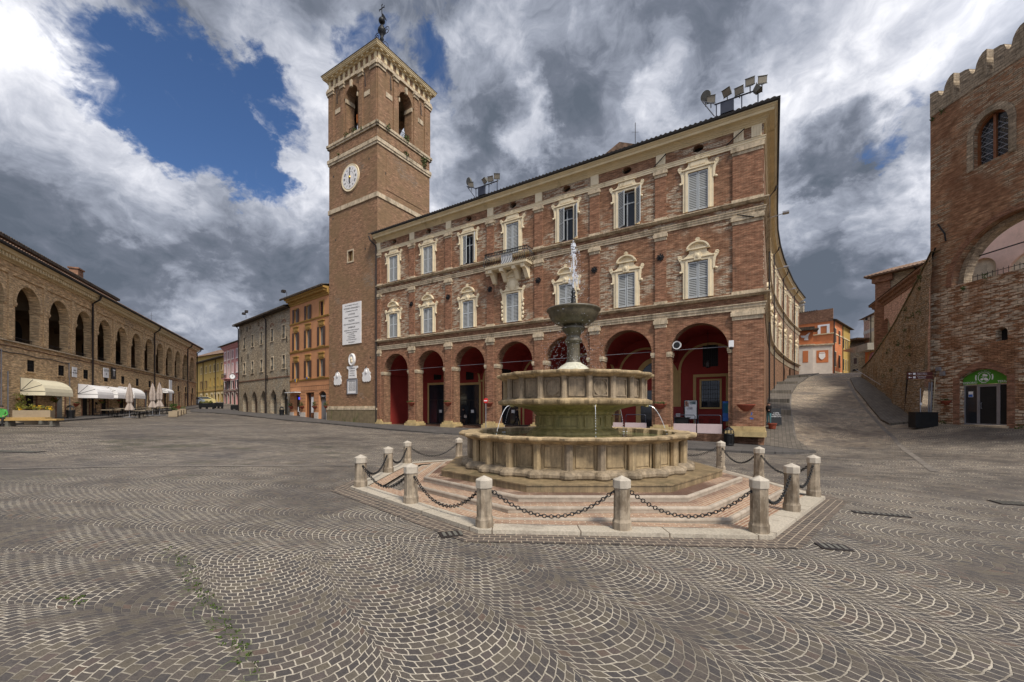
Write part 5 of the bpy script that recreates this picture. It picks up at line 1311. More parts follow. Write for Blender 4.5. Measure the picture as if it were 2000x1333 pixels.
m = MB(); m.box(U0, LE-.05, .2, 4.8, 6.6, 6.9); m.build('gallery_floor', 'brown', lg)
m = MB(); 
for c in lc:
    r_ = 2.0; m.mark()
    for i in range(10):
        t0, t1 = math.pi*i/10, math.pi*(i+1)/10
        m.quad((c+r_*math.cos(t0), .56, 9.9+r_*math.sin(t0)), (c+r_*math.cos(t0), 4.6, 9.9+r_*math.sin(t0)), (c+r_*math.cos(t1), 4.6, 9.9+r_*math.sin(t1)), (c+r_*math.cos(t1), .56, 9.9+r_*math.sin(t1)))
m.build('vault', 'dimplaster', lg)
m = MB()
for c in lc: m.mark().box(c-.8, c+.8, 4.5, 4.62, 6.9, 9.2); m.prism([(c+.8*math.cos(R(a)), 9.2+.8*math.sin(R(a))) for a in range(0, 181, 15)], 4.5, 4.62)
m.build('gallery_door', 'darkin', lg)
m = MB()
for c in lc: m.mark().box(c-1.48, c+1.48, .41, .45, 7.42, 7.46); [m.box(c-1.4+j*.2, c-1.385+j*.2, .42, .44, 6.95, 7.42) for j in range(15)]
m.build('gallery_railing', 'pipe', lg)
for c in swn:
    w_ = bwin(lg, c-.48, c+.48, 4.98, 5.86, 'logbrick', .14, 'darkin', None, depth=.10, proud=.03)
    m = MB(); [m.box(c-.42+j*.14, c-.40+j*.14, .01, .03, 4.98, 5.86) for j in range(7)]; [m.box(c-.48, c+.48, .005, .035, z, z+.02) for z in (5.2, 5.5)]; m.build('grating', 'iron', w_)
for a, b, z, k in gd:
    mt = {7.0: 'graypaint', 27.2: 'greyroll', 23.6: 'greyroll', 38.9: 'woodbrown', 41.9: 'woodbrown', 45.4: 'woodbrown', 49.3: 'woodbrown'}.get(a, 'darkin')
    d_ = MB().box(a, b, .14, .17, .5, z+.35).build('door', mt, lg)
    m = MB(); m.box(a-.18, a, -.03, .02, .5, z); m.box(b, b+.18, -.03, .02, .5, z); (m.box(a-.18, b+.18, -.03, .02, z, z+.18) if k == 'rect' else None); m.build('door_surround', 'redbrick', lg)
for x, zt in ((12.9, 12.9), (30.3, 12.9), (46.5, 12.9), (LE-.1, 12.9), (-4.2, 12.9)):
    MB().tube([(x, -.8, 13.15), (x, -.7, 12.8), (x, -.17, 12.35), (x, -.17, 1)], .085, 6).build('drainpipe', 'pipe', lg)
for x, z0, z1 in ((-.0, 6.3, .8), (.7, 4.8, 1), (8.95, 4.9, 1.2), (8.85, 6.2, 4.9)): MB().tube([(x, -.06, z0), (x, -.06, z1)], .035, 5).build('conduit', 'greymetal', lg)
m = MB(); pts = [(U0+j*1.0, -.05, 6.25+.05*math.sin(j*1.7)-.004*j) for j in range(27)]; m.tube(pts, .03, 4); m.build('cable', 'pipe', lg)
m = MB(); pts = [(U0+j*1.0, -.05, 6.62+.03*math.sin(j*2.1)) for j in range(60)]; m.tube(pts, .035, 4); m.build('cable', 'brown', lg)
# set back upper storey
m = MB(); m.box(U0, 22.5, 1.6, 6, 13.2, 15.0); m.build('attic_wall', 'terracotta', lg)
m = MB(); ripple(m, U0, 23.3, 1.15, 15.05, 6, 16.6); m.box(U0, 23.3, 1.15, 1.3, 14.9, 15.06); m.box(U0, 23.3, 1.15, 1.7, 14.86, 14.9); m.build('attic_roof', 'tiledark', lg)
m = MB(); m.box(17.4, 18.5, 2.6, 3.3, 15.3, 16.7); m.box(17.3, 18.6, 2.5, 3.4, 16.7, 16.85); m.build('chimney', 'redbrick', lg)
m = MB(); m.box(22.5, 30, 2.2, 6, 13.3, 14.3); m.build('attic_wall', 'brown', lg)
m = MB(); ripple(m, 22.3, 31, 1.7, 14.3, 5, 15.3); m.build('attic_roof', 'tiledark', lg)
m = MB(); m.add([(37, 1.5, 13.6), (46, 1.5, 13.6), (46, 7, 13.6), (37, 7, 13.6), (37, 4.2, 16.2), (46, 4.2, 16.2)], [(0,1,5,4), (2,3,4,5), (1,2,5), (3,0,4)]); m.build('attic_roof', 'tile', lg)
m = MB(); m.add([(45.9, 1.9, 13.5), (45.9, 6.6, 13.5), (45.9, 4.2, 15.9)], [(0,1,2)]); m.box(45.9, 51, 2.6, 6, 13.2, 15.0); m.build('attic_gable', 'logbrick', lg)
m = MB(); m.box(45.9, 51.6, 2.0, 6.6, 15.0, 15.15); m.build('attic_roof', 'tiledark', lg)

# ================================================================== RIGHT SIDE
rp = Frame(27.9, 28, 27.9+.061*8, 20)
rb = rp.thing('crenellated_palace', 'tall old brick palace with swallowtail battlements, a huge open arch and a green shop sign', 'palace')
LR = 15.0
ops = [(2.50, 4.22, 16.72, 18.6, 'arch', .95, .45), (3.60, 4.16, 6.05, 6.55, 'arch', .26, .4), (1.76, 4.12, 1.1, 4.0, 'seg', .52, .55), (7.6, 9.3, 16.72, 18.6, 'arch', .95, .45)]
low = MB(); low.wall(LR, -1, 9.9, ops[1:3]); low.box(0, .01, .01, 8, -1, 9.9); low.build('lower_wall', 'castlow', rb)
up = MB(); up.wall(LR, 9.9, 21.75, [ops[0], ops[3], (1.30, 7.9, 9.9, 10.05, 'arch', 3.15, .42)]); up.box(0, .01, .01, 1.0, 9.9, 21.75); up.build('upper_wall', 'castle', rb)
m = MB(); m.archring(4.6, 10.05, 3.3, 3.62, -.06, .03, seg=28, sq=.955); m.box(.98, 1.3, -.06, .03, 9.9, 10.05); m.build('brick_archivolt', 'redbrick', rb)
m = MB(); m.archring(4.6, 10.05, 3.0, 3.32, .42, .44, seg=26, sq=.955)
for i in range(26):
    t0, t1 = math.pi*i/26, math.pi*(i+1)/26; q_ = lambda t, y: (4.6+3.0*math.cos(t), y, 10.05+3.0*math.sin(t)*.955)
    m.quad(q_(t0, .42), q_(t0, 1.0), q_(t1, 1.0), q_(t1, .42))
m.build('inner_arch', 'merlon', rb)
m = MB(); m.box(1.2, LR, .01, 1.1, 9.8, 9.9); m.build('passage_floor', 'brown', rb)
m = MB(); 
for x in np.arange(1.7, 5.0, .26): m.box(x, x+.02, .9, .92, 9.9, 10.5)
m.box(1.7, 5.0, .9, .92, 10.38, 10.41); m.build('railing', 'iron', rb)
MB().tube([(1.6, .9, 11.6), (7.6, .9, 11.6)], .04, 5).build('tie_rod', 'iron', rb)
# parapet and swallowtail merlons
m = MB(); m.box(0, LR, -.03, .9, 21.55, 21.92); m.build('parapet', 'merlon', rb)
merlon = None
for k in range(8):
    x0 = .0+k*1.76
    pts = [(0, 21.9), (1.42, 21.9), (1.42, 23.42), (1.22, 23.38), (1.04, 23.22), (.90, 22.95), (.82, 22.55), (.72, 22.50), (.60, 22.62), (.5, 22.98), (.30, 23.08), (0, 23.12)]
    if merlon is None: merlon = MB().prism(pts, -.03, .55).build('merlon', 'merlon', rb); 
    else: duppart(merlon, rb, (x0, 0, 0))
# leaded window
def lead(u0, u1, z0, zs, rise):
    c = (u0+u1)/2; h = (u1-u0)/2
    m = MB(); m.archring(c, zs, h, h+.34, -.05, .03, seg=18, sq=rise/h)
    for s_ in (-1, 1): m.box(c+s_*h, c+s_*(h+.34), -.05, .03, z0-.1, zs)
    w_ = m.build('arched_window', 'merlon', rb)
    m = MB(); m.box(u0, u1, .38, .42, z0, zs); m.prism([(c+h*math.cos(R(a)), zs+rise*math.sin(R(a))) for a in range(0, 181, 12)], .38, .42); m.build('pane', 'glass', w_)
    m = MB(); m.box(u0, u0+.1, .25, .38, z0, zs); m.box(c-.07, c+.07, .25, .38, z0, zs+rise); m.box(u1-.1, u1, .25, .38, z0, zs); m.archring(c, zs, h-.1, h, .25, .38, seg=14, sq=rise/h); m.build('window_frame', 'winwood', w_)
    m = MB()
    for j in range(-8, 16):
        for s_ in (-1, 1):
            a = (c-h if s_ > 0 else c+h); zz = z0+j*.3
            p0 = Vector((a, .36, zz)); p1 = Vector((a+s_*2*h, .36, zz+2*h))
            # clip to the rectangle below the spring
            if p1.z < z0 or p0.z > zs+rise*.6: continue
            t0 = max(0, (z0-p0.z)/(p1.z-p0.z)); t1 = min(1, (zs+rise*.55-p0.z)/(p1.z-p0.z))
            if t1 > t0: m.tube([p0.lerp(p1, t0), p0.lerp(p1, t1)], .012, 3)
    for z in (z0+.6, z0+1.2, z0+1.85): m.box(u0, u1, .33, .37, z, z+.04)
    m.build('leading', 'greymetal', w_)
lead(2.50, 4.22, 16.72, 18.6, .95); lead(7.6, 9.3, 16.72, 18.6, .95)
MB().box(3.6, 4.16, .38, .42, 6.0, 6.9).build('niche_back', 'darkin', rb)
m = MB(); m.tube([(.55, -.1, 14.2), (1.0, -.14, 13.4), (1.02, -.1, 12.9)], .05, 5); m.build('wall_bracket', 'iron', rb)
m = MB(); m.tube([(.05, -.1, 11.9), (.5, -.2, 12.7)], .05, 5); m.build('wall_bracket', 'iron', rb)
m = MB()
cx_ = 2.94
for i in range(22):
    t0 = R(200-10*i); 
N_ = 20
for i in range(N_):
    f0, f1 = i/N_, (i+1)/N_
    q_ = lambda f, o_: (1.76+2.36*f+(f-.5)*o_*.55, 4.0+.52*(1-(2*f-1)**2)+o_*(.9-.3*abs(2*f-1)))
    (a0, b0), (a1, b1), (a2, b2), (a3, b3) = q_(f0, .02), q_(f1, .02), q_(f1, .50), q_(f0, .50)
    m.quad((a0, -.04, b0), (a1, -.04, b1), (a2, -.04, b2), (a3, -.04, b3))
for a, b in ((1.38, 1.74), (4.14, 4.5)): m.box(a, b, -.03, .02, .9, 4.1)
m.build('shop_surround', 'redbrick', rb)
# shop front
m = MB(); pts = [(1.76, 3.62), (4.12, 3.62)]+[(1.76+2.36*f, 4.0+.50*(1-(2*f-1)**2)) for f in np.linspace(1, 0, 13)]; m.prism(pts, .20, .25); fs = m.build('shop_sign', 'signgreen', rb)
text('lettering', 'EMPORIO', .175, 'white', fs, (2.16, .19, 3.72)); text('lettering', 'DELLA', .085, 'white', fs, (2.86, .19, 3.70)); text('lettering', 'TERRA', .175, 'white', fs, (3.80, .19, 3.72))
for i, ch in enumerate('AMBITO AGRICOLE'):
    a = 52-104*i/14; t_ = text('lettering', ch, .07, 'white', fs, (2.88-.38*math.sin(R(a)), .19, 4.02+.38*math.cos(R(a))))
    t_.rotation_euler = (Matrix.Rotation(R(-a), 3, 'Y') @ Matrix.Rotation(R(90), 3, 'X')).to_euler()
m = MB(); m.mark().archring(2.88, 4.02, .29, .31, .18, .2, 0, 360, 28)
for dx_, dz_, r_ in ((.0, .14, .09), (.1, .1, .08), (-.12, -.12, .08), (.06, -.1, .1), (.12, -.14, .09)): m.ball((2.88+dx_, .19, 4.02+dz_), r_, .012, r_*.8, 8, 5)
m.tube([(2.88-.15, .19, 4.08), (2.88-.02, .19, 4.05), (2.88+.08, .19, 4.16)], .012, 4); m.tube([(2.88-.02, .19, 4.05), (2.88-.1, .19, 3.94)], .012, 4)
for s_ in (-1, 1): m.archring(2.88, 4.02, .40, .46, .18, .2, 90+s_*90-22 if s_ > 0 else -22, 90+s_*90+22 if s_ > 0 else 22, 6)
m.build('emblem', 'white', fs)
m = MB()
for a, b in ((1.76, 1.82), (2.44, 2.52), (3.48, 3.60), (4.06, 4.12)): m.box(a, b, .28, .34, 1.17, 3.62)
for z in (1.17, 3.54): m.box(1.76, 4.12, .279, .341, z, z+.07)
m.box(2.52, 2.58, .29, .33, 1.24, 3.54); m.box(3.42, 3.48, .29, .33, 1.24, 3.54); m.box(2.58, 3.42, .29, .33, 3.46, 3.54)
gd_ = m.build('door_frame', 'greymetal', rb)
MB().box(1.8, 2.46, .31, .33, 1.2, 3.6).build('side_glass', 'glass', gd_)
MB().box(2.5, 4.1, .311, .329, 1.2, 3.6).build('door_glass', 'darkin', gd_)
m = MB(); 
for x in (2.56, 2.70): m.mark().tube([(x, .28, 2.15), (x, .22, 2.15), (x, .22, 2.5), (x, .28, 2.5)], .018, 5)
m.build('handle', 'greymetal', gd_)
MB().box(1.98, 2.22, .295, .305, 2.85, 3.2).build('card_notice', 'white', gd_); MB().box(2.0, 2.2, .285, .295, 2.87, 3.02).build('card_notice', 'blue', gd_)
MB().box(1.65, 4.25, -.15, .5, .95, 1.14).build('doorstep', 'trav', rb)
MB().box(4.68, 4.92, -.03, 0, 3.68, 3.82).build('house_number', 'cream', rb)
text('lettering', '28', .11, 'pipe', rb, (4.8, -.035, 3.75))
m = MB(); m.mark().box(.42, .68, -.12, 0, 4.62, 4.86); m.mark().box(.68, .92, -.14, 0, 4.28, 4.56); m.build('meter_box', 'greymetal', rb)
m = MB(); m.tube([(.35, -.06, 4.2), (.18, -.06, 1.35), (.35, -.08, 1.22), (.7, -.08, 1.2)], .035, 6); m.build('pale_pipe', 'cream', rb)
m = MB(); m.mark().tube([(.18, -.1, 3.9), (.1, -.1, 1.3)], .05, 6); m.mark().tube([(.02, -.1, 3.9), (-.02, -.1, 1.3)], .04, 6); m.build('grey_pipe', 'greymetal', rb)
m = MB(); m.tube([(.38, -.07, 4.6), (.3, -.07, 3.9)], .02, 4); m.build('cable', 'pipe', rb)
m = MB(); random.seed(9); [tuft(m.mark(), (x, -.1, z), r_, 40, .05) for x, z, r_ in ((.8, 21.4, .22), (.2, 21.3, .12), (3.2, 9.95, .2), (5.1, 9.95, .2), (2.0, 9.6, .15), (.9, 1.25, .2), (4.75, 1.1, .22))]; m.build('wall_plants', 'leaf', rb)

# ---- scarp wall beside the sloping street
s0, s1 = Vector((27.55, 27.55)), Vector((43.3, 52.0)); sl = (s1-s0).length; dr = (s1-s0)/sl
sa_ = math.atan2(-dr.y, -dr.x)
sw_ = thing('scarp_wall', 'massive sloping rubble stone retaining wall with a handrail beside the uphill street', 'retaining wall', (s1.x, s1.y, 0), sa_)
prof_ = [(f_*sl, z_) for f_, z_ in ((0, 7.1), (.218, 7.6), (.375, 8.3), (.588, 9.35), (.66, 9.8), (.756, 10.5), (.839, 11.1), (.915, 11.7), (1.0, 12.4))]
# top heights solved from the photograph along the wall line
def wtop(x):
    for (a, za), (b, zb_) in zip(prof_, prof_[1:]):
        if a <= x <= b: return za+(zb_-za)*(x-a)/(b-a)
    return prof_[-1][1]
def wy(x, t):   # batter: foot further out, with buttress-like bulges
    b = .55 + .35*math.exp(-((x-(sl-1.6))/1.4)**2) + .25*math.exp(-((x-(sl-8.5))/.8)**2)
    return -b*(1-t)
m = MB(); nx_ = 70; nz_ = 10; vs = []
for i in range(nx_+1):
    x = sl*i/nx_; zt = wtop(x)
    for j in range(nz_+1):
        t = j/nz_; z = -0.5+(zt+.5)*t
        vs.append((x, wy(x, t)+(.05*math.sin(x*5.1+z*3.3)+.05*math.sin(x*2.3-z*4.7))*(0 if j == nz_ else 1), z))
m.add(vs, [(i*(nz_+1)+j, (i+1)*(nz_+1)+j, (i+1)*(nz_+1)+j+1, i*(nz_+1)+j+1) for i in range(nx_) for j in range(nz_)])
m.build('rubble_face', 'scarp', sw_)
m = MB()
for i in range(nx_): x0, x1 = sl*i/nx_, sl*(i+1)/nx_; m.add([(x0,-.08,wtop(x0)),(x1,-.08,wtop(x1)),(x1,.5,wtop(x1)),(x0,.5,wtop(x0)),(x0,-.08,wtop(x0)+.08),(x1,-.08,wtop(x1)+.08),(x1,.5,wtop(x1)+.08),(x0,.5,wtop(x0)+.08)], [(0,1,5,4),(4,5,6,7),(2,3,7,6)])
m.build('coping', 'mossstone', sw_)
m = MB(); xs_ = [sl-17+i*.8 for i in range(14)]; xs_ = [.5+i*1.3 for i in range(13)]
hp = []
for x in xs_:
    wx, wy_ = s1.x-dr.x*x, s1.y-dr.y*x; hp.append((x, wy(x, .12)-.14, gz(wx, wy_)+1.0))
m.tube(hp, .03, 6); m.build('handrail', 'greymetal', sw_)
m = MB(); xq = sl-4.6; q0, q1 = wy(xq, (1.5+.5)/(wtop(xq)+.5))-.06, wy(xq, (4.9+.5)/(wtop(xq)+.5))-.06; m.add([(xq-.14, q0, 1.4), (xq+.10, q0, 1.4), (xq+.10, q1, 4.9), (xq-.14, q1, 4.9), (xq-.14, .1, 1.4), (xq+.10, .1, 1.4), (xq+.10, .1, 4.9), (xq-.14, .1, 4.9)], [(0,1,2,3),(3,2,6,7),(0,3,7,4),(1,5,6,2)]); m.build('door_slot', 'darkin', sw_)
m = MB(); random.seed(11)
for _ in range(16):
    x = random.uniform(sl-14, sl-1); z = wtop(x)*random.uniform(.45, .97); t = (z+.5)/(wtop(x)+.5); tuft(m.mark(), (x, wy(x, t)-.06, z), random.uniform(.12, .28), 30, .055)
for x in np.arange(9, sl-1, .9): tuft(m.mark(), (x, 0, wtop(x)+.1), .18, 14, .05)
m.build('wall_plants', 'leaf', sw_)

# ---- pink church flank with blind arches and the stone nave above it
cf = Frame(48.5, 56, 48.5-.53*17.5, 56-17.5)
cb_ = cf.thing('pink_church', 'pink brick church flank with blind arches rising behind the scarp wall', 'church')
Lc = cf.L
ops = [(2.7, 5.9, 6, 11.9, 'arch', 1.5, .3), (8.3, 11.5, 6, 11.9, 'arch', 1.5, .3), (13.9, 17.1, 6, 11.9, 'arch', 1.5, .3)]
MB().wall(Lc, 4, 15.2, ops).box(-.01, .0, .01, 6, 4, 15.2).build('wall', 'pinkbrick', cb_)
MB().box(0, Lc, .3, .34, 4, 15).build('blind_arch_infill', 'stonewall', cb_)
MB().sweep([(0, 6), (0, 0), (Lc, 0)], [(-.02,15.1),(.1,15.12),(.12,15.4),(.3,15.5),(.35,15.75),(.6,15.85),(.62,16.05),(-.02,16.1)]).build('cornice', 'brown', cb_)
m = MB(); m.box(-.12, .9, -.14, .02, 4, 15.1); m.build('corner_pilaster', 'castle', cb_)
m = MB(); m.quad((-.7, -.7, 16.08), (Lc, -.7, 16.08), (Lc, 4, 17.5), (-.7, 4, 17.5)); m.build('roof', 'tiledark', cb_)
nf = Frame(46.6, 53.6, 46.6+.4327*8.5, 53.6-.9015*8.5)
nb_ = nf.thing('stone_nave', 'rough stone upper church with a tiled roof rising above the pink flank', 'church')
MB().box(0, 8.5, 0, 9, 9, 19.0).build('wall', 'stonewall', nb_)
m = MB(); m.box(-.15, 1.4, -.12, 9, 9, 18.6); m.box(-.4, 1.7, -.4, 9, 18.2, 18.95); m.build('brick_quoin', 'redbrick', nb_)
m = MB(); ripple(m, -1.0, 8.6, -1.0, 19.1, 6, 21.3, .4); m.box(-1, 8.6, -1, 0, 18.98, 19.05); m.add([(-1, -1, 19.05), (-1, 9, 19.05), (-1, 6, 21.3)], [(0, 1, 2)]); m.build('roof', 'tile', nb_)
MB().tube([(4.0, -.9, 19), (4.0, -.12, 18.4), (4.0, -.12, 12)], .09, 6).build('drainpipe', 'pipe', nb_)
m = MB(); m.tube([(-.9, -.3, 13.6), (-.3, -.1, 13.4)], .03, 5); m.ball((-1.0, -.3, 13.8), .16); m.build('bracket_lamp', 'iron', nb_)
# wall seen through the great arch
qf = Frame(46, 44, 52, 12)
qb = qf.thing('arcaded_pink_wall', 'pink wall with round blind arches seen through the great open arch', 'wall')
ua_, ub2 = qf.U(1917), qf.U(1958); za_, zb2 = qf.Z(1917, 505), qf.Z(1985, 500)
ops = [(ua_-1.1, ua_+1.1, 4, za_-1.1, 'arch', 1.1, .35), (ub2, ub2+5.4, 4, zb2-2.3, 'arch', 2.7, .35), (ub2+8, ub2+13, 4, zb2-2.3, 'arch', 2.5, .35)]
MB().wall(32, 3, 24, ops).build('wall', 'palepink', qb); MB().box(0, 32, .35, .4, 3, 22).build('blind_arch_infill', 'palestone', qb)

# ---- far end of the sloping street
ff = Frame(59.7-.884*14, 78+14, 59.7, 78)
fb = ff.thing('terracotta_corner_house', 'terracotta and orange corner house with a plain brick parapet at the top of the street', 'house')
MB().box(0, ff.L, 0, .3, 4, 18.6).build('wall', 'terracotta', fb)
rr = 20.0
MB().box(ff.L-.3, ff.L, .301, 7.2, 4, 18.8).build('side_wall', 'terracotta', fb)
MB().box(ff.L-.3, ff.L-.01, 7.2, 14.5, 4, 18.75).build('yellow_side_wall', 'yellow', fb)
m = MB(); m.box(-.3, ff.L-.05, -.06, .25, 18.6, 20.9); m.box(-.3, ff.L-6.3, -.06, .25, 20.9, 21.7); m.build('brick_parapet', 'brown', fb)
m = MB(); 
for j in range(44): m.box(.1+j*.37, .3+j*.37, -.16, .35, 20.9 if .1+j*.37 > ff.L-6.4 else 21.7, 21.02 if .1+j*.37 > ff.L-6.4 else 21.82)
m.build('coping_tile', 'tiledark', fb)
m = MB(); m.box(ff.L-6.0, ff.L-4.9, .6, 1.5, 20.5, 23.0); m.box(ff.L-6.15, ff.L-4.75, .5, 1.6, 23.0, 23.25); m.build('chimney', 'stonewall', fb)
m = MB(); m.quad((ff.L+.6, -.2, 18.75), (ff.L+.6, 15, 18.75), (ff.L-4, 15, 20.3), (ff.L-4, .3, 20.3)); m.box(ff.L, ff.L+.6, -.2, 15, 18.65, 18.74); m.build('roof', 'tiledark', fb)
u_ = lambda p: ff.U(p)
a0, a1 = u_(1601), u_(1616.5); z0, z1 = ff.Z(1608, 652), ff.Z(1608, 637.5)
m = MB(); m.box(a0-.3, a0+.12, -.06, .01, z0, z1+.3); m.box(a1-.12, a1+.3, -.06, .01, z0, z1+.3); m.box(a0+.12, a1-.12, -.06, .01, z1, z1+.3); m.build('window_frame', 'white', fb)
MB().sweep([(0, 0), (ff.L, 0), (ff.L, 14)], [(-.02, ff.Z(1625, 652)), (.08, ff.Z(1625, 652)), (.08, ff.Z(1625, 650)), (-.02, ff.Z(1625, 650))]).build('string_course', 'cornice', fb)
for y, z0, z1 in ((1.6, 14.7, 17.3), (4.9, 14.7, 17.2), (1.6, 10.2, 12.9), (4.9, 10.1, 12.5)):
    m = MB(); m.box(ff.L, ff.L+.05, y-.62, y+.62, z0-.1, z1+.12); w_ = m.build('window', 'cornice', fb); MB().box(ff.L+.05, ff.L+.07, y-.3, y+.45, z0, z1).build('pane', 'glass', w_); MB().box(ff.L+.05, ff.L+.12, y-.85, y-.3, z0, z1).build('shutter', 'woodbrown', w_)
for y, z0, z1 in ((8.3, 14.2, 16.6), (10.2, 14.0, 16.5), (12.0, 14.0, 16.4), (8.3, 9.8, 12.2), (10.2, 9.8, 12.2), (12.0, 9.8, 12.2)):
    w_ = MB().box(ff.L-.01, ff.L+.04, y-.4, y+.4, z0, z1).build('window', 'cornice', fb); MB().box(ff.L+.04, ff.L+.06, y-.3, y+.3, z0+.1, z1-.1).build('pane', 'glass', w_)
MB().box(ff.L-.01, ff.L+.05, .2, 14.5, 9.0, 9.3).build('string_course', 'cornice', fb)
for y in (2.4, 4.3): 
    m = MB(); m.box(ff.L, ff.L+.04, y-.6, y+.6, 4, 9.5-1.6); m.build('door', 'signred' if 0 else 'woodbrown', fb)
MB().tube([(ff.L+.12, .1, 18.6), (ff.L+.12, .1, 6)], .1, 6).tube([(ff.L+.12, 7.2, 18.6), (ff.L+.12, 7.2, 6)], .08, 6).build('drainpipe', 'pipe', fb)
# white gate screen in front of it
gf = Frame(70.5*.684-.6, 70.5+.9, 70.5*.7659-1.0, 70.5-2.3)
gb = gf.thing('stone_gate_screen', 'white stone screen wall with brick panels and shield relief at the street top', 'screen wall')
zg = lambda py: gf.Z(1600, py)
GL = gf.U(1626); ub_ = gf.U(1587)
m = MB(); m.box(ub_, GL, 0, .8, 5, zg(675)); m.box(gf.U(1550), ub_, -.9, .8, 5, gf.Z(1575, 677)); m.build('wall', 'whitestone', gb)
m = MB(); m.box(ub_+.01, GL+.15, -.18, .9, zg(675), zg(672.5)); m.box(gf.U(1550), ub_+.2, -1.1, .9, gf.Z(1575, 677), gf.Z(1575, 674.5)); m.build('coping', 'trav', gb)
m = MB(); m.box(ub_+.01, GL, -.05, .6, zg(672.5), zg(667.5)); m.box(gf.U(1550), ub_, -.9, .6, gf.Z(1575, 674.5), gf.Z(1575, 648)); m.build('brick_attic', 'brown' if 0 else 'terracotta', gb)
m = MB(); m.box(gf.U(1550), ub_+.7, -1.6, 1.2, gf.Z(1575, 648), gf.Z(1575, 645.5)); m.box(gf.U(1550), ub_+.2, -1.1, .8, gf.Z(1575, 645.5), gf.Z(1575, 641)); m.build('tiled_cap', 'tiledark', gb)
m = MB(); m.mark().box(gf.U(1594.5), gf.U(1618), -.03, 0, zg(709), zg(685)); m.mark().box(gf.U(1567), gf.U(1577.5), -.93, -.9, gf.Z(1572, 709.5), gf.Z(1572, 687)); m.build('brick_panel', 'terracotta', gb)
cxx = gf.U(1605.5); czz = zg(696)
m = MB(); m.prism([(cxx-.42, czz+.4), (cxx+.42, czz+.4), (cxx+.42, czz-.15), (cxx+.2, czz-.5), (cxx, czz-.6), (cxx-.2, czz-.5), (cxx-.42, czz-.15)], -.12, -.03); m.box(cxx-.35, cxx+.35, -.12, -.03, czz+.5, czz+.62); m.build('shield_relief', 'travw', gb)
hx, hz_ = gf.U(1573), gf.Z(1573, 661)
m = MB(); m.prism([(hx-.75, hz_+.35), (hx-.1, hz_+.3), (hx+.45, hz_+.75), (hx+.6, hz_+.7), (hx+.4, hz_+.35), (hx+.3, hz_+.0), (hx+.35, hz_-.5), (hx-.25, hz_-.45), (hx-.15, hz_-.1), (hx-.6, hz_-.0)], -.96, -.9); m.build('white_relief', 'travw', gb)
# old stone house, footbridge with mural, far houses
ef = Frame(.795*92, 92, .836*88, 88)
eb = ef.thing('small_stone_house', 'small tan stone house with one brown shuttered window under the footbridge', 'house')
m = MB(); m.prism([(-2, 4), (ef.L-1, 4), (ef.L-1, 13.2), (0, 17), (-2, 17)], 0, 6); m.build('wall', 'stonewall', eb)
a0, a1 = ef.U(1668), ef.U(1673.5); m = MB(); m.box(a0, a1, -.06, 0, ef.Z(1670, 711), ef.Z(1670, 700)); m.build('shuttered_window', 'woodbrown', eb)
MB().box(ef.U(1668)-.3, ef.U(1674)+.2, -.03, .001, ef.Z(1670, 725), ef.Z(1670, 721.5)).build('low_door', 'darkin', eb)
m = MB(); m.box(-3, 3.2, -.5, 5, 17.0, 17.3); m.build('roof', 'tile', eb)
hf = Frame(.812*78, 78, .875*70, 70)
hb_ = hf.thing('mural_footbridge', 'grey concrete footbridge over an arch painted with a faded face mural', 'footbridge')
m = MB(); zq = lambda py: hf.Z(1690, py)
pts = [(-2.2, zq(675)), (6, zq(673)), (6, zq(686)), (3.0, zq(687)), (.6, zq(684)), (-2.2, zq(677))]; m.prism(pts, -.6, 1.6); m.build('deck', 'concrete', hb_)
m = MB(); m.box(hf.U(1677), 6, 1.0, 1.4, 4, zq(684)); m.build('mural_wall', 'terracotta', hb_)
mc = hf.U(1693)
m = MB(); m.archring(mc, zq(703), 1.35, 1.75, .9, 1.0, seg=18); m.build('painted_arch', 'ochre', hb_)
m = MB(); m.prism([(mc+1.35*math.cos(R(a)), zq(703)+1.35*math.sin(R(a))) for a in range(0, 181, 10)]+[(mc-1.35, 5), (mc+1.35, 5)], .93, 1.0); m.build('mural_ground', 'fresco', hb_)
m = MB(); m.ball((mc-.05, .93, zq(698)), .52, .02, .7, 14, 10); m.prism([(mc-.25, zq(703)), (mc+.3, zq(703)), (mc+.35, zq(708)), (mc+.95, zq(712)), (mc+1.1, 5.5), (mc-1.2, 5.5), (mc-.9, zq(712)), (mc-.3, zq(708))], .91, .925); m.build('mural_figure', 'frescoskin', hb_)
m = MB()
for s_ in (-1, 1): m.ball((mc-.05+s_*.2, .905, zq(697.3)), .09, .01, .035, 8, 4)
m.ball((mc-.05, .905, zq(700.5)), .12, .01, .03, 8, 4); m.tube([(mc-.05, .905, zq(697.5)), (mc-.02, .9, zq(699.5))], .02, 4); m.build('mural_features', 'woodbrown', hb_)
MB().box(hf.U(1685), 6, -.55, -.5, zq(673), zq(668)).build('parapet_rail', 'iron', hb_) if 0 else None
m = MB(); [m.box(x, x+.03, -.55, -.52, zq(674), zq(669)) for x in np.arange(0, 5, .3)]; m.box(0, 5, -.55, -.52, zq(669)-.03, zq(669)); m.build('railing', 'iron', hb_)
tf_ = Frame(.838*92, 92, .88*84, 84)
tb = tf_.thing('far_pink_house', 'narrow pink and cream house beyond the footbridge at the top of the street', 'house')
zt_ = tf_.Z(1700, 618)
MB().box(0, 12, 0, 5, 6, zt_).build('wall', 'pinkbrick', tb)
m = MB(); m.box(tf_.U(1699), 12, -.05, .001, 6, zt_-.6); m.build('cream_panel', 'cream', tb)
m = MB(); m.box(-.02, 12, -.07, 0.001, tf_.Z(1700, 649.5), tf_.Z(1700, 643)); m.box(-.02, 12, -.07, .001, zt_-.6, zt_-.1); m.build('string_course', 'whitestone', tb)
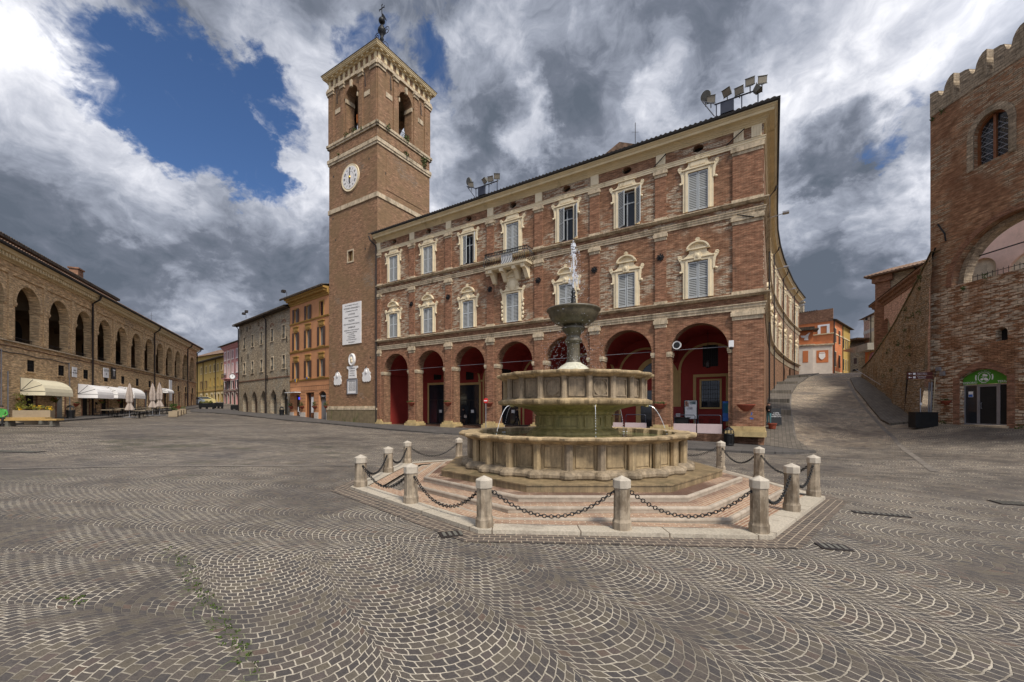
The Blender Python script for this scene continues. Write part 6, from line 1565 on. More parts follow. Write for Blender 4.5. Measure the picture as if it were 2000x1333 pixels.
m = MB(); m.add([(-.8,-.8,zt_),(13,-.8,zt_),(13,6,zt_),(-.8,6,zt_),(4,3,zt_+1.3),(13,3,zt_+1.3)], [(0,1,5,4),(3,0,4),(3,2,1,0),(2,3,4,5)]); m.build('roof', 'tile', tb)
MB().tube([(tf_.U(1702), -.1, zt_), (tf_.U(1702), -.1, 8)], .09, 6).build('drainpipe', 'pipe', tb)
xf = Frame(.80*112, 112, .845*100, 100)
xb = xf.thing('far_tan_house', 'low tan house with a tiled roof far behind the footbridge', 'house')
MB().box(-3, 14, 0, 6, 6, xf.Z(1670, 668)).build('wall', 'stonewall', xb)
m = MB(); zz = xf.Z(1670, 667); m.quad((-4, -.8, zz), (9, -.8, zz-.4), (9, 5, zz+2), (-4, 5, zz+2)); m.build('roof', 'tile', xb)
# ================================================================== PAVEMENTS
def off(frame, us, d): return [frame.W(u, d) for u in us]
# sidewalk under the left houses, tower and palace, then up the hill
kerb_px = [(372,806),(410,807.5),(466,812),(520,818),(565,823),(640,829),(700,835),(760,841),(850,848),(950,853)]
kerb = [gp(*p).to_2d() for p in kerb_px]
inner = [Vector(gp(372, 800).to_2d()), Vector(sf.W(-3, 1)), Vector(sf.W(0, .3)), Vector(sf.W(sf.L*.5, .3)), Vector(og.W(0, .3)), Vector(TF.W(0, .2)), Vector(TF.W(S*.6, .2)), Vector(PF.W(.2, .2)), Vector(PF.W(5.5, .2)), Vector(PF.W(11.5, .2))]
kk = kerb+[Vector(PF.W(15.5, -3.4)), Vector(PF.W(24, -3.6)), Vector(PF.W(31, -3.5)), Vector(PF.W(33.6, -3.6)), Vector(PF.W(35.4, -3.0)), Vector(PF.W(36.3, -1.8))]
ii = inner+[Vector(PF.W(16, .2)), Vector(PF.W(24, .2)), Vector(PF.W(31, .2)), Vector(PF.W(33.0, .2)), Vector(PF.W(33.6, .2)), Vector(PF.W(33.8, .3))]
strip('sidewalk', ii, kk, .12, 'pave')
up = [gp(1553, 878), gp(1548, 845), gp(1543, 815), gp(1541, 795), gp(1546, 776), gp(1560, 755), gp(1582, 738), gp(1602, 729)]
ul = [Vector(PF.W(33.7, .3)), Vector((17.65, 29.25)), Vector((20.3, 33.5)), Vector((23, 37.8)), Vector((25.7, 42)), Vector((31.5, 50)), Vector((38.3, 58.5)), Vector((45.5, 66.5))]
up2 = [Vector(PF.W(36.3, -1.8))]+[Vector(((px-1000)/F*Y_, Y_)) for px, Y_ in ((1550, 28.0), (1545, 32.6), (1542, 37.2), (1545, 41.6), (1558, 49.5), (1579, 57.5), (1600, 65.0))]
strip('sidewalk_uphill', ul, up2, .13, 'paveB')
# short flights let into the sidewalk
m = MB()
for i in range(2, 7):
    a, b = ul[i], up2[i]
    d_ = (b-a).normalized(); t_ = Vector((-d_.y, d_.x))
    for k_ in range(1):
        z_ = gz(*((a+b)/2))+.13; p0, p1 = a, b
        m.add([(p0.x, p0.y, z_-.3), (p1.x, p1.y, z_-.3), (p1.x+t_.x*1.6, p1.y+t_.y*1.6, z_-.3), (p0.x+t_.x*1.6, p0.y+t_.y*1.6, z_-.3)]+[(p0.x, p0.y, z_+.30), (p1.x, p1.y, z_+.30), (p1.x+t_.x*1.6, p1.y+t_.y*1.6, z_+.36), (p0.x+t_.x*1.6, p0.y+t_.y*1.6, z_+.36)], [(0,1,5,4),(1,2,6,5),(2,3,7,6),(3,0,4,7),(4,5,6,7)])
m.build('pavement_steps', 'paveB', kind='structure')
# right hand pavement at the foot of the scarp wall
rk = [gp(1770, 824), gp(1728, 822), gp(1715, 812), gp(1690, 785), gp(1671, 757), gp(1664, 742), gp(1661, 735)]
rw = [Vector((27.7, 28.4)), Vector((28.6, 30.2)), Vector((30, 32.2)), Vector((33, 36.6)), Vector((37, 42.6)), Vector((40.2, 47.5)), Vector((42.6, 51.4))]
rk2 = [Vector((26.0, 28.9)), Vector((26.7, 30.4)), Vector((28.0, 32.3)), Vector((30.8, 36.5)), Vector((34.8, 42.5)), Vector((38.4, 47.4)), Vector((41.3, 51.3))]
strip('sidewalk_scarp', rw, rk2, .14, 'paveB')
# loggia pavement
us = [-17, -8, 0, 8, 16, 24, 32, 40, 48, 53]
strip('sidewalk_loggia', off(lf, us, .2), off(lf, us, -2.2), .13, 'pave')
# stone gutter lines
def line(name, pts, wd, mat, h=.006):
    P_ = [Vector(p).to_2d() for p in pts]; Lf, Rt = [], []
    for i, p in enumerate(P_):
        d_ = (P_[min(i+1, len(P_)-1)]-P_[max(i-1, 0)]).normalized(); n_ = Vector((-d_.y, d_.x))*wd/2; Lf.append(p+n_); Rt.append(p-n_)
    return strip(name, Lf, Rt, h, mat, skirt=0, sub=.5)
line('gutter_line', [gp(0, 917), gp(200, 913), gp(450, 911), gp(700, 910), gp(900, 903)], .22, 'white_line', .012)
line('gutter_line', [gp(1655, 745), gp(1672, 775), gp(1700, 810), gp(1745, 855), gp(1790, 895), gp(1825, 922)], .22, 'white_line', .012)
line('gutter_line', [gp(1545, 765), gp(1543, 800), gp(1552, 850), gp(1568, 890)], .15, 'white_line', .012)
# inspection covers
def cover(px, py, w_, d_, a, lab, mat='iron', grid=True):
    p = gp(px, py); nx1, ny1 = (gz(p.x+.1, p.y)-gz(p.x-.1, p.y))/.2, (gz(p.x, p.y+.1)-gz(p.x, p.y-.1))/.2
    t_ = thing('drain_cover', lab, 'drain cover', (p.x, p.y, p.z+.006), 0); t_.rotation_euler = (math.atan(ny1), -math.atan(nx1), R(a))
    m = MB(); m.box(-w_/2, w_/2, -d_/2, d_/2, 0, .012); m.build('frame', 'pipe', t_)
    m = MB()
    for j in range(int(w_/.09)): x = -w_/2+.05+j*.09; m.box(x, x+.05, -d_/2+.05, d_/2-.05, .0125, .018)
    if grid: m.build('grate', 'lampmetal', t_)
    return t_
cover(1628, 1071, .42, .30, -14, 'square iron drain grate in the setts to the right of the front right bollard')
cover(1720, 1006, .95, .22, -22, 'long narrow slotted drain right of the chained bollards')
cover(30, 883, 1.6, .5, 4, 'dark rectangular cover near the left edge of the square')
cover(880, 1045, .36, .30, 20, 'small dark cover left of the front bollard')
cover(1985, 985, .8, .5, -20, 'iron drain cover at the right edge of the square')

# ================================================================== FOUNTAIN
FX, FY = 1.85, 12.65
def octo(a, ph=22.5): r_ = a/math.cos(R(22.5)); return [(FX+r_*math.cos(R(ph+45*k)), FY+r_*math.sin(R(ph+45*k))) for k in range(8)]
M['ringbrick'] = ringpave('octagon_bricks', FX, FY, (.25,.135,.085), (.35,.215,.135), (.46,.375,.275), .27, .070, .011)
M['ringsett'] = ringpave('octagon_setts', FX, FY, (.065,.054,.047), (.12,.092,.072), (.33,.27,.20), .17, .125, .009)
fs_ = thing('fountain_steps', 'octagonal brick platform with low stone edged steps round the fountain', 'steps', (FX, FY, 0))
def ring8(name, a0, a1, z, mat, parent, nonflat=False, z1=None):
    m = MB(); A0, A1 = octo(a0), octo(a1)
    for k in range(8):
        j = (k+1) % 8
        for s_ in range(6):
            t0, t1 = s_/6, (s_+1)/6
            L_ = lambda P_, t: (P_[k][0]+(P_[j][0]-P_[k][0])*t, P_[k][1]+(P_[j][1]-P_[k][1])*t)
            pts = [L_(A0, t0), L_(A0, t1), L_(A1, t1), L_(A1, t0)]
            if nonflat: q_ = [(x, y, gz(x, y)+z) for x, y in pts]
            else: q_ = [(x, y, z) for x, y in pts]
            m.quad(*q_)
            if z1 is not None: # outer riser
                o_ = pts[2], pts[3]; top = [(x, y, (gz(x, y)+z if nonflat else z)) for x, y in o_]
                m.quad(top[1], top[0], (top[0][0], top[0][1], top[0][2]-z1), (top[1][0], top[1][1], top[1][2]-z1))
    o_ = m.build(name, mat, parent)
    if parent: o_.location = (-parent.location[0], -parent.location[1], 0)
    return o_
ring8('sett_border', 5.80, 6.22, .010, 'ringsett', None, True)['kind'] = 'structure'
M['kerbring'] = ringpave('pale_kerb_stones', FX, FY, (.38,.335,.265), (.46,.405,.325), (.14,.11,.08), 1.45, 9.0, .012)
ring8('kerb', 5.42, 5.80, .075, 'kerbring', fs_, True, .2)
ring8('brick_tread', 5.09, 5.42, .060, 'ringbrick', fs_, True)
def nosing(a, z, hh, par):
    m = MB(); P_ = octo(a-.06); m.tube([(x, y, z-.040) for x, y in P_], .052, 8, closed=True)
    Q = octo(a-.02)
    for k in range(8): j = (k+1) % 8; m.quad((Q[k][0], Q[k][1], z-.04), (Q[j][0], Q[j][1], z-.04), (Q[j][0], Q[j][1], z-hh), (Q[k][0], Q[k][1], z-hh))
    o_ = m.build('stone_nosing', 'nosing', par, True); o_.location = (-FX, -FY, 0)
nosing(5.087, .125, .45, fs_); nosing(4.661, .232, .13, fs_); nosing(4.172, .342, .13, fs_)
ring8('brick_tread', 4.64, 5.03, .116, 'ringbrick', fs_); ring8('brick_tread', 4.15, 4.60, .224, 'ringbrick', fs_); ring8('brick_tread', 3.60, 4.12, .333, 'ringbrick', fs_)

ft = thing('fountain', 'large round three tier stone fountain with a water jet in the middle of the square', 'fountain', (FX, FY, .33))
def fbuild(m, name, mat, smooth=False, par=None):
    before = set(ft.children); o_ = m.build(name, mat, par or ft, smooth)
    for q_ in set(ft.children)-before: q_.location = (-FX, -FY, -.33)
    return o_
m = MB(); m.slab(octo(3.715), .33, .47); m.slab(octo(3.735), .47, .50); fbuild(m, 'base_slab', 'wetstone')
NB = 26; PH = R(-90+3.5)
def bumps(n_, ph, amp, wd):
    def f(a):
        d_ = (a-ph+math.pi/n_) % (2*math.pi/n_)-math.pi/n_
        return 1+amp*max(0, 1-(abs(d_)/wd)**4) if abs(d_) < wd else 1
    return f
SEG = NB*12
bm_ = bumps(NB, PH, .042, .050)
m = MB(); m.lathe([(2.98, .5), (2.98, 1.36)], (FX, FY), NB*2, PH); fbuild(m, 'basin_wall', 'fount')
m = MB()
for k in range(NB):
    a0 = PH+2*math.pi*k/NB; am = a0+math.pi/NB; r_ = 3.02
    T_ = Matrix.Translation((FX, FY, 0)) @ Matrix.Rotation(am+math.pi/2, 4, 'Z'); m.T = T_
    r_ = 2.985; hw = .285; m.mark().box(-hw, hw, -r_-.015, -r_+.06, .62, .72); m.box(-hw, hw, -r_-.015, -r_+.06, 1.26, 1.34); m.box(-hw, -hw+.055, -r_-.015, -r_+.06, .72, 1.26); m.box(hw-.055, hw, -r_-.015, -r_+.06, .72, 1.26)
    m.box(-hw+.085, hw-.085, -r_-.009, -r_+.06, .755, 1.225)
m.T = Matrix.Identity(4)
p_ = fbuild(m, 'carved_panel', 'fount')
m = MB(); mg = MB()
for k in range(NB):
    a0 = PH+2*math.pi*k/NB; x, y = FX+3.09*math.cos(a0), FY+3.09*math.sin(a0)
    (mg if k % 5 == 0 else m).mark().lathe([(.105, .60), (.10, .70), (.10, 1.26), (.12, 1.34)], (x, y), 8, a0+R(22.5))
fbuild(m, 'pilaster', 'fount'); fbuild(mg, 'grey_pilaster', 'fountdark')
m = MB(); m.lathe([(2.9, .5), (3.20, .5), (3.24, .54), (3.24, .60), (3.18, .66), (3.06, .70), (2.98, .70)], (FX, FY), SEG, PH, bm_); fbuild(m, 'base_moulding', 'fountdark')
m = MB()
def wav(a): return bm_(a)
m.lathe([(2.98, 1.28), (3.08, 1.30), (3.15, 1.34), (3.26, 1.37), (3.29, 1.40), (3.29, 1.44), (3.24, 1.462), (2.92, 1.455), (2.86, 1.44), (2.84, 1.2)], (FX, FY), SEG, PH, bm_); fbuild(m, 'rim', 'fount')
m = MB(); m.lathe([(0, 1.31), (2.95, 1.31)], (FX, FY), 48); fbuild(m, 'pool_water', 'water')
# pedestal
P2 = R(-90+3)
m = MB(); m.lathe([(1.42, 1.2), (1.42, 1.36), (1.33, 1.40), (1.33, 1.46), (1.24, 1.52), (1.15, 1.56), (1.13, 1.60), (1.13, 1.93), (1.18, 1.96), (1.20, 2.02), (1.30, 2.08), (1.55, 2.15), (1.88, 2.22), (2.02, 2.25)], (FX, FY), 20, P2); fbuild(m, 'pedestal', 'fountmoss')
m = MB()
for k in range(10):
    am = P2+2*math.pi*k/10+math.pi/10; m.T = Matrix.Translation((FX, FY, 0)) @ Matrix.Rotation(am+math.pi/2, 4, 'Z'); r_ = 1.13
    hw = .28; m.mark().box(-hw, hw, -r_, -r_+.09, 1.62, 1.655); m.box(-hw, hw, -r_, -r_+.09, 1.87, 1.905); m.box(-hw, -hw+.035, -r_, -r_+.09, 1.655, 1.87); m.box(hw-.035, hw, -r_, -r_+.09, 1.655, 1.87)
m.T = Matrix.Identity(4); fbuild(m, 'pedestal_panel', 'fountmoss')
N2 = 20; b2 = bumps(N2, P2, .042, .062); S2 = N2*12
m = MB(); m.lathe([(1.9, 2.20), (2.08, 2.215), (2.16, 2.25), (2.18, 2.30), (2.18, 2.34), (2.05, 2.39), (1.9, 2.40)], (FX, FY), S2, P2, b2); fbuild(m, 'lower_ledge', 'fount')
m = MB(); m.lathe([(1.97, 2.38), (1.97, 2.98)], (FX, FY), N2*2, P2); fbuild(m, 'upper_basin_wall', 'fountdark')
m = MB(); mg = MB()
for k in range(N2):
    a0 = P2+2*math.pi*k/N2; x, y = FX+2.04*math.cos(a0), FY+2.04*math.sin(a0)
    (mg if k in (9, 10, 12, 15) else m).mark().lathe([(.095, 2.38), (.082, 2.44), (.082, 2.90), (.10, 2.97)], (x, y), 8, a0+R(22.5))
fbuild(m, 'upper_pilaster', 'fountdark'); fbuild(mg, 'upper_pilaster', 'fount')
m = MB()
for k in range(N2):
    am = P2+2*math.pi*k/N2+math.pi/N2; m.T = Matrix.Translation((FX, FY, 0)) @ Matrix.Rotation(am+math.pi/2, 4, 'Z'); r_ = 1.985
    hw = .20; m.mark().box(-hw, hw, -r_, -r_+.06, 2.44, 2.475); m.box(-hw, hw, -r_, -r_+.06, 2.87, 2.905); m.box(-hw, -hw+.03, -r_, -r_+.06, 2.475, 2.87); m.box(hw-.03, hw, -r_, -r_+.06, 2.475, 2.87)
    if k in (0, 18): m.archring(0, 2.67, .17, .19, -r_-.008, -r_+.02, 0, 360, 18, 1.15)
m.T = Matrix.Identity(4); fbuild(m, 'upper_panel', 'fountdark')
m = MB(); m.lathe([(1.97, 2.94), (2.06, 2.96), (2.12, 3.0), (2.20, 3.02), (2.22, 3.05), (2.22, 3.09), (2.17, 3.11), (1.9, 3.10), (1.86, 3.08), (1.84, 2.9)], (FX, FY), S2, P2, b2); fbuild(m, 'upper_rim', 'fount')
m = MB(); m.lathe([(0, 3.02), (1.95, 3.02)], (FX, FY), 40); fbuild(m, 'upper_water', 'water')
m = MB(); m.lathe([(.78, 2.98), (.72, 3.08), (.52, 3.28), (.38, 3.40), (.28, 3.46), (.235, 3.50)], (FX, FY), 30); fbuild(m, 'wet_dome', 'wetpale', True)
m = MB(); m.lathe([(.235, 3.46), (.215, 3.54), (.195, 3.60), (.190, 4.08), (.21, 4.12)], (FX, FY), 24); fbuild(m, 'column', 'bronze', True)
m = MB(); m.lathe([(.20, 4.08), (.25, 4.12), (.265, 4.16), (.25, 4.20), (.21, 4.23), (.20, 4.30), (.24, 4.38), (.33, 4.48), (.37, 4.54), (.30, 4.60), (.27, 4.63)], (FX, FY), 28); fbuild(m, 'capital', 'bronze', True)
m = MB(); m.lathe([(.27, 4.62), (.48, 4.66), (.66, 4.78), (.735, 4.92), (.75, 5.0), (.77, 5.03), (.80, 5.05), (.81, 5.08), (.79, 5.11), (.74, 5.09), (.66, 4.98), (0, 4.92)], (FX, FY), 44); fbuild(m, 'top_bowl', 'bronze', True)
m = MB(); m.lathe([(.10, 4.95), (.075, 5.1), (.075, 5.42), (.05, 5.46), (.085, 5.50), (.045, 5.54), (.07, 5.62), (.045, 5.70), (.02, 5.76), (0, 5.78)], (FX, FY), 14); fbuild(m, 'finial', 'iron', True)
# water
random.seed(21)
m = MB()
for i in range(70):
    z = 5.75+random.random()**.8*1.33; sp = .03+.05*min(1, max(0, (7.15-z)))*1.2
    x, y = FX+random.gauss(0, sp*.8), FY+random.gauss(0, sp*.8); l_ = random.uniform(.05, .16)
    m.tube([(x, y, z), (x+random.gauss(0, .012), y, z+l_)], random.uniform(.008, .020), 5, r1=.005)
m.tube([(FX, FY, 5.75), (FX+.005, FY, 6.4), (FX, FY, 7.05)], .022, 6, r1=.03)
for i in range(26): a = random.random()*6.28; m.ball((FX+.05*math.cos(a)+random.gauss(0, .02), FY+.05*math.sin(a), random.uniform(6.75, 7.18)), random.uniform(.018, .04), seg=6, rings=4)
for i in range(330):
    z = random.uniform(5.3, 6.9); d_ = .06+(7.1-z)*.13; x = FX+random.gauss(.03, d_*.8); y = FY+random.gauss(0, d_*.8); m.ball((x, y, z), random.uniform(.005, .013), seg=5, rings=3)
for i in range(620):
    a = random.random()*6.28; r_ = random.uniform(.3, .98); m.ball((FX+r_*math.cos(a), FY+r_*math.sin(a), random.uniform(3.15, 4.95)), random.uniform(.004, .010), seg=5, rings=3)
fbuild(m, 'water_jet', 'spray')
m = MB()
def stream(az, r0, z0, reach, z1, brk=0.0, n_=18):
    pts = []; m.mark()
    for i in range(n_+1):
        t = i/n_; r_ = r0+reach*t; z = z0-(z0-z1)*t*t; pts.append((FX+r_*math.cos(az), FY+r_*math.sin(az), z))
    k = int(n_*(1-brk)); m.tube(pts[:k+1], .011, 5, r1=.006)
    for p in pts[k:]: m.ball(p, .009, rz=.022, seg=5, rings=4)
    for _ in range(5): m.ball((pts[-1][0]+random.gauss(0, .05), pts[-1][1]+random.gauss(0, .05), z1+.02), .02, seg=5, rings=3)
stream(R(180+28), 2.18, 2.20, .42, 1.33, .1); stream(R(-90+6), 2.18, 2.20, .05, 1.33, .45); stream(R(-25), 2.18, 2.20, .50, 1.33, .15); stream(R(150), 2.15, 2.20, .3, 1.33, .3); stream(R(38), 2.15, 2.20, .3, 1.33, .3)
fbuild(m, 'falling_water', 'spray')
m = MB()
for az in (R(208), R(-84), R(-25), R(150), R(38)): x, y = FX+2.1*math.cos(az), FY+2.1*math.sin(az); m.mark().box(x-.05, x+.05, y-.05, y+.05, 2.17, 2.23)
fbuild(m, 'spout', 'fountmoss')

# ================================================================== BOLLARDS AND CHAINS
ap = 5.58; oc = octo(ap)
pts = []
for k in range(8):
    a, b = oc[k], oc[(k+1) % 8]; pts += [a, ((a[0]+b[0])/2, (a[1]+b[1])/2)]
blabels = {}
TOPZ = .955
labs = {
 11: 'front bollard directly left of the bollard facing the basin middle, at the near left corner of the kerb', 12: 'bollard in the middle of the front kerb, facing the basin', 13: 'nearest right corner bollard, dark weathered with brown streaks',
 9: 'left corner bollard, leftmost of all the chained stone posts', 10: 'bollard between the leftmost post and the near left corner post', 8: 'bollard on the left kerb just behind the leftmost post', 7: 'back left corner bollard in front of the portico end',
 6: 'far bollard peeping out behind the left edge of the basin', 14: 'bollard on the right slanting kerb, between the near right corner post and the rightmost post', 15: 'rightmost bollard, at the right corner of the kerb',
 0: 'bollard on the far right kerb, in front of the street corner', 1: 'far right bollard next to the basin, marked with dark graffiti strokes'}
def bollard(i, x, y):
    gz_ = gz(x, y); zb_ = gz_-TOPZ
    t_ = thing('bollard', 'octagonal stone bollard', 'bollard', (x, y, gz_), R(22.5), 'chained stone bollards round the fountain'); t_.rotation_euler = (R(random.uniform(-.7, .7)), R(random.uniform(-.7, .7)), R(22.5+random.uniform(-3, 3)))
    m = MB(); m.lathe([(.16, -.1), (.16, .20), (.145, .23), (.14, .25), (.134, TOPZ-gz_-.17), (.134, TOPZ-gz_-.15)], seg=8); m.build('shaft', 'bollard', t_)
    m = MB(); m.lathe([(.134, TOPZ-gz_-.18), (.150, TOPZ-gz_-.165), (.150, TOPZ-gz_-.04), (.142, TOPZ-gz_-.03), (0, TOPZ-gz_+.035)], seg=8); m.build('cap', 'capstone', t_)
    return t_
def order():
    """map plan positions to labels by angle"""
    return [math.degrees(math.atan2(p[1]-FY, p[0]-FX)) % 360 for p in pts]
angs = order()
wanted = {247.5: 'near left corner bollard with a bright pale cap, in front of the basin', 270: 'bollard in the middle of the front kerb, tall and dark streaked', 292.5: 'nearest right corner bollard, thick and dark weathered, at the front right kerb',
 225: 'bollard between the leftmost post and the near left corner post', 202.5: 'leftmost bollard of the ring, standing outside the left corner of the steps', 180: 'bollard on the left kerb just behind the leftmost post', 157.5: 'back left corner bollard, in front of the palace portico',
 135: 'far bollard half hidden behind the left edge of the lower basin', 315: 'bollard between the nearest right corner post and the rightmost post', 337.5: 'rightmost bollard of the ring, by the cobbled street', 0: 'bollard right of the basin, second post behind the rightmost one', 22.5: 'far right bollard with dark graffiti strokes, next to the basin'}
posts = {}
for p, a in zip(pts, angs):
    for w_, lb in wanted.items():
        if abs((a-w_+180) % 360-180) < 2: b_ = bollard(0, *p); b_['label'] = lb; posts[w_] = p
gm = MB(); bp_ = [o_ for o_ in C.objects if o_.name.startswith('bollard') and 'graffiti' in str(o_.get('label', ''))][0]
gm.T = Matrix.Rotation(R(-22.5-90-20), 4, 'Z')
for k, (dx_, dz_) in enumerate(((0, .72), (.02, .66), (-.02, .60), (.02, .54), (0, .48), (.01, .40))): gm.box(.135, .139, dx_-.03, dx_+.02, dz_, dz_+.022)
gm.build('graffiti', 'pipe', bp_)
def link(m, p, t, roll, r_=.030, ln=.075, th=.009):
    t = t.normalized(); a = t.cross(Vector((0, 0, 1))); a = a.normalized() if a.length > .01 else Vector((1, 0, 0)); b = a.cross(t)
    side = a if roll else b
    k = 8; q_ = []
    for i in range(k):
        an = 2*math.pi*i/k; q_.append(p+t*(ln/2*math.cos(an))+side*(r_*math.sin(an)))
    m.tube(q_, th, 4, closed=True)
def chain(p0, p1, sag, lab):
    z = TOPZ-.24; a = Vector((p0[0], p0[1], z)); b = Vector((p1[0], p1[1], z)); d_ = (b-a).normalized(); a += d_*.15; b -= d_*.15
    mid = (a+b)/2; t_ = thing('chain', lab, 'chain', mid, 0, 'black chains between the stone bollards')
    N_ = 400; P_ = []
    for i in range(N_+1):
        t = i/N_; q_ = a.lerp(b, t); q_.z -= sag*(1-(2*t-1)**2); P_.append(q_-mid)
    cum = [0]
    for i in range(N_): cum.append(cum[-1]+(P_[i+1]-P_[i]).length)
    n_ = int(cum[-1]/.058); m = MB(); j = 0
    for i in range(n_):
        s_ = cum[-1]*(i+.5)/n_
        while cum[j+1] < s_: j += 1
        link(m, P_[j], P_[j+1]-P_[j], i % 2)
    m.build('links', 'iron', t_)
    m = MB()
    for q_, s_ in ((P_[0], -1), (P_[-1], 1)): m.mark().tube([q_, q_+d_*s_*.05], .016, 6); m.ball(q_+d_*s_*.02, .028, seg=8, rings=5)
    m.build('eye_bolt', 'iron', t_)
clab = {(202.5, 225): 'chain from the leftmost bollard to the next one towards the camera', (225, 247.5): 'chain ending at the left side of the near left corner bollard', (247.5, 270): 'chain across the left half of the front kerb', (270, 292.5): 'chain across the right half of the front kerb',
 (292.5, 315): 'short looking chain right of the nearest right corner bollard', (315, 337.5): 'chain ending at the rightmost bollard', (180, 202.5): 'chain behind the leftmost bollard', (157.5, 180): 'chain up to the back left corner bollard', (135, 157.5): 'long chain at the back left in front of the palace',
 (337.5, 0): 'chain running back from the rightmost bollard', (0, 22.5): 'chain at the back right beside the graffiti bollard'}
for (a, b), lb in clab.items(): chain(posts[a], posts[b], .42 if a in (247.5, 270, 225) else .36, lb)
p45 = [p for p, a in zip(pts, angs) if abs(a-45) < 2][0]; p112 = [p for p, a in zip(pts, angs) if abs(a-112.5) < 2][0]
chain(posts[22.5], p45, .34, 'chain leaving the graffiti bollard to pass behind the basin')

# ================================================================== PEOPLE
def person(name_lab, loc, ang, joints, edges, rad, parts, h=1.66):
    """one continuous skinned body; joints in metres, x right, y forward(-) of the figure"""
    t_ = thing('person', name_lab, 'person', loc, ang)
    keys = list(joints); me = bpy.data.meshes.new('body'); me.from_pydata([joints[k] for k in keys], [(keys.index(a), keys.index(b)) for a, b in edges], [])
    o_ = bpy.data.objects.new('body', me); C.objects.link(o_)
    sk = o_.modifiers.new('s', 'SKIN'); 
    for i, k in enumerate(keys):
        d_ = me.skin_vertices[0].data[i]; r_ = rad.get(k, .05); d_.radius = (r_, r_) if not isinstance(r_, tuple) else r_; d_.use_root = (k == 'pelvis')
    sb_ = o_.modifiers.new('u', 'SUBSURF'); sb_.levels = 1; sb_.render_levels = 1
    bpy.context.view_layer.update()
    me2 = bpy.data.meshes.new_from_object(o_.evaluated_get(bpy.context.evaluated_depsgraph_get()))
    bpy.data.objects.remove(o_); me2.name = 'body'
    ob_ = bpy.data.objects.new('body', me2); C.objects.link(ob_); ob_.parent = t_
    me2.materials.clear(); names = [parts['legs'], parts['top'], 'skin', parts.get('shoes', 'black')]
    for q_ in names: me2.materials.append(M[q_])
    zt, zw, zs = parts['neck'], parts['waist'], .10
    hands = [Vector(joints[k]) for k in joints if k.startswith('hand')]
    for p in me2.polygons:
        c_ = p.center; p.use_smooth = True
        p.material_index = 2 if c_.z > zt or any((c_-hh).length < .085 for hh in hands) else (1 if c_.z > zw else (3 if c_.z < zs+parts.get('floor', 0) else 0))
        if parts.get('sit') and c_.z < parts['sit'] and c_.y < -.12: p.material_index = 0 if c_.z > .10 else 3
    hd = joints['head']; m = MB(); m.ball((hd[0], hd[1]+.03, hd[2]+.035), .098, .105, .115, 10, 8); 
    if parts.get('hair', 1) == 2: m.ball((hd[0], hd[1]+.07, hd[2]-.08), .10, .07, .15, 8, 6)
    m.build('hair', parts.get('haircol', 'hair'), t_, True)
    m = MB(); m.ball((hd[0], hd[1]-.105, hd[2]-.02), .014, .02, .022, 6, 4); 
    for s_ in (-1, 1): m.ball((hd[0]+s_*.095, hd[1], hd[2]-.01), .015, .02, .03, 6, 4)
    m.build('nose_and_ears', 'skin', t_, True)
    m = MB()
    for s_ in (-1, 1): m.ball((hd[0]+s_*.034, hd[1]-.088, hd[2]+.005), .013, .01, .009, 6, 4)
    m.ball((hd[0], hd[1]-.088, hd[2]-.06), .026, .01, .007, 6, 4); m.build('eyes_and_mouth', 'hair', t_)
    return t_
E_ = [('pelvis','waist'),('waist','chest'),('chest','neck'),('neck','head'),('head','crown'),('chest','shl'),('shl','ell'),('ell','wrl'),('wrl','handl'),('chest','shr'),('shr','elr'),('elr','wrr'),('wrr','handr'),
      ('pelvis','hipl'),('hipl','kneel'),('kneel','anl'),('anl','toel'),('pelvis','hipr'),('hipr','kneer'),('kneer','anr'),('anr','toer')]
RD = dict(pelvis=.145, waist=.125, chest=.15, neck=.055, head=.092, crown=.075, shl=.07, shr=.07, ell=.05, elr=.05, wrl=.034, wrr=.034, handl=.036, handr=.036, hipl=.09, hipr=.09, kneel=.06, kneer=.06, anl=.042, anr=.042, toel=.035, toer=.035)
def stand(**kw):
    J = dict(pelvis=(0,0,.93), waist=(0,0,1.08), chest=(0,.0,1.30), neck=(0,0,1.44), head=(0,-.01,1.55), crown=(0,0,1.63), shl=(.17,0,1.36), ell=(.23,.02,1.10), wrl=(.24,-.08,.88), handl=(.235,-.12,.80), shr=(-.17,0,1.36), elr=(-.23,.02,1.10), wrr=(-.24,-.08,.88), handr=(-.235,-.12,.80),
             hipl=(.09,0,.86), kneel=(.10,-.01,.48), anl=(.10,.02,.09), toel=(.11,-.12,.045), hipr=(-.09,0,.86), kneer=(-.10,-.01,.48), anr=(-.10,.02,.09), toer=(-.11,-.12,.045))
    J.update(kw); return J
x, y = IF.W(IF.U(917), -1.0)
pw = person('woman in a long dark coat holding a pale bag, standing under the third arch', (x, y, .55), R(-8), stand(ell=(.25,-.02,1.12), wrl=(.22,-.2,1.0), handl=(.2,-.26,.98)), E_, {**RD, 'hipl': .12, 'hipr': .12, 'kneel': .11, 'kneer': .11, 'waist': .15, 'pelvis': .17, 'chest': .16}, dict(top='coat', legs='woodbrown', neck=1.46, waist=.55, hair=2))
m = MB(); m.box(.16, .42, -.36, -.22, .72, .95); m.tube([(.2, -.29, .95), (.22, -.29, 1.05), (.36, -.29, 1.05), (.38, -.29, .95)], .01, 4); tag(m.build('handbag', 'bag'), 'pale handbag held by the woman under the third arch', 'handbag'); b_ = C.objects['handbag']; b_.location = (x, y, .55); b_.rotation_euler = (0, 0, R(-8))
x, y = IF.W(IF.U(1025), -1.4)
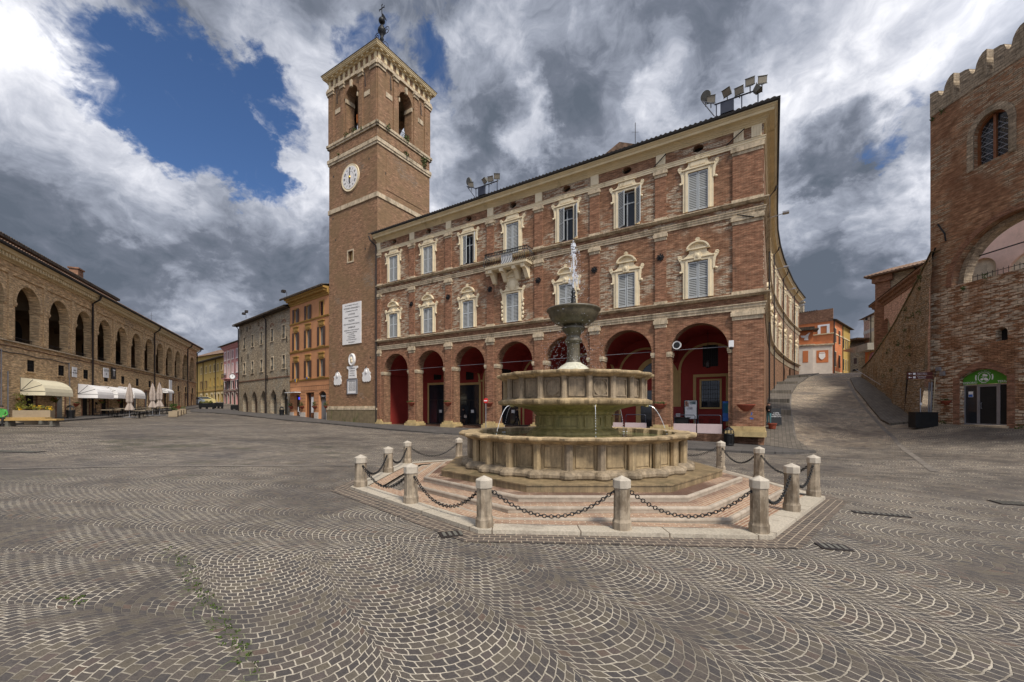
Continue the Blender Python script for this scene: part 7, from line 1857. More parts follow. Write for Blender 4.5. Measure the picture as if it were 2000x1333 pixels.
person('walking woman in a short black coat under the fourth arch', (x, y, .55), R(52), stand(kneel=(.10,-.18,.50), anl=(.10,-.22,.10), toel=(.10,-.36,.06), kneer=(-.09,.10,.48), anr=(-.09,.38,.18), toer=(-.09,.30,.07), ell=(.24,.08,1.10), wrl=(.24,-.02,.9), elr=(-.24,-.02,1.10)), E_, {**RD, 'pelvis': .17, 'chest': .165, 'waist': .155}, dict(top='coat', legs='coat', neck=1.46, waist=.70, hair=2))
p = gp(183, 813)
person('dark dressed waiter standing in front of the white awnings', (p.x, p.y, p.z), R(70), stand(ell=(.28,.02,1.12), wrl=(.22,-.16,1.08), handl=(.16,-.2,1.08)), E_, RD, dict(top='coat', legs='coat', neck=1.46, waist=.9))
x, y = 18.6, 30.4
person('person in black jacket and teal trousers beside the pavement board', (x, y, gz(x, y)+.13), R(-60), stand(ell=(.2,-.12,1.14), wrl=(.18,-.32,1.1), handl=(.17,-.38,1.1)), E_, RD, dict(top='coat', legs='teal', neck=1.46, waist=.9))
# benches and the man sitting on one, left edge
bn = gp(0, 833); ab = R(14)
def bench(loc, ang, lab, Lb=5.2):
    t_ = thing('bench', lab, 'bench', loc, ang, 'wooden benches at the left')
    m = MB()
    for j in range(3): m.box(-Lb/2, Lb/2, -.30+.205*j, -.11+.205*j, .36, .46)
    m.build('seat', 'woodbench', t_)
    for xx in (-Lb/2+.3, 0, Lb/2-.3):
        m = MB(); m.add([(xx-.09,-.26,0),(xx+.09,-.26,0),(xx+.09,.28,0),(xx-.09,.28,0),(xx-.05,-.26,.36),(xx+.05,-.26,.36),(xx+.05,.28,.36),(xx-.05,.28,.36)], [(0,1,5,4),(1,2,6,5),(2,3,7,6),(3,0,4,7),(4,5,6,7)]); m.build('leg', 'lampmetal', t_)
    return t_
pb_ = gp(20, 833.5); bench(pb_, ab, 'long varnished wooden bench at the left edge with the seated man', 5.0)
pb2 = gp(8, 829.5); bench(pb2, ab+R(3), 'second wooden bench behind the seated man, closer to the loggia', 4.6)
sit = dict(pelvis=(0,.02,.53), waist=(0,.04,.70), chest=(0,.0,.95), neck=(0,-.03,1.09), head=(0,-.06,1.20), crown=(0,-.05,1.28), shl=(.18,0,1.01), ell=(.24,-.02,.76), wrl=(.14,-.22,.66), handl=(.08,-.28,.64), shr=(-.18,0,1.01), elr=(-.24,-.02,.76), wrr=(-.14,-.22,.66), handr=(-.08,-.28,.64),
           hipl=(.10,-.04,.52), kneel=(.12,-.46,.52), anl=(.12,-.50,.10), toel=(.13,-.64,.05), hipr=(-.10,-.04,.52), kneer=(-.12,-.46,.52), anr=(-.12,-.44,.10), toer=(-.13,-.58,.05))
ps = gp(3, 833.3)
person('man in green sweater and black trousers seated on the bench at the left edge', (ps.x, ps.y, ps.z-.03), R(40), sit, E_, RD, dict(top='greenshirt', legs='coat', neck=1.11, waist=.60, sit=.62))

# ================================================================== SQUARE FURNITURE
def plantbox(lab, loc, ang, w_, d_, h_, mat, plants, group=None):
    t_ = thing('planter', lab, 'planter', loc, ang, group)
    m = MB(); m.box(-w_/2, w_/2, -d_/2, d_/2, .04, h_); m.box(-w_/2+.05, w_/2-.05, -d_/2+.05, d_/2-.05, 0, .05); m.build('box', mat, t_)
    m = MB()
    for pm, n_, hh, sz in plants:
        m = MB(); random.seed(int(w_*100)+n_)
        for _ in range(n_):
            x, y = random.uniform(-w_/2+.08, w_/2-.08), random.uniform(-d_/2+.06, d_/2-.06); tuft(m, (x, y, h_+hh*random.uniform(.2, .9)), .13, 9, sz)
        m.build('foliage' if pm not in ('flower', 'flowerr') else 'flowers', pm, t_)
    return t_
pq = gp(67, 829); plantbox('large beige flower box with yellow flowers beside the long bench', pq, R(38), 1.7, 1.25, .95, 'planter', [('leafy', 34, .35, .05), ('flower', 8, .30, .05)])
for px, py, lb, fl in ((339, 815, 'beige planter with tall green shrub, first of the row by the cafe tables', ('leaf', 30, .9, .07)), (346, 812.5, 'beige planter with red flowers behind the shrub planter', ('flowerr', 16, .5, .06)), (351, 811, 'third beige planter of the row by the cafe tables', ('leaf', 12, .4, .05)), (356, 809, 'last beige planter of the row, farthest up the square', ('leafy', 10, .35, .05))):
    pq = gp(px, py); plantbox(lb, pq, R(30), .75, .7, .62, 'planter', [fl], 'square planters by the cafe')
def bin_(lab, loc, dome=True):
    t_ = thing('litter_bin', lab, 'litter bin', loc)
    m = MB(); m.lathe([(.24, 0), (.26, .05), (.24, .12), (.27, .62), (.30, .66), (.28, .70)], seg=16)
    for k in range(8): a = R(45*k); m.tube([(.27*math.cos(a), .27*math.sin(a), .1), (.285*math.cos(a), .285*math.sin(a), .66)], .015, 4)
    m.build('body', 'iron', t_)
    m = MB()
    for k in range(4):
        a = R(45*k); m.tube([(.27*math.cos(a)*math.cos(R(q)), .27*math.sin(a)*math.cos(R(q)), .70+.38*math.sin(R(q))) for q in range(0, 181, 15)], .016, 4)
    m.lathe([(.24, .90), (.15, 1.02), (0, 1.07)], seg=12); m.build('hood', 'iron', t_); return t_
x, y = PF.W(32.15, -1.15); bin_('black domed litter bin at the foot of the right corner pier of the palace', (x, y, gz(x, y)+.13))
x, y = sf.W(sf.L-.2, -.9); bin_('black litter bin between the stone house and the orange house', (x, y, gz(x, y)+.12))
x, y = lf.W(5.9, -1.3); bin_('black litter bin with bags on top, by the grey door of the loggia building', (x, y, gz(x, y)+.13))
# awnings
def awning(u0, u1, zt, zb_, pr, mat, lab, val=.35):
    x, y = lf.W((u0+u1)/2, 0); t_ = thing('awning', lab, 'awning', (x, y, zb_), lf.ang, 'shop awnings on the loggia building'); w_ = (u1-u0)/2; H_ = zt-zb_
    m = MB(); arc = [(-pr*math.sin(R(a)), val*.0+H_*math.cos(R(a))) for a in range(0, 91, 15)]
    for (y0, z0), (y1, z1) in zip(arc, arc[1:]): m.quad((-w_, y0, z0), (w_, y0, z0), (w_, y1, z1), (-w_, y1, z1))
    for s_ in (-w_, w_):
        for (y0, z0), (y1, z1) in zip(arc, arc[1:]): m.add([(s_, 0, 0), (s_, y0, z0), (s_, y1, z1)], [(0, 1, 2)])
    m.quad((-w_, -pr, 0), (w_, -pr, 0), (w_, -pr-.01, -val), (-w_, -pr-.01, -val))
    for s_ in (-w_, w_): m.quad((s_, -pr, 0), (s_, 0, 0), (s_, 0, -val), (s_, -pr, -val))
    m.build('canvas', mat, t_)
    m = MB()
    for s_ in (-w_, w_):
        for a in (0, 30, 60, 90): m.tube([(s_*1.003, 0, 0), (s_*1.003, -pr*math.sin(R(a)), H_*math.cos(R(a)))], .018, 4)
    m.build('hoop', 'pipe', t_); return t_
awning(2.2, 6.2, 4.45, 3.45, 1.35, 'canvas', 'cream rounded awning over the first shop door at the far left', .3)
awning(10.5, 13.9, 4.45, 3.5, 1.4, 'canvasw', 'white rounded awning, nearest of the three white ones'); awning(14.9, 18.3, 4.5, 3.6, 1.4, 'canvasw', 'middle one of the three white rounded awnings'); awning(19.2, 22.6, 4.65, 3.7, 1.4, 'canvasw', 'farthest of the three white rounded awnings, above the tables')
awning(31.8, 34.6, 5.1, 4.6, 1.2, 'canvasw', 'small flat white awning farther along, past the folded parasols', .2)
# folded parasols
for px, py, h_, lb in ((253, 816, 3.35, 'folded beige parasol nearest the camera among the cafe tables'), (298, 812, 3.5, 'folded beige parasol in the middle, behind the tables'), (311.5, 812, 3.6, 'folded beige parasol on the right beside the white sign')):
    q_ = gp(px, py); t_ = thing('parasol', lb, 'parasol', q_, 0, 'folded cafe parasols')
    m = MB(); m.lathe([(.02, h_), (.06, h_-.08), (.16, h_-.5), (.25, h_-1.2), (.24, h_-1.8), (.15, h_-1.95), (.17, h_-2.05), (.34, h_-2.6), (.30, h_-2.65), (.05, h_-2.5)], seg=14, mod=lambda a: 1+.18*math.cos(7*a)); m.build('canvas', 'umbrella', t_)
    m = MB(); m.tube([(0, 0, 0), (0, 0, h_+.06)], .03, 6); m.box(-.4, .4, -.4, .4, 0, .08); m.build('pole', 'greymetal', t_)
# tables and chairs
tb0 = thing('cafe_table', 'x', 'table', (0, 0, 0), 0, 'cafe tables in front of the loggia')
m = MB(); m.box(-.4, .4, -.4, .4, .71, .75); m.build('tabletop', 'tabletop', tb0)
m = MB(); m.tube([(0, 0, .02), (0, 0, .71)], .03, 6); m.box(-.28, .28, -.03, .03, 0, .03); m.box(-.03, .03, -.28, .28, 0, .03); m.build('leg', 'iron', tb0)
ch0 = thing('cafe_chair', 'black metal cafe chair among the tables in front of the loggia', 'chair', (0, 0, 0), 0, 'black cafe chairs around the tables')
m = MB(); m.box(-.21, .21, -.21, .21, .43, .46); m.build('seat', 'iron', ch0)
m = MB(); m.tube([(-.21, .21, .44), (-.22, .27, .86), (.22, .27, .86), (.21, .21, .44)], .016, 4)
for xx in (-.1, 0, .1): m.tube([(xx, .22, .45), (xx, .27, .86)], .010, 4)
m.build('backrest', 'iron', ch0)
for sx in (-1, 1):
    for sy in (-1, 1): MB().tube([(sx*.19, sy*.19, .44), (sx*.22, sy*.24, 0)], .014, 4).build('leg', 'iron', ch0)
first = [True, True]
tpx = [(212, 816), (230, 815.5), (240, 812), (262, 812), (272, 817.5), (287, 815), (296, 811), (306, 809.5), (318, 808), (326, 808.5), (222, 811.5), (283, 810)]
for i, (px, py) in enumerate(tpx):
    q_ = gp(px, py); lb = 'beige topped cafe table, %s' % ['nearest to the white awnings on the left', 'second from the left in the front row', 'behind the second front table', 'back row, right of the nearest parasol', 'front row, right of the nearest parasol', 'front row, before the middle parasol', 'back row beside the middle parasol', 'between the middle and right parasols', 'right of the right parasol', 'last one before the green shrub planter', 'under the first white awning', 'under the last white awning'][i]
    if first[0]: tb0.location = q_; tb0.rotation_euler = (0, 0, R(20)); tb0['label'] = lb; first[0] = False
    else: dup(tb0, q_, R(20+i*7), lb)
    for j in range(3 if i % 2 else 2):
        a = R(25+j*(120 if i % 2 else 180)+i*23); cx_, cy_ = q_.x+.72*math.cos(a), q_.y+.72*math.sin(a); cl = (cx_, cy_, gz(cx_, cy_))
        if first[1]: ch0.location = cl; ch0.rotation_euler = (0, 0, a-R(90)); first[1] = False
        else: dup(ch0, cl, a-R(90))
# signs on the loggia wall
def wsign(fr, u, z, w_, h_, mat, txt, tm, lab, ts, d=-.12, name='sign'):
    x, y = fr.W(u, d); t_ = thing(name, lab, 'sign', (x, y, z), fr.ang)
    MB().box(-w_/2, w_/2, -.03, .03, 0, h_).build('board', mat, t_)
    for s_, dz_ in txt: text('lettering', s_, ts, tm, t_, (0, -.036, dz_))
    return t_
wsign(lf, lf.U(204), lf.Z(204, 738), 1.15, 1.0, 'white', [('LOTTO', .72), ('10', .36)], 'pipe', 'white lottery sign above the white awnings', .32)
wsign(lf, lf.U(219), lf.Z(219, 741), 1.0, 1.2, 'black', [('T', .62)], 'white', 'black tobacconist sign with a big white T', 1.05)
wsign(lf, lf.U(142), lf.Z(142, 737), .75, .9, 'white', [('PIAZZA', .6), ('DEL COMUNE', .38)], 'pipe', 'small white street name tablet between the cream and white awnings', .13)
wsign(lf, lf.U(323), lf.Z(323, 783), 1.2, 3.0, 'white', [], 'pipe', 'tall white banner sign on the loggia wall beyond the parasols', .2, d=-.6)
# hanging wall baskets
def basket(fr, u, z, lab, plant=True, sc_=1.0, leaf='leaf', yellow=False):
    x, y = fr.W(u, -.02); t_ = thing('wall_planter', lab, 'wall planter', (x, y, z), fr.ang, 'half round terracotta wall planters'); t_.scale = (sc_,)*3
    m = MB(); vs = []; prof = [(.10, -.34), (.26, -.22), (.40, -.06), (.44, 0), (.46, .0), (.46, .05), (.40, .05)]
    k = 12
    for i in range(k+1):
        a = math.pi+math.pi*i/k; vs += [(r_*math.cos(a), r_*math.sin(a)*.8, z_) for r_, z_ in prof]
    n_ = len(prof); m.add(vs, [(i*n_+j, (i+1)*n_+j, (i+1)*n_+j+1, i*n_+j+1) for i in range(k) for j in range(n_-1)]); m.add([(0, 0, -.34)]+[(.1*math.cos(math.pi+math.pi*i/k), .08*math.sin(math.pi+math.pi*i/k), -.34) for i in range(k+1)], [(0, i+1, i+2) for i in range(k)])
    m.build('pot', 'terra', t_)
    if plant:
        m = MB(); random.seed(int(u*10))
        for _ in range(26 if plant is True else plant): tuft(m, (random.uniform(-.36, .36), random.uniform(-.30, -.03), random.uniform(.04, .2 if plant is True else .5)), .08, 8, .035)
        m.build('foliage', leaf, t_)
    return t_
for px, z, pl, lb in ((806, 2.72, True, 'terracotta wall planter with green plant on the first pier from the tower'), (877, 2.7, True, 'terracotta wall planter with sparse plant on the second pier from the tower'), (957, 2.62, False, 'empty terracotta wall planter on the pier behind the no entry sign'), (1290, 2.42, True, 'terracotta wall planter with low green plant on the pier right of the fountain'), (1457, 2.35, False, 'empty terracotta wall planter on the wide right corner pier')):
    basket(PF, PF.U(px), z, lb, pl, .95 if px != 1457 else 1.1).location.z = z
    C.objects[-1] if 0 else None
for o_ in [o for o in C.objects if o.name.startswith('wall_planter')]:
    # stand just in front of the pilaster face
    n_ = Vector((math.sin(PF.ang), -math.cos(PF.ang), 0)); o_.location = Vector(o_.location)+n_*.12
for px, lb in ((569, 'terracotta wall planter with conifer at the left edge of the orange house'), (591, 'terracotta wall planter with green shrub between the two left shop doors'), (616, 'terracotta wall planter beside the dark roller shutter'), (641, 'terracotta wall planter at the corner of the bell tower')):
    u = min(og.U(px), og.L-.4); basket(og, max(.5, u), 2.45, lb, 40)
for u, z, lb, n_ in ((1.55, 2.85, 'big trailing yellow green plant on the wall left of the cream awning', 60), (6.0, 3.0, 'round bushy plant hanging right of the cream awning', 30), (14.3, 3.0, 'hanging plant between the first two white awnings', 26), (18.6, 3.1, 'hanging plant between the last two white awnings', 26)):
    x, y = lf.W(u, -.25); t_ = thing('hanging_plant', lb, 'plant', (x, y, z), lf.ang, 'plants hanging on the loggia wall'); m = MB(); random.seed(int(u*7))
    for _ in range(n_): tuft(m, (random.gauss(0, .24), random.uniform(-.2, .05), random.uniform(-.8 if n_ > 50 else -.3, .35)), .12, 10, .05)
    m.build('foliage', 'leafy', t_); MB().lathe([(.05, -.2), (.16, -.05), (.18, .05)], seg=10).build('pot', 'terra', t_)
basket(lf, 10.0, 2.6, 'small terracotta wall planter between the grey door and the first white awning', True, .8)
basket(rp, 1.0, 2.62, 'terracotta wall planter left of the green shop front', True, .7)
# no entry sign
fq = Frame(*PF.W(0, -1.6), *PF.W(10, -1.6)); x, y = PF.W(fq.U(949), -1.6); t_ = thing('no_entry_sign', 'round red no entry sign on a grey pole in front of the portico', 'road sign', (x, y, gz(x, y)+.1), PF.ang+R(12))
MB().tube([(0, 0, 0), (0, 0, 2.75)], .03, 8).build('pole', 'greymetal', t_)
m = MB(); m.lathe([(0, .03), (.20, .03), (.21, .0), (0, 0)], seg=28); m.v = [Vector((v_.x, -v_.z-.02, v_.y+2.5)) for v_ in m.v]; m.build('disc', 'signred', t_)
MB().box(-.14, .14, -.062, -.055, 2.46, 2.54).build('white_bar', 'white', t_)
# cafe barriers, posters, cabinets under the portico
for u0, u1, lb in ((28.75, 30.15, 'blue railed barrier with pinkish panel under the last arch, left one'), (30.2, 31.65, 'blue railed barrier with pinkish panel under the last arch, right one'), (24.0, 25.35, 'blue railed barrier with pinkish panel under the sixth arch, left one'), (25.5, 27.0, 'blue railed barrier with pinkish panel under the sixth arch, right one')):
    x, y = PF.W((u0+u1)/2, .12); t_ = thing('barrier', lb, 'barrier', (x, y, .55), PF.ang, 'pink panelled barriers under the portico'); w_ = (u1-u0)/2-.01
    MB().box(-w_, w_, -.03, .03, .02, .62).build('panel', 'pinkpanel', t_)
    MB().tube([(-w_+.06, 0, .6), (-w_+.06, 0, 1.12), (-w_+.12, 0, 1.18), (w_-.12, 0, 1.18), (w_-.06, 0, 1.12), (w_-.06, 0, .6)], .028, 6).build('rail', 'bluerail', t_)
def board(px, d, w_, h_, z, lab, mats):
    fr = Frame(*PF.W(0, d), *PF.W(10, d)); x, y = fr.W(fr.U(px), 0); t_ = thing('poster_stand', lab, 'poster stand', (x, y, .55), PF.ang)
    m = MB(); m.box(-w_/2, w_/2, 0, .04, z, z+h_); [m.box(s_*w_/2-.03, s_*w_/2+.03, -.01, .05, 0, z+h_) for s_ in (-1, 1)]; m.build('frame', 'iron', t_)
    for (a, b, c_, e_, mt) in mats: MB().box(-w_/2+a*w_, -w_/2+b*w_, -.012, -.002, z+c_*h_, z+e_*h_).build('poster', mt, t_)
board(1349, 2.6, .85, 1.35, .85, 'poster stand with orange, teal and white notices under the last arch', [(.05, .95, .03, .97, 'white'), (.08, .4, .66, .95, 'orangeprint'), (.42, .9, .78, .94, 'tealprint'), (.1, .65, .5, .64, 'purple')])
board(1421, 1.6, .6, 1.35, .75, 'tall blue poster panel at the right jamb of the last arch', [(.03, .97, .02, .98, 'blue'), (.05, .9, .4, .9, 'tealprint')])
fr3 = Frame(*PF.W(0, 3.6), *PF.W(10, 3.6))
x, y = fr3.W(fr3.U(1323), 0); t_ = thing('red_cabinet', 'red vending cabinet under the left part of the last arch', 'cabinet', (x, y, .55), PF.ang)
m = MB(); m.box(-.42, .42, 0, .5, 0, 1.75); m.build('cabinet', 'signred' if 0 else 'flowerr', t_); MB().box(-.1, .2, -.01, 0, 1.0, 1.25).build('notice', 'white', t_)
x, y = fr3.W(fr3.U(1210), 1.25); t_ = thing('yellow_box', 'small yellow box with a red front on the portico wall behind the fountain', 'wall box', (x, y, 2.45), PF.ang)
MB().box(-.2, .2, -.15, 0, 0, .55).build('case', 'flower', t_); MB().box(-.12, .12, -.16, -.15, .12, .42).build('front', 'signred', t_)
for k, (px, lb) in enumerate(((1372, 'dark cafe chair behind the left barrier of the last arch'), (1397, 'dark cafe chair behind the right barrier of the last arch'))):
    x, y = fr3.W(fr3.U(px), -1.2); dup(ch0, (x, y, .55), PF.ang+R(180), lb)
x, y = fr3.W(fr3.U(1341), -1.8); t_ = thing('cafe_counter', 'black low counter behind the barriers of the last arch', 'counter', (x, y, .55), PF.ang); m = MB(); m.box(-.45, .45, -.3, .3, 0, .95); m.box(-.5, .5, -.35, .35, .95, 1.0); m.build('body', 'black', t_)
for c, lb in ((BC[5]-.1+1.3, 'lantern hanging on a long rod in the sixth arch'), (BC[6]+.2, 'lantern hanging on a long rod in the last arch')):
    x, y = PF.W(c, 2.8); t_ = thing('lantern', lb, 'lantern', (x, y, 5.0), PF.ang, 'hanging portico lanterns'); MB().tube([(0, 0, .5), (0, 0, 2.6)], .015, 4).build('rod', 'iron', t_)
    MB().lathe([(.02, .55), (.16, .4), (.2, .32), (.17, .05), (.1, 0), (0, -.05)], seg=6).build('lamp_body', 'pipe', t_)
x, y = PF.W(32.2, -.2); t_ = thing('security_camera', 'white security camera on the wide corner pier by the last arch', 'camera', (x, y, 5.85), PF.ang); m = MB(); m.box(-.13, .13, -.22, 0, .05, .45); m.build('housing', 'white', t_); MB().ball((0, -.14, .0), .11, seg=10, rings=6).build('dome', 'pipe', t_)
x, y = PF.W(28.95, .3); t_ = thing('loudspeaker', 'round white rimmed loudspeaker in the left corner of the last arch', 'loudspeaker', (x, y, 6.35), PF.ang); m = MB(); m.lathe([(0, .0), (.2, .0), (.2, .12), (.27, .14), (.27, 0)], seg=20); m.v = [Vector((v_.x, -v_.z, v_.y)) for v_ in m.v]; m.build('rim', 'white', t_)
m = MB(); m.lathe([(0, .02), (.2, .02)], seg=16); m.v = [Vector((v_.x, -v_.z-.13, v_.y)) for v_ in m.v]; m.build('cone', 'black', t_)
x, y = PF.W(BC[2]+2.25, -.25); 
gr = MB(); 
for pts2 in ([(-.02, 0), (.0, .14), (.05, .14), (.03, 0)], [(-.07, -.12), (-.04, -.2), (.1, -.2), (.08, -.14), (-.0, -.12)]): gr.prism([(a*1.2, b*1.2) for a, b in pts2], -.004, 0)
g_ = gr.build('graffiti', 'blue', pal); g_.location = (33.25, -.104, 1.75)
# floodlight racks on the palace roof
def rack(u0, u1, lab, lamps, px):
    x, y = PF.W(u0, -.75); t_ = thing('floodlight_rack', lab, 'floodlights', (x, y, 19.95), PF.ang, 'floodlight racks on the palace roof'); w_ = u1-u0
    m = MB(); 
    for xx in (0, .25, w_*.62, w_): m.tube([(xx, 0, 0), (xx, 0, .82)], .035, 5)
    m.tube([(-.1, 0, .82), (w_+.1, 0, .82)], .045, 5); m.tube([(-.1, -.02, .1), (-.75, -.3, 1.1)], .03, 5); m.tube([(0, 0, .82), (-.75, -.3, 1.1)], .03, 5)
    m.build('frame', 'bluerail', t_); MB().box(.25, .95, -.06, .06, .1, .75).build('control_box', 'bluerail', t_)
    for (lx, lz, kind, yaw, tilt) in lamps:
        m = MB(); g = MB()
        Rm = Matrix.Translation((lx, -.1, lz)) @ Matrix.Rotation(R(yaw), 4, 'Z') @ Matrix.Rotation(R(-tilt), 4, 'X') @ Matrix.Scale(.74, 4); m.T = Rm; g.T = Rm
        if kind == 'round':
            m.lathe([(.42, 0), (.42, .12), (.25, .35), (.1, .4)], seg=22); m.v = [Rm @ (Matrix.Rotation(R(-90), 4, 'X') @ (Rm.inverted() @ v_)) for v_ in m.v]
            g.lathe([(0, -.02), (.40, -.02)], seg=22); g.v = [Rm @ (Matrix.Rotation(R(-90), 4, 'X') @ (Rm.inverted() @ v_)) for v_ in g.v]
        else:
            m.add([(-.33,-.1,-.26),(.33,-.1,-.26),(.33,-.1,.26),(-.33,-.1,.26),(-.2,.3,-.16),(.2,.3,-.16),(.2,.3,.16),(-.2,.3,.16)], [(0,1,2,3),(4,7,6,5),(0,4,5,1),(1,5,6,2),(2,6,7,3),(3,7,4,0)]); m.box(-.36, .36, -.14, -.1, .26, .30); m.box(-.36, .36, -.14, -.1, -.30, -.26)
            g.box(-.29, .29, -.115, -.105, -.22, .22)
        m.T = Matrix.Identity(4); m.tube([(lx, 0, max(.7, lz-.6)), (lx, -.05, lz-.2)], .03, 4)
        f_ = m.build('floodlight', 'lampmetal', t_); g.build('lens', 'concrete' if kind != 'round' else 'lampmetal', f_)
u0 = PF.U(940); rack(u0, PF.U(981), 'floodlight rack on the roof edge in the middle of the palace', [(-.75, 1.6, 'round', -20, -10), (-.45, 1.2, 'box', 20, -20), (1.0, 1.15, 'box', -25, -35), (1.6, 1.1, 'box', 10, -20), (2.2, 1.15, 'box', 35, -25)], 0)
u0 = PF.U(1402); rack(u0, PF.U(1402)+2.2, 'floodlight rack on the roof edge at the right corner of the palace', [(-.6, 1.5, 'round', -20, -10), (-.3, 1.15, 'box', 15, -20), (.6, 1.25, 'box', -25, -35), (1.25, 1.05, 'box', -10, -15), (1.8, 1.35, 'box', 0, -10), (2.4, 1.2, 'box', 20, -10), (2.2, .8, 'box', 90, 40)], 0)
# other rooftop lamps
for fr, u, z, lb in ((og, .7, 16.4, 'small floodlight on the eaves of the orange house'), (sf, 5.4, 15.7, 'pair of small floodlights on the roof of the grey stone house')):
    x, y = fr.W(u, -.7); t_ = thing('roof_floodlight', lb, 'floodlight', (x, y, z), fr.ang); MB().tube([(0, 0, 0), (0, 0, .55), (-.9, -.1, .75)], .03, 5).build('arm', 'pipe', t_)
    m = MB(); m.box(-1.2, -.7, -.2, .2, .65, .95); (m.box(.0, .5, -.2, .15, .75, 1.1) if fr is sf else None); m.build('lamp', 'pipe', t_)
# round street clock on the corner of the stone house
x, y = sf.W(-1.1, -.6); t_ = thing('street_clock', 'round white double faced clock on a bracket at the corner of the grey stone house', 'clock', (x, y, sf.Z(459, 737)), R(28)); t_.scale = (.52,)*3
m = MB(); m.lathe([(0, .12), (.78, .12), (.85, .10), (.85, -.10), (.78, -.12), (0, -.12)], seg=28); m.v = [Vector((v_.x, -v_.z, v_.y)) for v_ in m.v]; m.tube([(.8, 0, 0), (1.3, .5, 0)], .05, 5); m.build('case', 'pipe', t_)
m = MB(); m.lathe([(0, .13), (.72, .13)], seg=28); m.v = [Vector((v_.x, -v_.z, v_.y)) for v_ in m.v]; m.build('dial', 'white', t_)
m = MB(); m.tube([(0, -.15, 0), (-.02, -.15, .55)], .03, 4); m.tube([(0, -.15, 0), (.3, -.15, .3)], .035, 4)
for k in range(12): a = R(30*k); m.tube([(.55*math.sin(a), -.14, .55*math.cos(a)), (.66*math.sin(a), -.14, .66*math.cos(a))], .025, 4)
m.build('hands', 'black', t_)
# cars
def car(lab, loc, ang, mat):
    t_ = thing('parked_car', lab, 'car', loc, ang, 'cars at the end of the street'); m = MB()
    pr = [(-2.0,.35),(-2.05,.7),(-1.95,.95),(-1.3,1.05),(-.75,1.45),(.9,1.5),(1.75,1.1),(2.0,1.0),(2.05,.6),(2.0,.3)]
    m.prism(pr, -.82, .82); b_ = m.build('body', mat, t_)
    for s_ in (-1, 1): MB().prism([(-1.15,1.04),(-.7,1.38),(.8,1.42),(1.45,1.08)], s_*.83-.005, s_*.83+.005).build('window', 'glass', t_)
    m = MB(); m.add([(-1.32,-.7,1.06),(-1.32,.7,1.06),(-.8,.62,1.45),(-.8,-.62,1.45)], [(0,1,2,3)]); m.v = [v_+Vector((-.02,0,.01)) for v_ in m.v]; m.build('windscreen', 'glass', t_)
    for x in (-1.3, 1.3):
        for s_ in (-1, 1):
            m = MB(); m.lathe([(.32,-.1),(.32,.1),(.2,.12),(0,.12)], seg=16); m.v = [Vector((v_.x+x, v_.z*s_+s_*.76, v_.y+.32)) for v_ in m.v]; m.build('wheel', 'tyre', t_)
    for s_ in (-1, 1): MB().ball((-2.0, s_*.6, .78), .06, .14, .09, 8, 5).build('headlight', 'white', t_)
    return t_
q_ = Vector((-.766*78, 78)); car('pale blue car half hidden behind the black barriers at the left', (q_.x, q_.y, gz(*q_)), R(60), 'carblue')
q_ = Vector((-.738*80, 80)); car('pale yellow car behind the flower topped black barriers', (q_.x, q_.y, gz(*q_)), R(40), 'caryellow')
for px0, px1, Y_, lb, fl in ((390, 418, 67, 'black street barrier planter with yellow flowers, longest one at the left', True), (419, 435, 70, 'black street barrier planter behind and right of the flowered one', False), (452, 472, 68, 'black street barrier planter beside the corner of the stone house', False)):
    a = Vector(((px0-1000)/F*Y_, Y_)); b = Vector(((px1-1000)/F*Y_, Y_)); c_ = (a+b)/2; w_ = (b-a).length
    t_ = thing('street_barrier', lb, 'barrier', (c_.x, c_.y, gz(*c_)), 0, 'black planter barriers across the street')
    m = MB(); m.box(-w_/2, w_/2, -.2, .2, .3, .95); [m.box(x-.05, x+.05, -.2, .2, 0, .3) for x in (-w_/2+.1, 0, w_/2-.1)]; m.build('trough', 'black', t_)
    if fl:
        m = MB(); random.seed(4)
        for _ in range(40): tuft(m, (random.uniform(-w_/2, w_/2*.7), 0, 1.0+random.random()*.35), .14, 10, .06)
        m.build('foliage', 'leafy', t_)
# tourist sign, black panel, A board, pot
x, y = rp.W(-.7, -.9); x, y = 27.1*.985, 27.6; Yq = 27.2; x = (1787-1000)/F*Yq; y = Yq
t_ = thing('tourist_sign', 'two brown arrow direction signs on a post at the foot of the old palace', 'road sign', (x, y, gz(x, y)), R(-8)); xs__ = 0
MB().tube([(.35, .05, 0), (.35, .05, 2.6)], .03, 6).build('pole', 'greymetal', t_)
for k, (s1_, s2_) in enumerate((('Teatro', 'Pinacoteca Civica'), ('Museo', 'Complesso S. Francesco'))):
    z_ = CAM+(HZ-(764-k*7))*Yq/F; w_ = MB().box(-.45, 1.0, -.02, .02, z_-.10, z_+.10).build('arrow_board', 'signbrown', t_)
    text('lettering', s1_+' '+s2_[:9], .075, 'white', w_, (.38, -.022, z_+.04)); text('lettering', s2_, .06, 'white', w_, (.38, -.022, z_-.05))
    m = MB(); m.box(-.12, .02, -.025, -.021, z_-.06, z_+.06); m.build('pictogram', 'white', w_); m = MB(); m.prism([(-.40, z_), (-.32, z_+.06), (-.32, z_+.015), (-.2, z_+.015), (-.2, z_-.015), (-.32, z_-.015), (-.32, z_-.06)], -.025, -.021); m.build('arrow', 'white', w_)
MB().box(.30, .40, .0, .02, 1.5, 1.65).build('sticker', 'white', t_)
Yq = 27.0; x0_, x1_ = (1781-1000)/F*Yq, (1825-1000)/F*Yq; xx = (x0_+x1_)/2; g_ = gz(xx, Yq)
t_ = thing('black_screen', 'plain black panel standing against the foot of the old palace under the direction signs', 'screen', (xx, Yq, g_)); m = MB(); m.box(-(x1_-x0_)/2, (x1_-x0_)/2, -.25, .25, .0, .98); m.box(-(x1_-x0_)/2-.02, (x1_-x0_)/2+.02, -.27, .27, .98, 1.0); m.build('panel', 'black', t_)
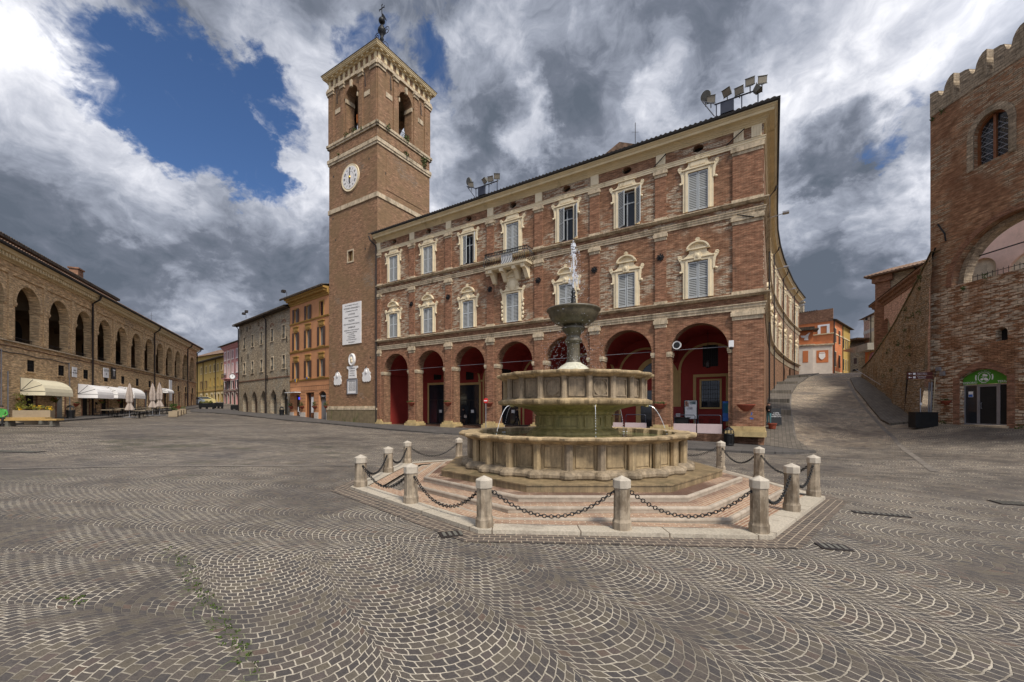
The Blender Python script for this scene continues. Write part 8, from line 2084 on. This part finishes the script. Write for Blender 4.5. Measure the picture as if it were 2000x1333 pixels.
x, y = 19.15, 30.5; g_ = gz(x, y)+.13
t_ = thing('pavement_board', 'black folding chalkboard on the uphill sidewalk', 'pavement sign', (x, y, g_), R(-20))
for s_ in (-1, 1):
    m = MB(); m.add([(-.33, s_*.28, 0), (.33, s_*.28, 0), (.33, s_*.03, 1.2), (-.33, s_*.03, 1.2), (-.33, s_*.28+.03, 0), (.33, s_*.28+.03, 0), (.33, s_*.03+.03, 1.2), (-.33, s_*.03+.03, 1.2)], [(0,1,2,3),(4,7,6,5),(0,4,5,1),(1,5,6,2),(2,6,7,3),(3,7,4,0)]); m.build('panel', 'black', t_)
t2 = text('chalk_lettering', 'CAFFE\nPRANZO\nAPERITIVO', .13, 'white', t_, (0, -.17, .72), (78, 0, 0)); 
x, y = 18.35, 29.6; t_ = thing('flower_pot', 'low round terracotta pot near the foot of the pavement board', 'flower pot', (x, y, gz(x, y)+.13)); MB().lathe([(0, 0), (.2, 0), (.26, .3), (.30, .32), (.30, .4), (.24, .38), (0, .36)], seg=16).build('pot', 'terra', t_)
# antenna
for fr, u, d, z, h_, lb in ((PF, PF.U(1217), 3, 21.6, 2.4, 'thin rooftop antenna above the middle of the palace roof'), (lf, 44, 4, 16, 1.6, 'small rooftop weather rod above the far end of the loggia building')):
    x, y = fr.W(u, d); t_ = thing('antenna', lb, 'antenna', (x, y, z)); m = MB(); m.tube([(0, 0, 0), (0, 0, h_)], .025, 4); m.tube([(-.25, 0, h_*.7), (.25, 0, h_*.7)], .012, 4); m.build('mast', 'pipe', t_)
x, y = PF.W(PF.U(1190), 2.5); t_ = thing('roof_dormer', 'low tiled dormer roof showing above the palace roof edge', 'dormer', (x, y, 20.6), PF.ang); m = MB(); m.box(-1.6, 1.6, 0, 2, 0, 1.0); m.prism([(-1.9, 1.0), (1.9, 1.0), (0, 1.9)], -.2, 2.2); m.build('roof', 'tile', t_)
# table by the benches
q_ = gp(30, 824); dup(tb0, q_, R(14), 'low pale table behind the long bench at the far left')
# yellow chamfer: tufts of weeds in the setts
m = MB(); random.seed(31)
for _ in range(60):
    t = random.random(); px, py = 335+t*170+random.gauss(0, 12), 1075+t*250+random.gauss(0, 6); q_ = gp(px, py); tuft(m, (q_.x, q_.y, q_.z+.006), .03, 7, .012, .25)
for (px, py) in ((130, 1172), (160, 1168), (150, 1178), (1365, 1046), (1372, 1050), (945, 1043)):
    for _ in range(5): q_ = gp(px+random.gauss(0, 6), py+random.gauss(0, 2)); tuft(m, (q_.x, q_.y, q_.z+.006), .03, 8, .012, .25)
o_ = tag(m.build('ground_weeds', 'moss'), 'moss and tiny weeds growing in the joints of the setts', 'moss'); o_['kind'] = 'stuff'
# wire strung from the orange house to the tower
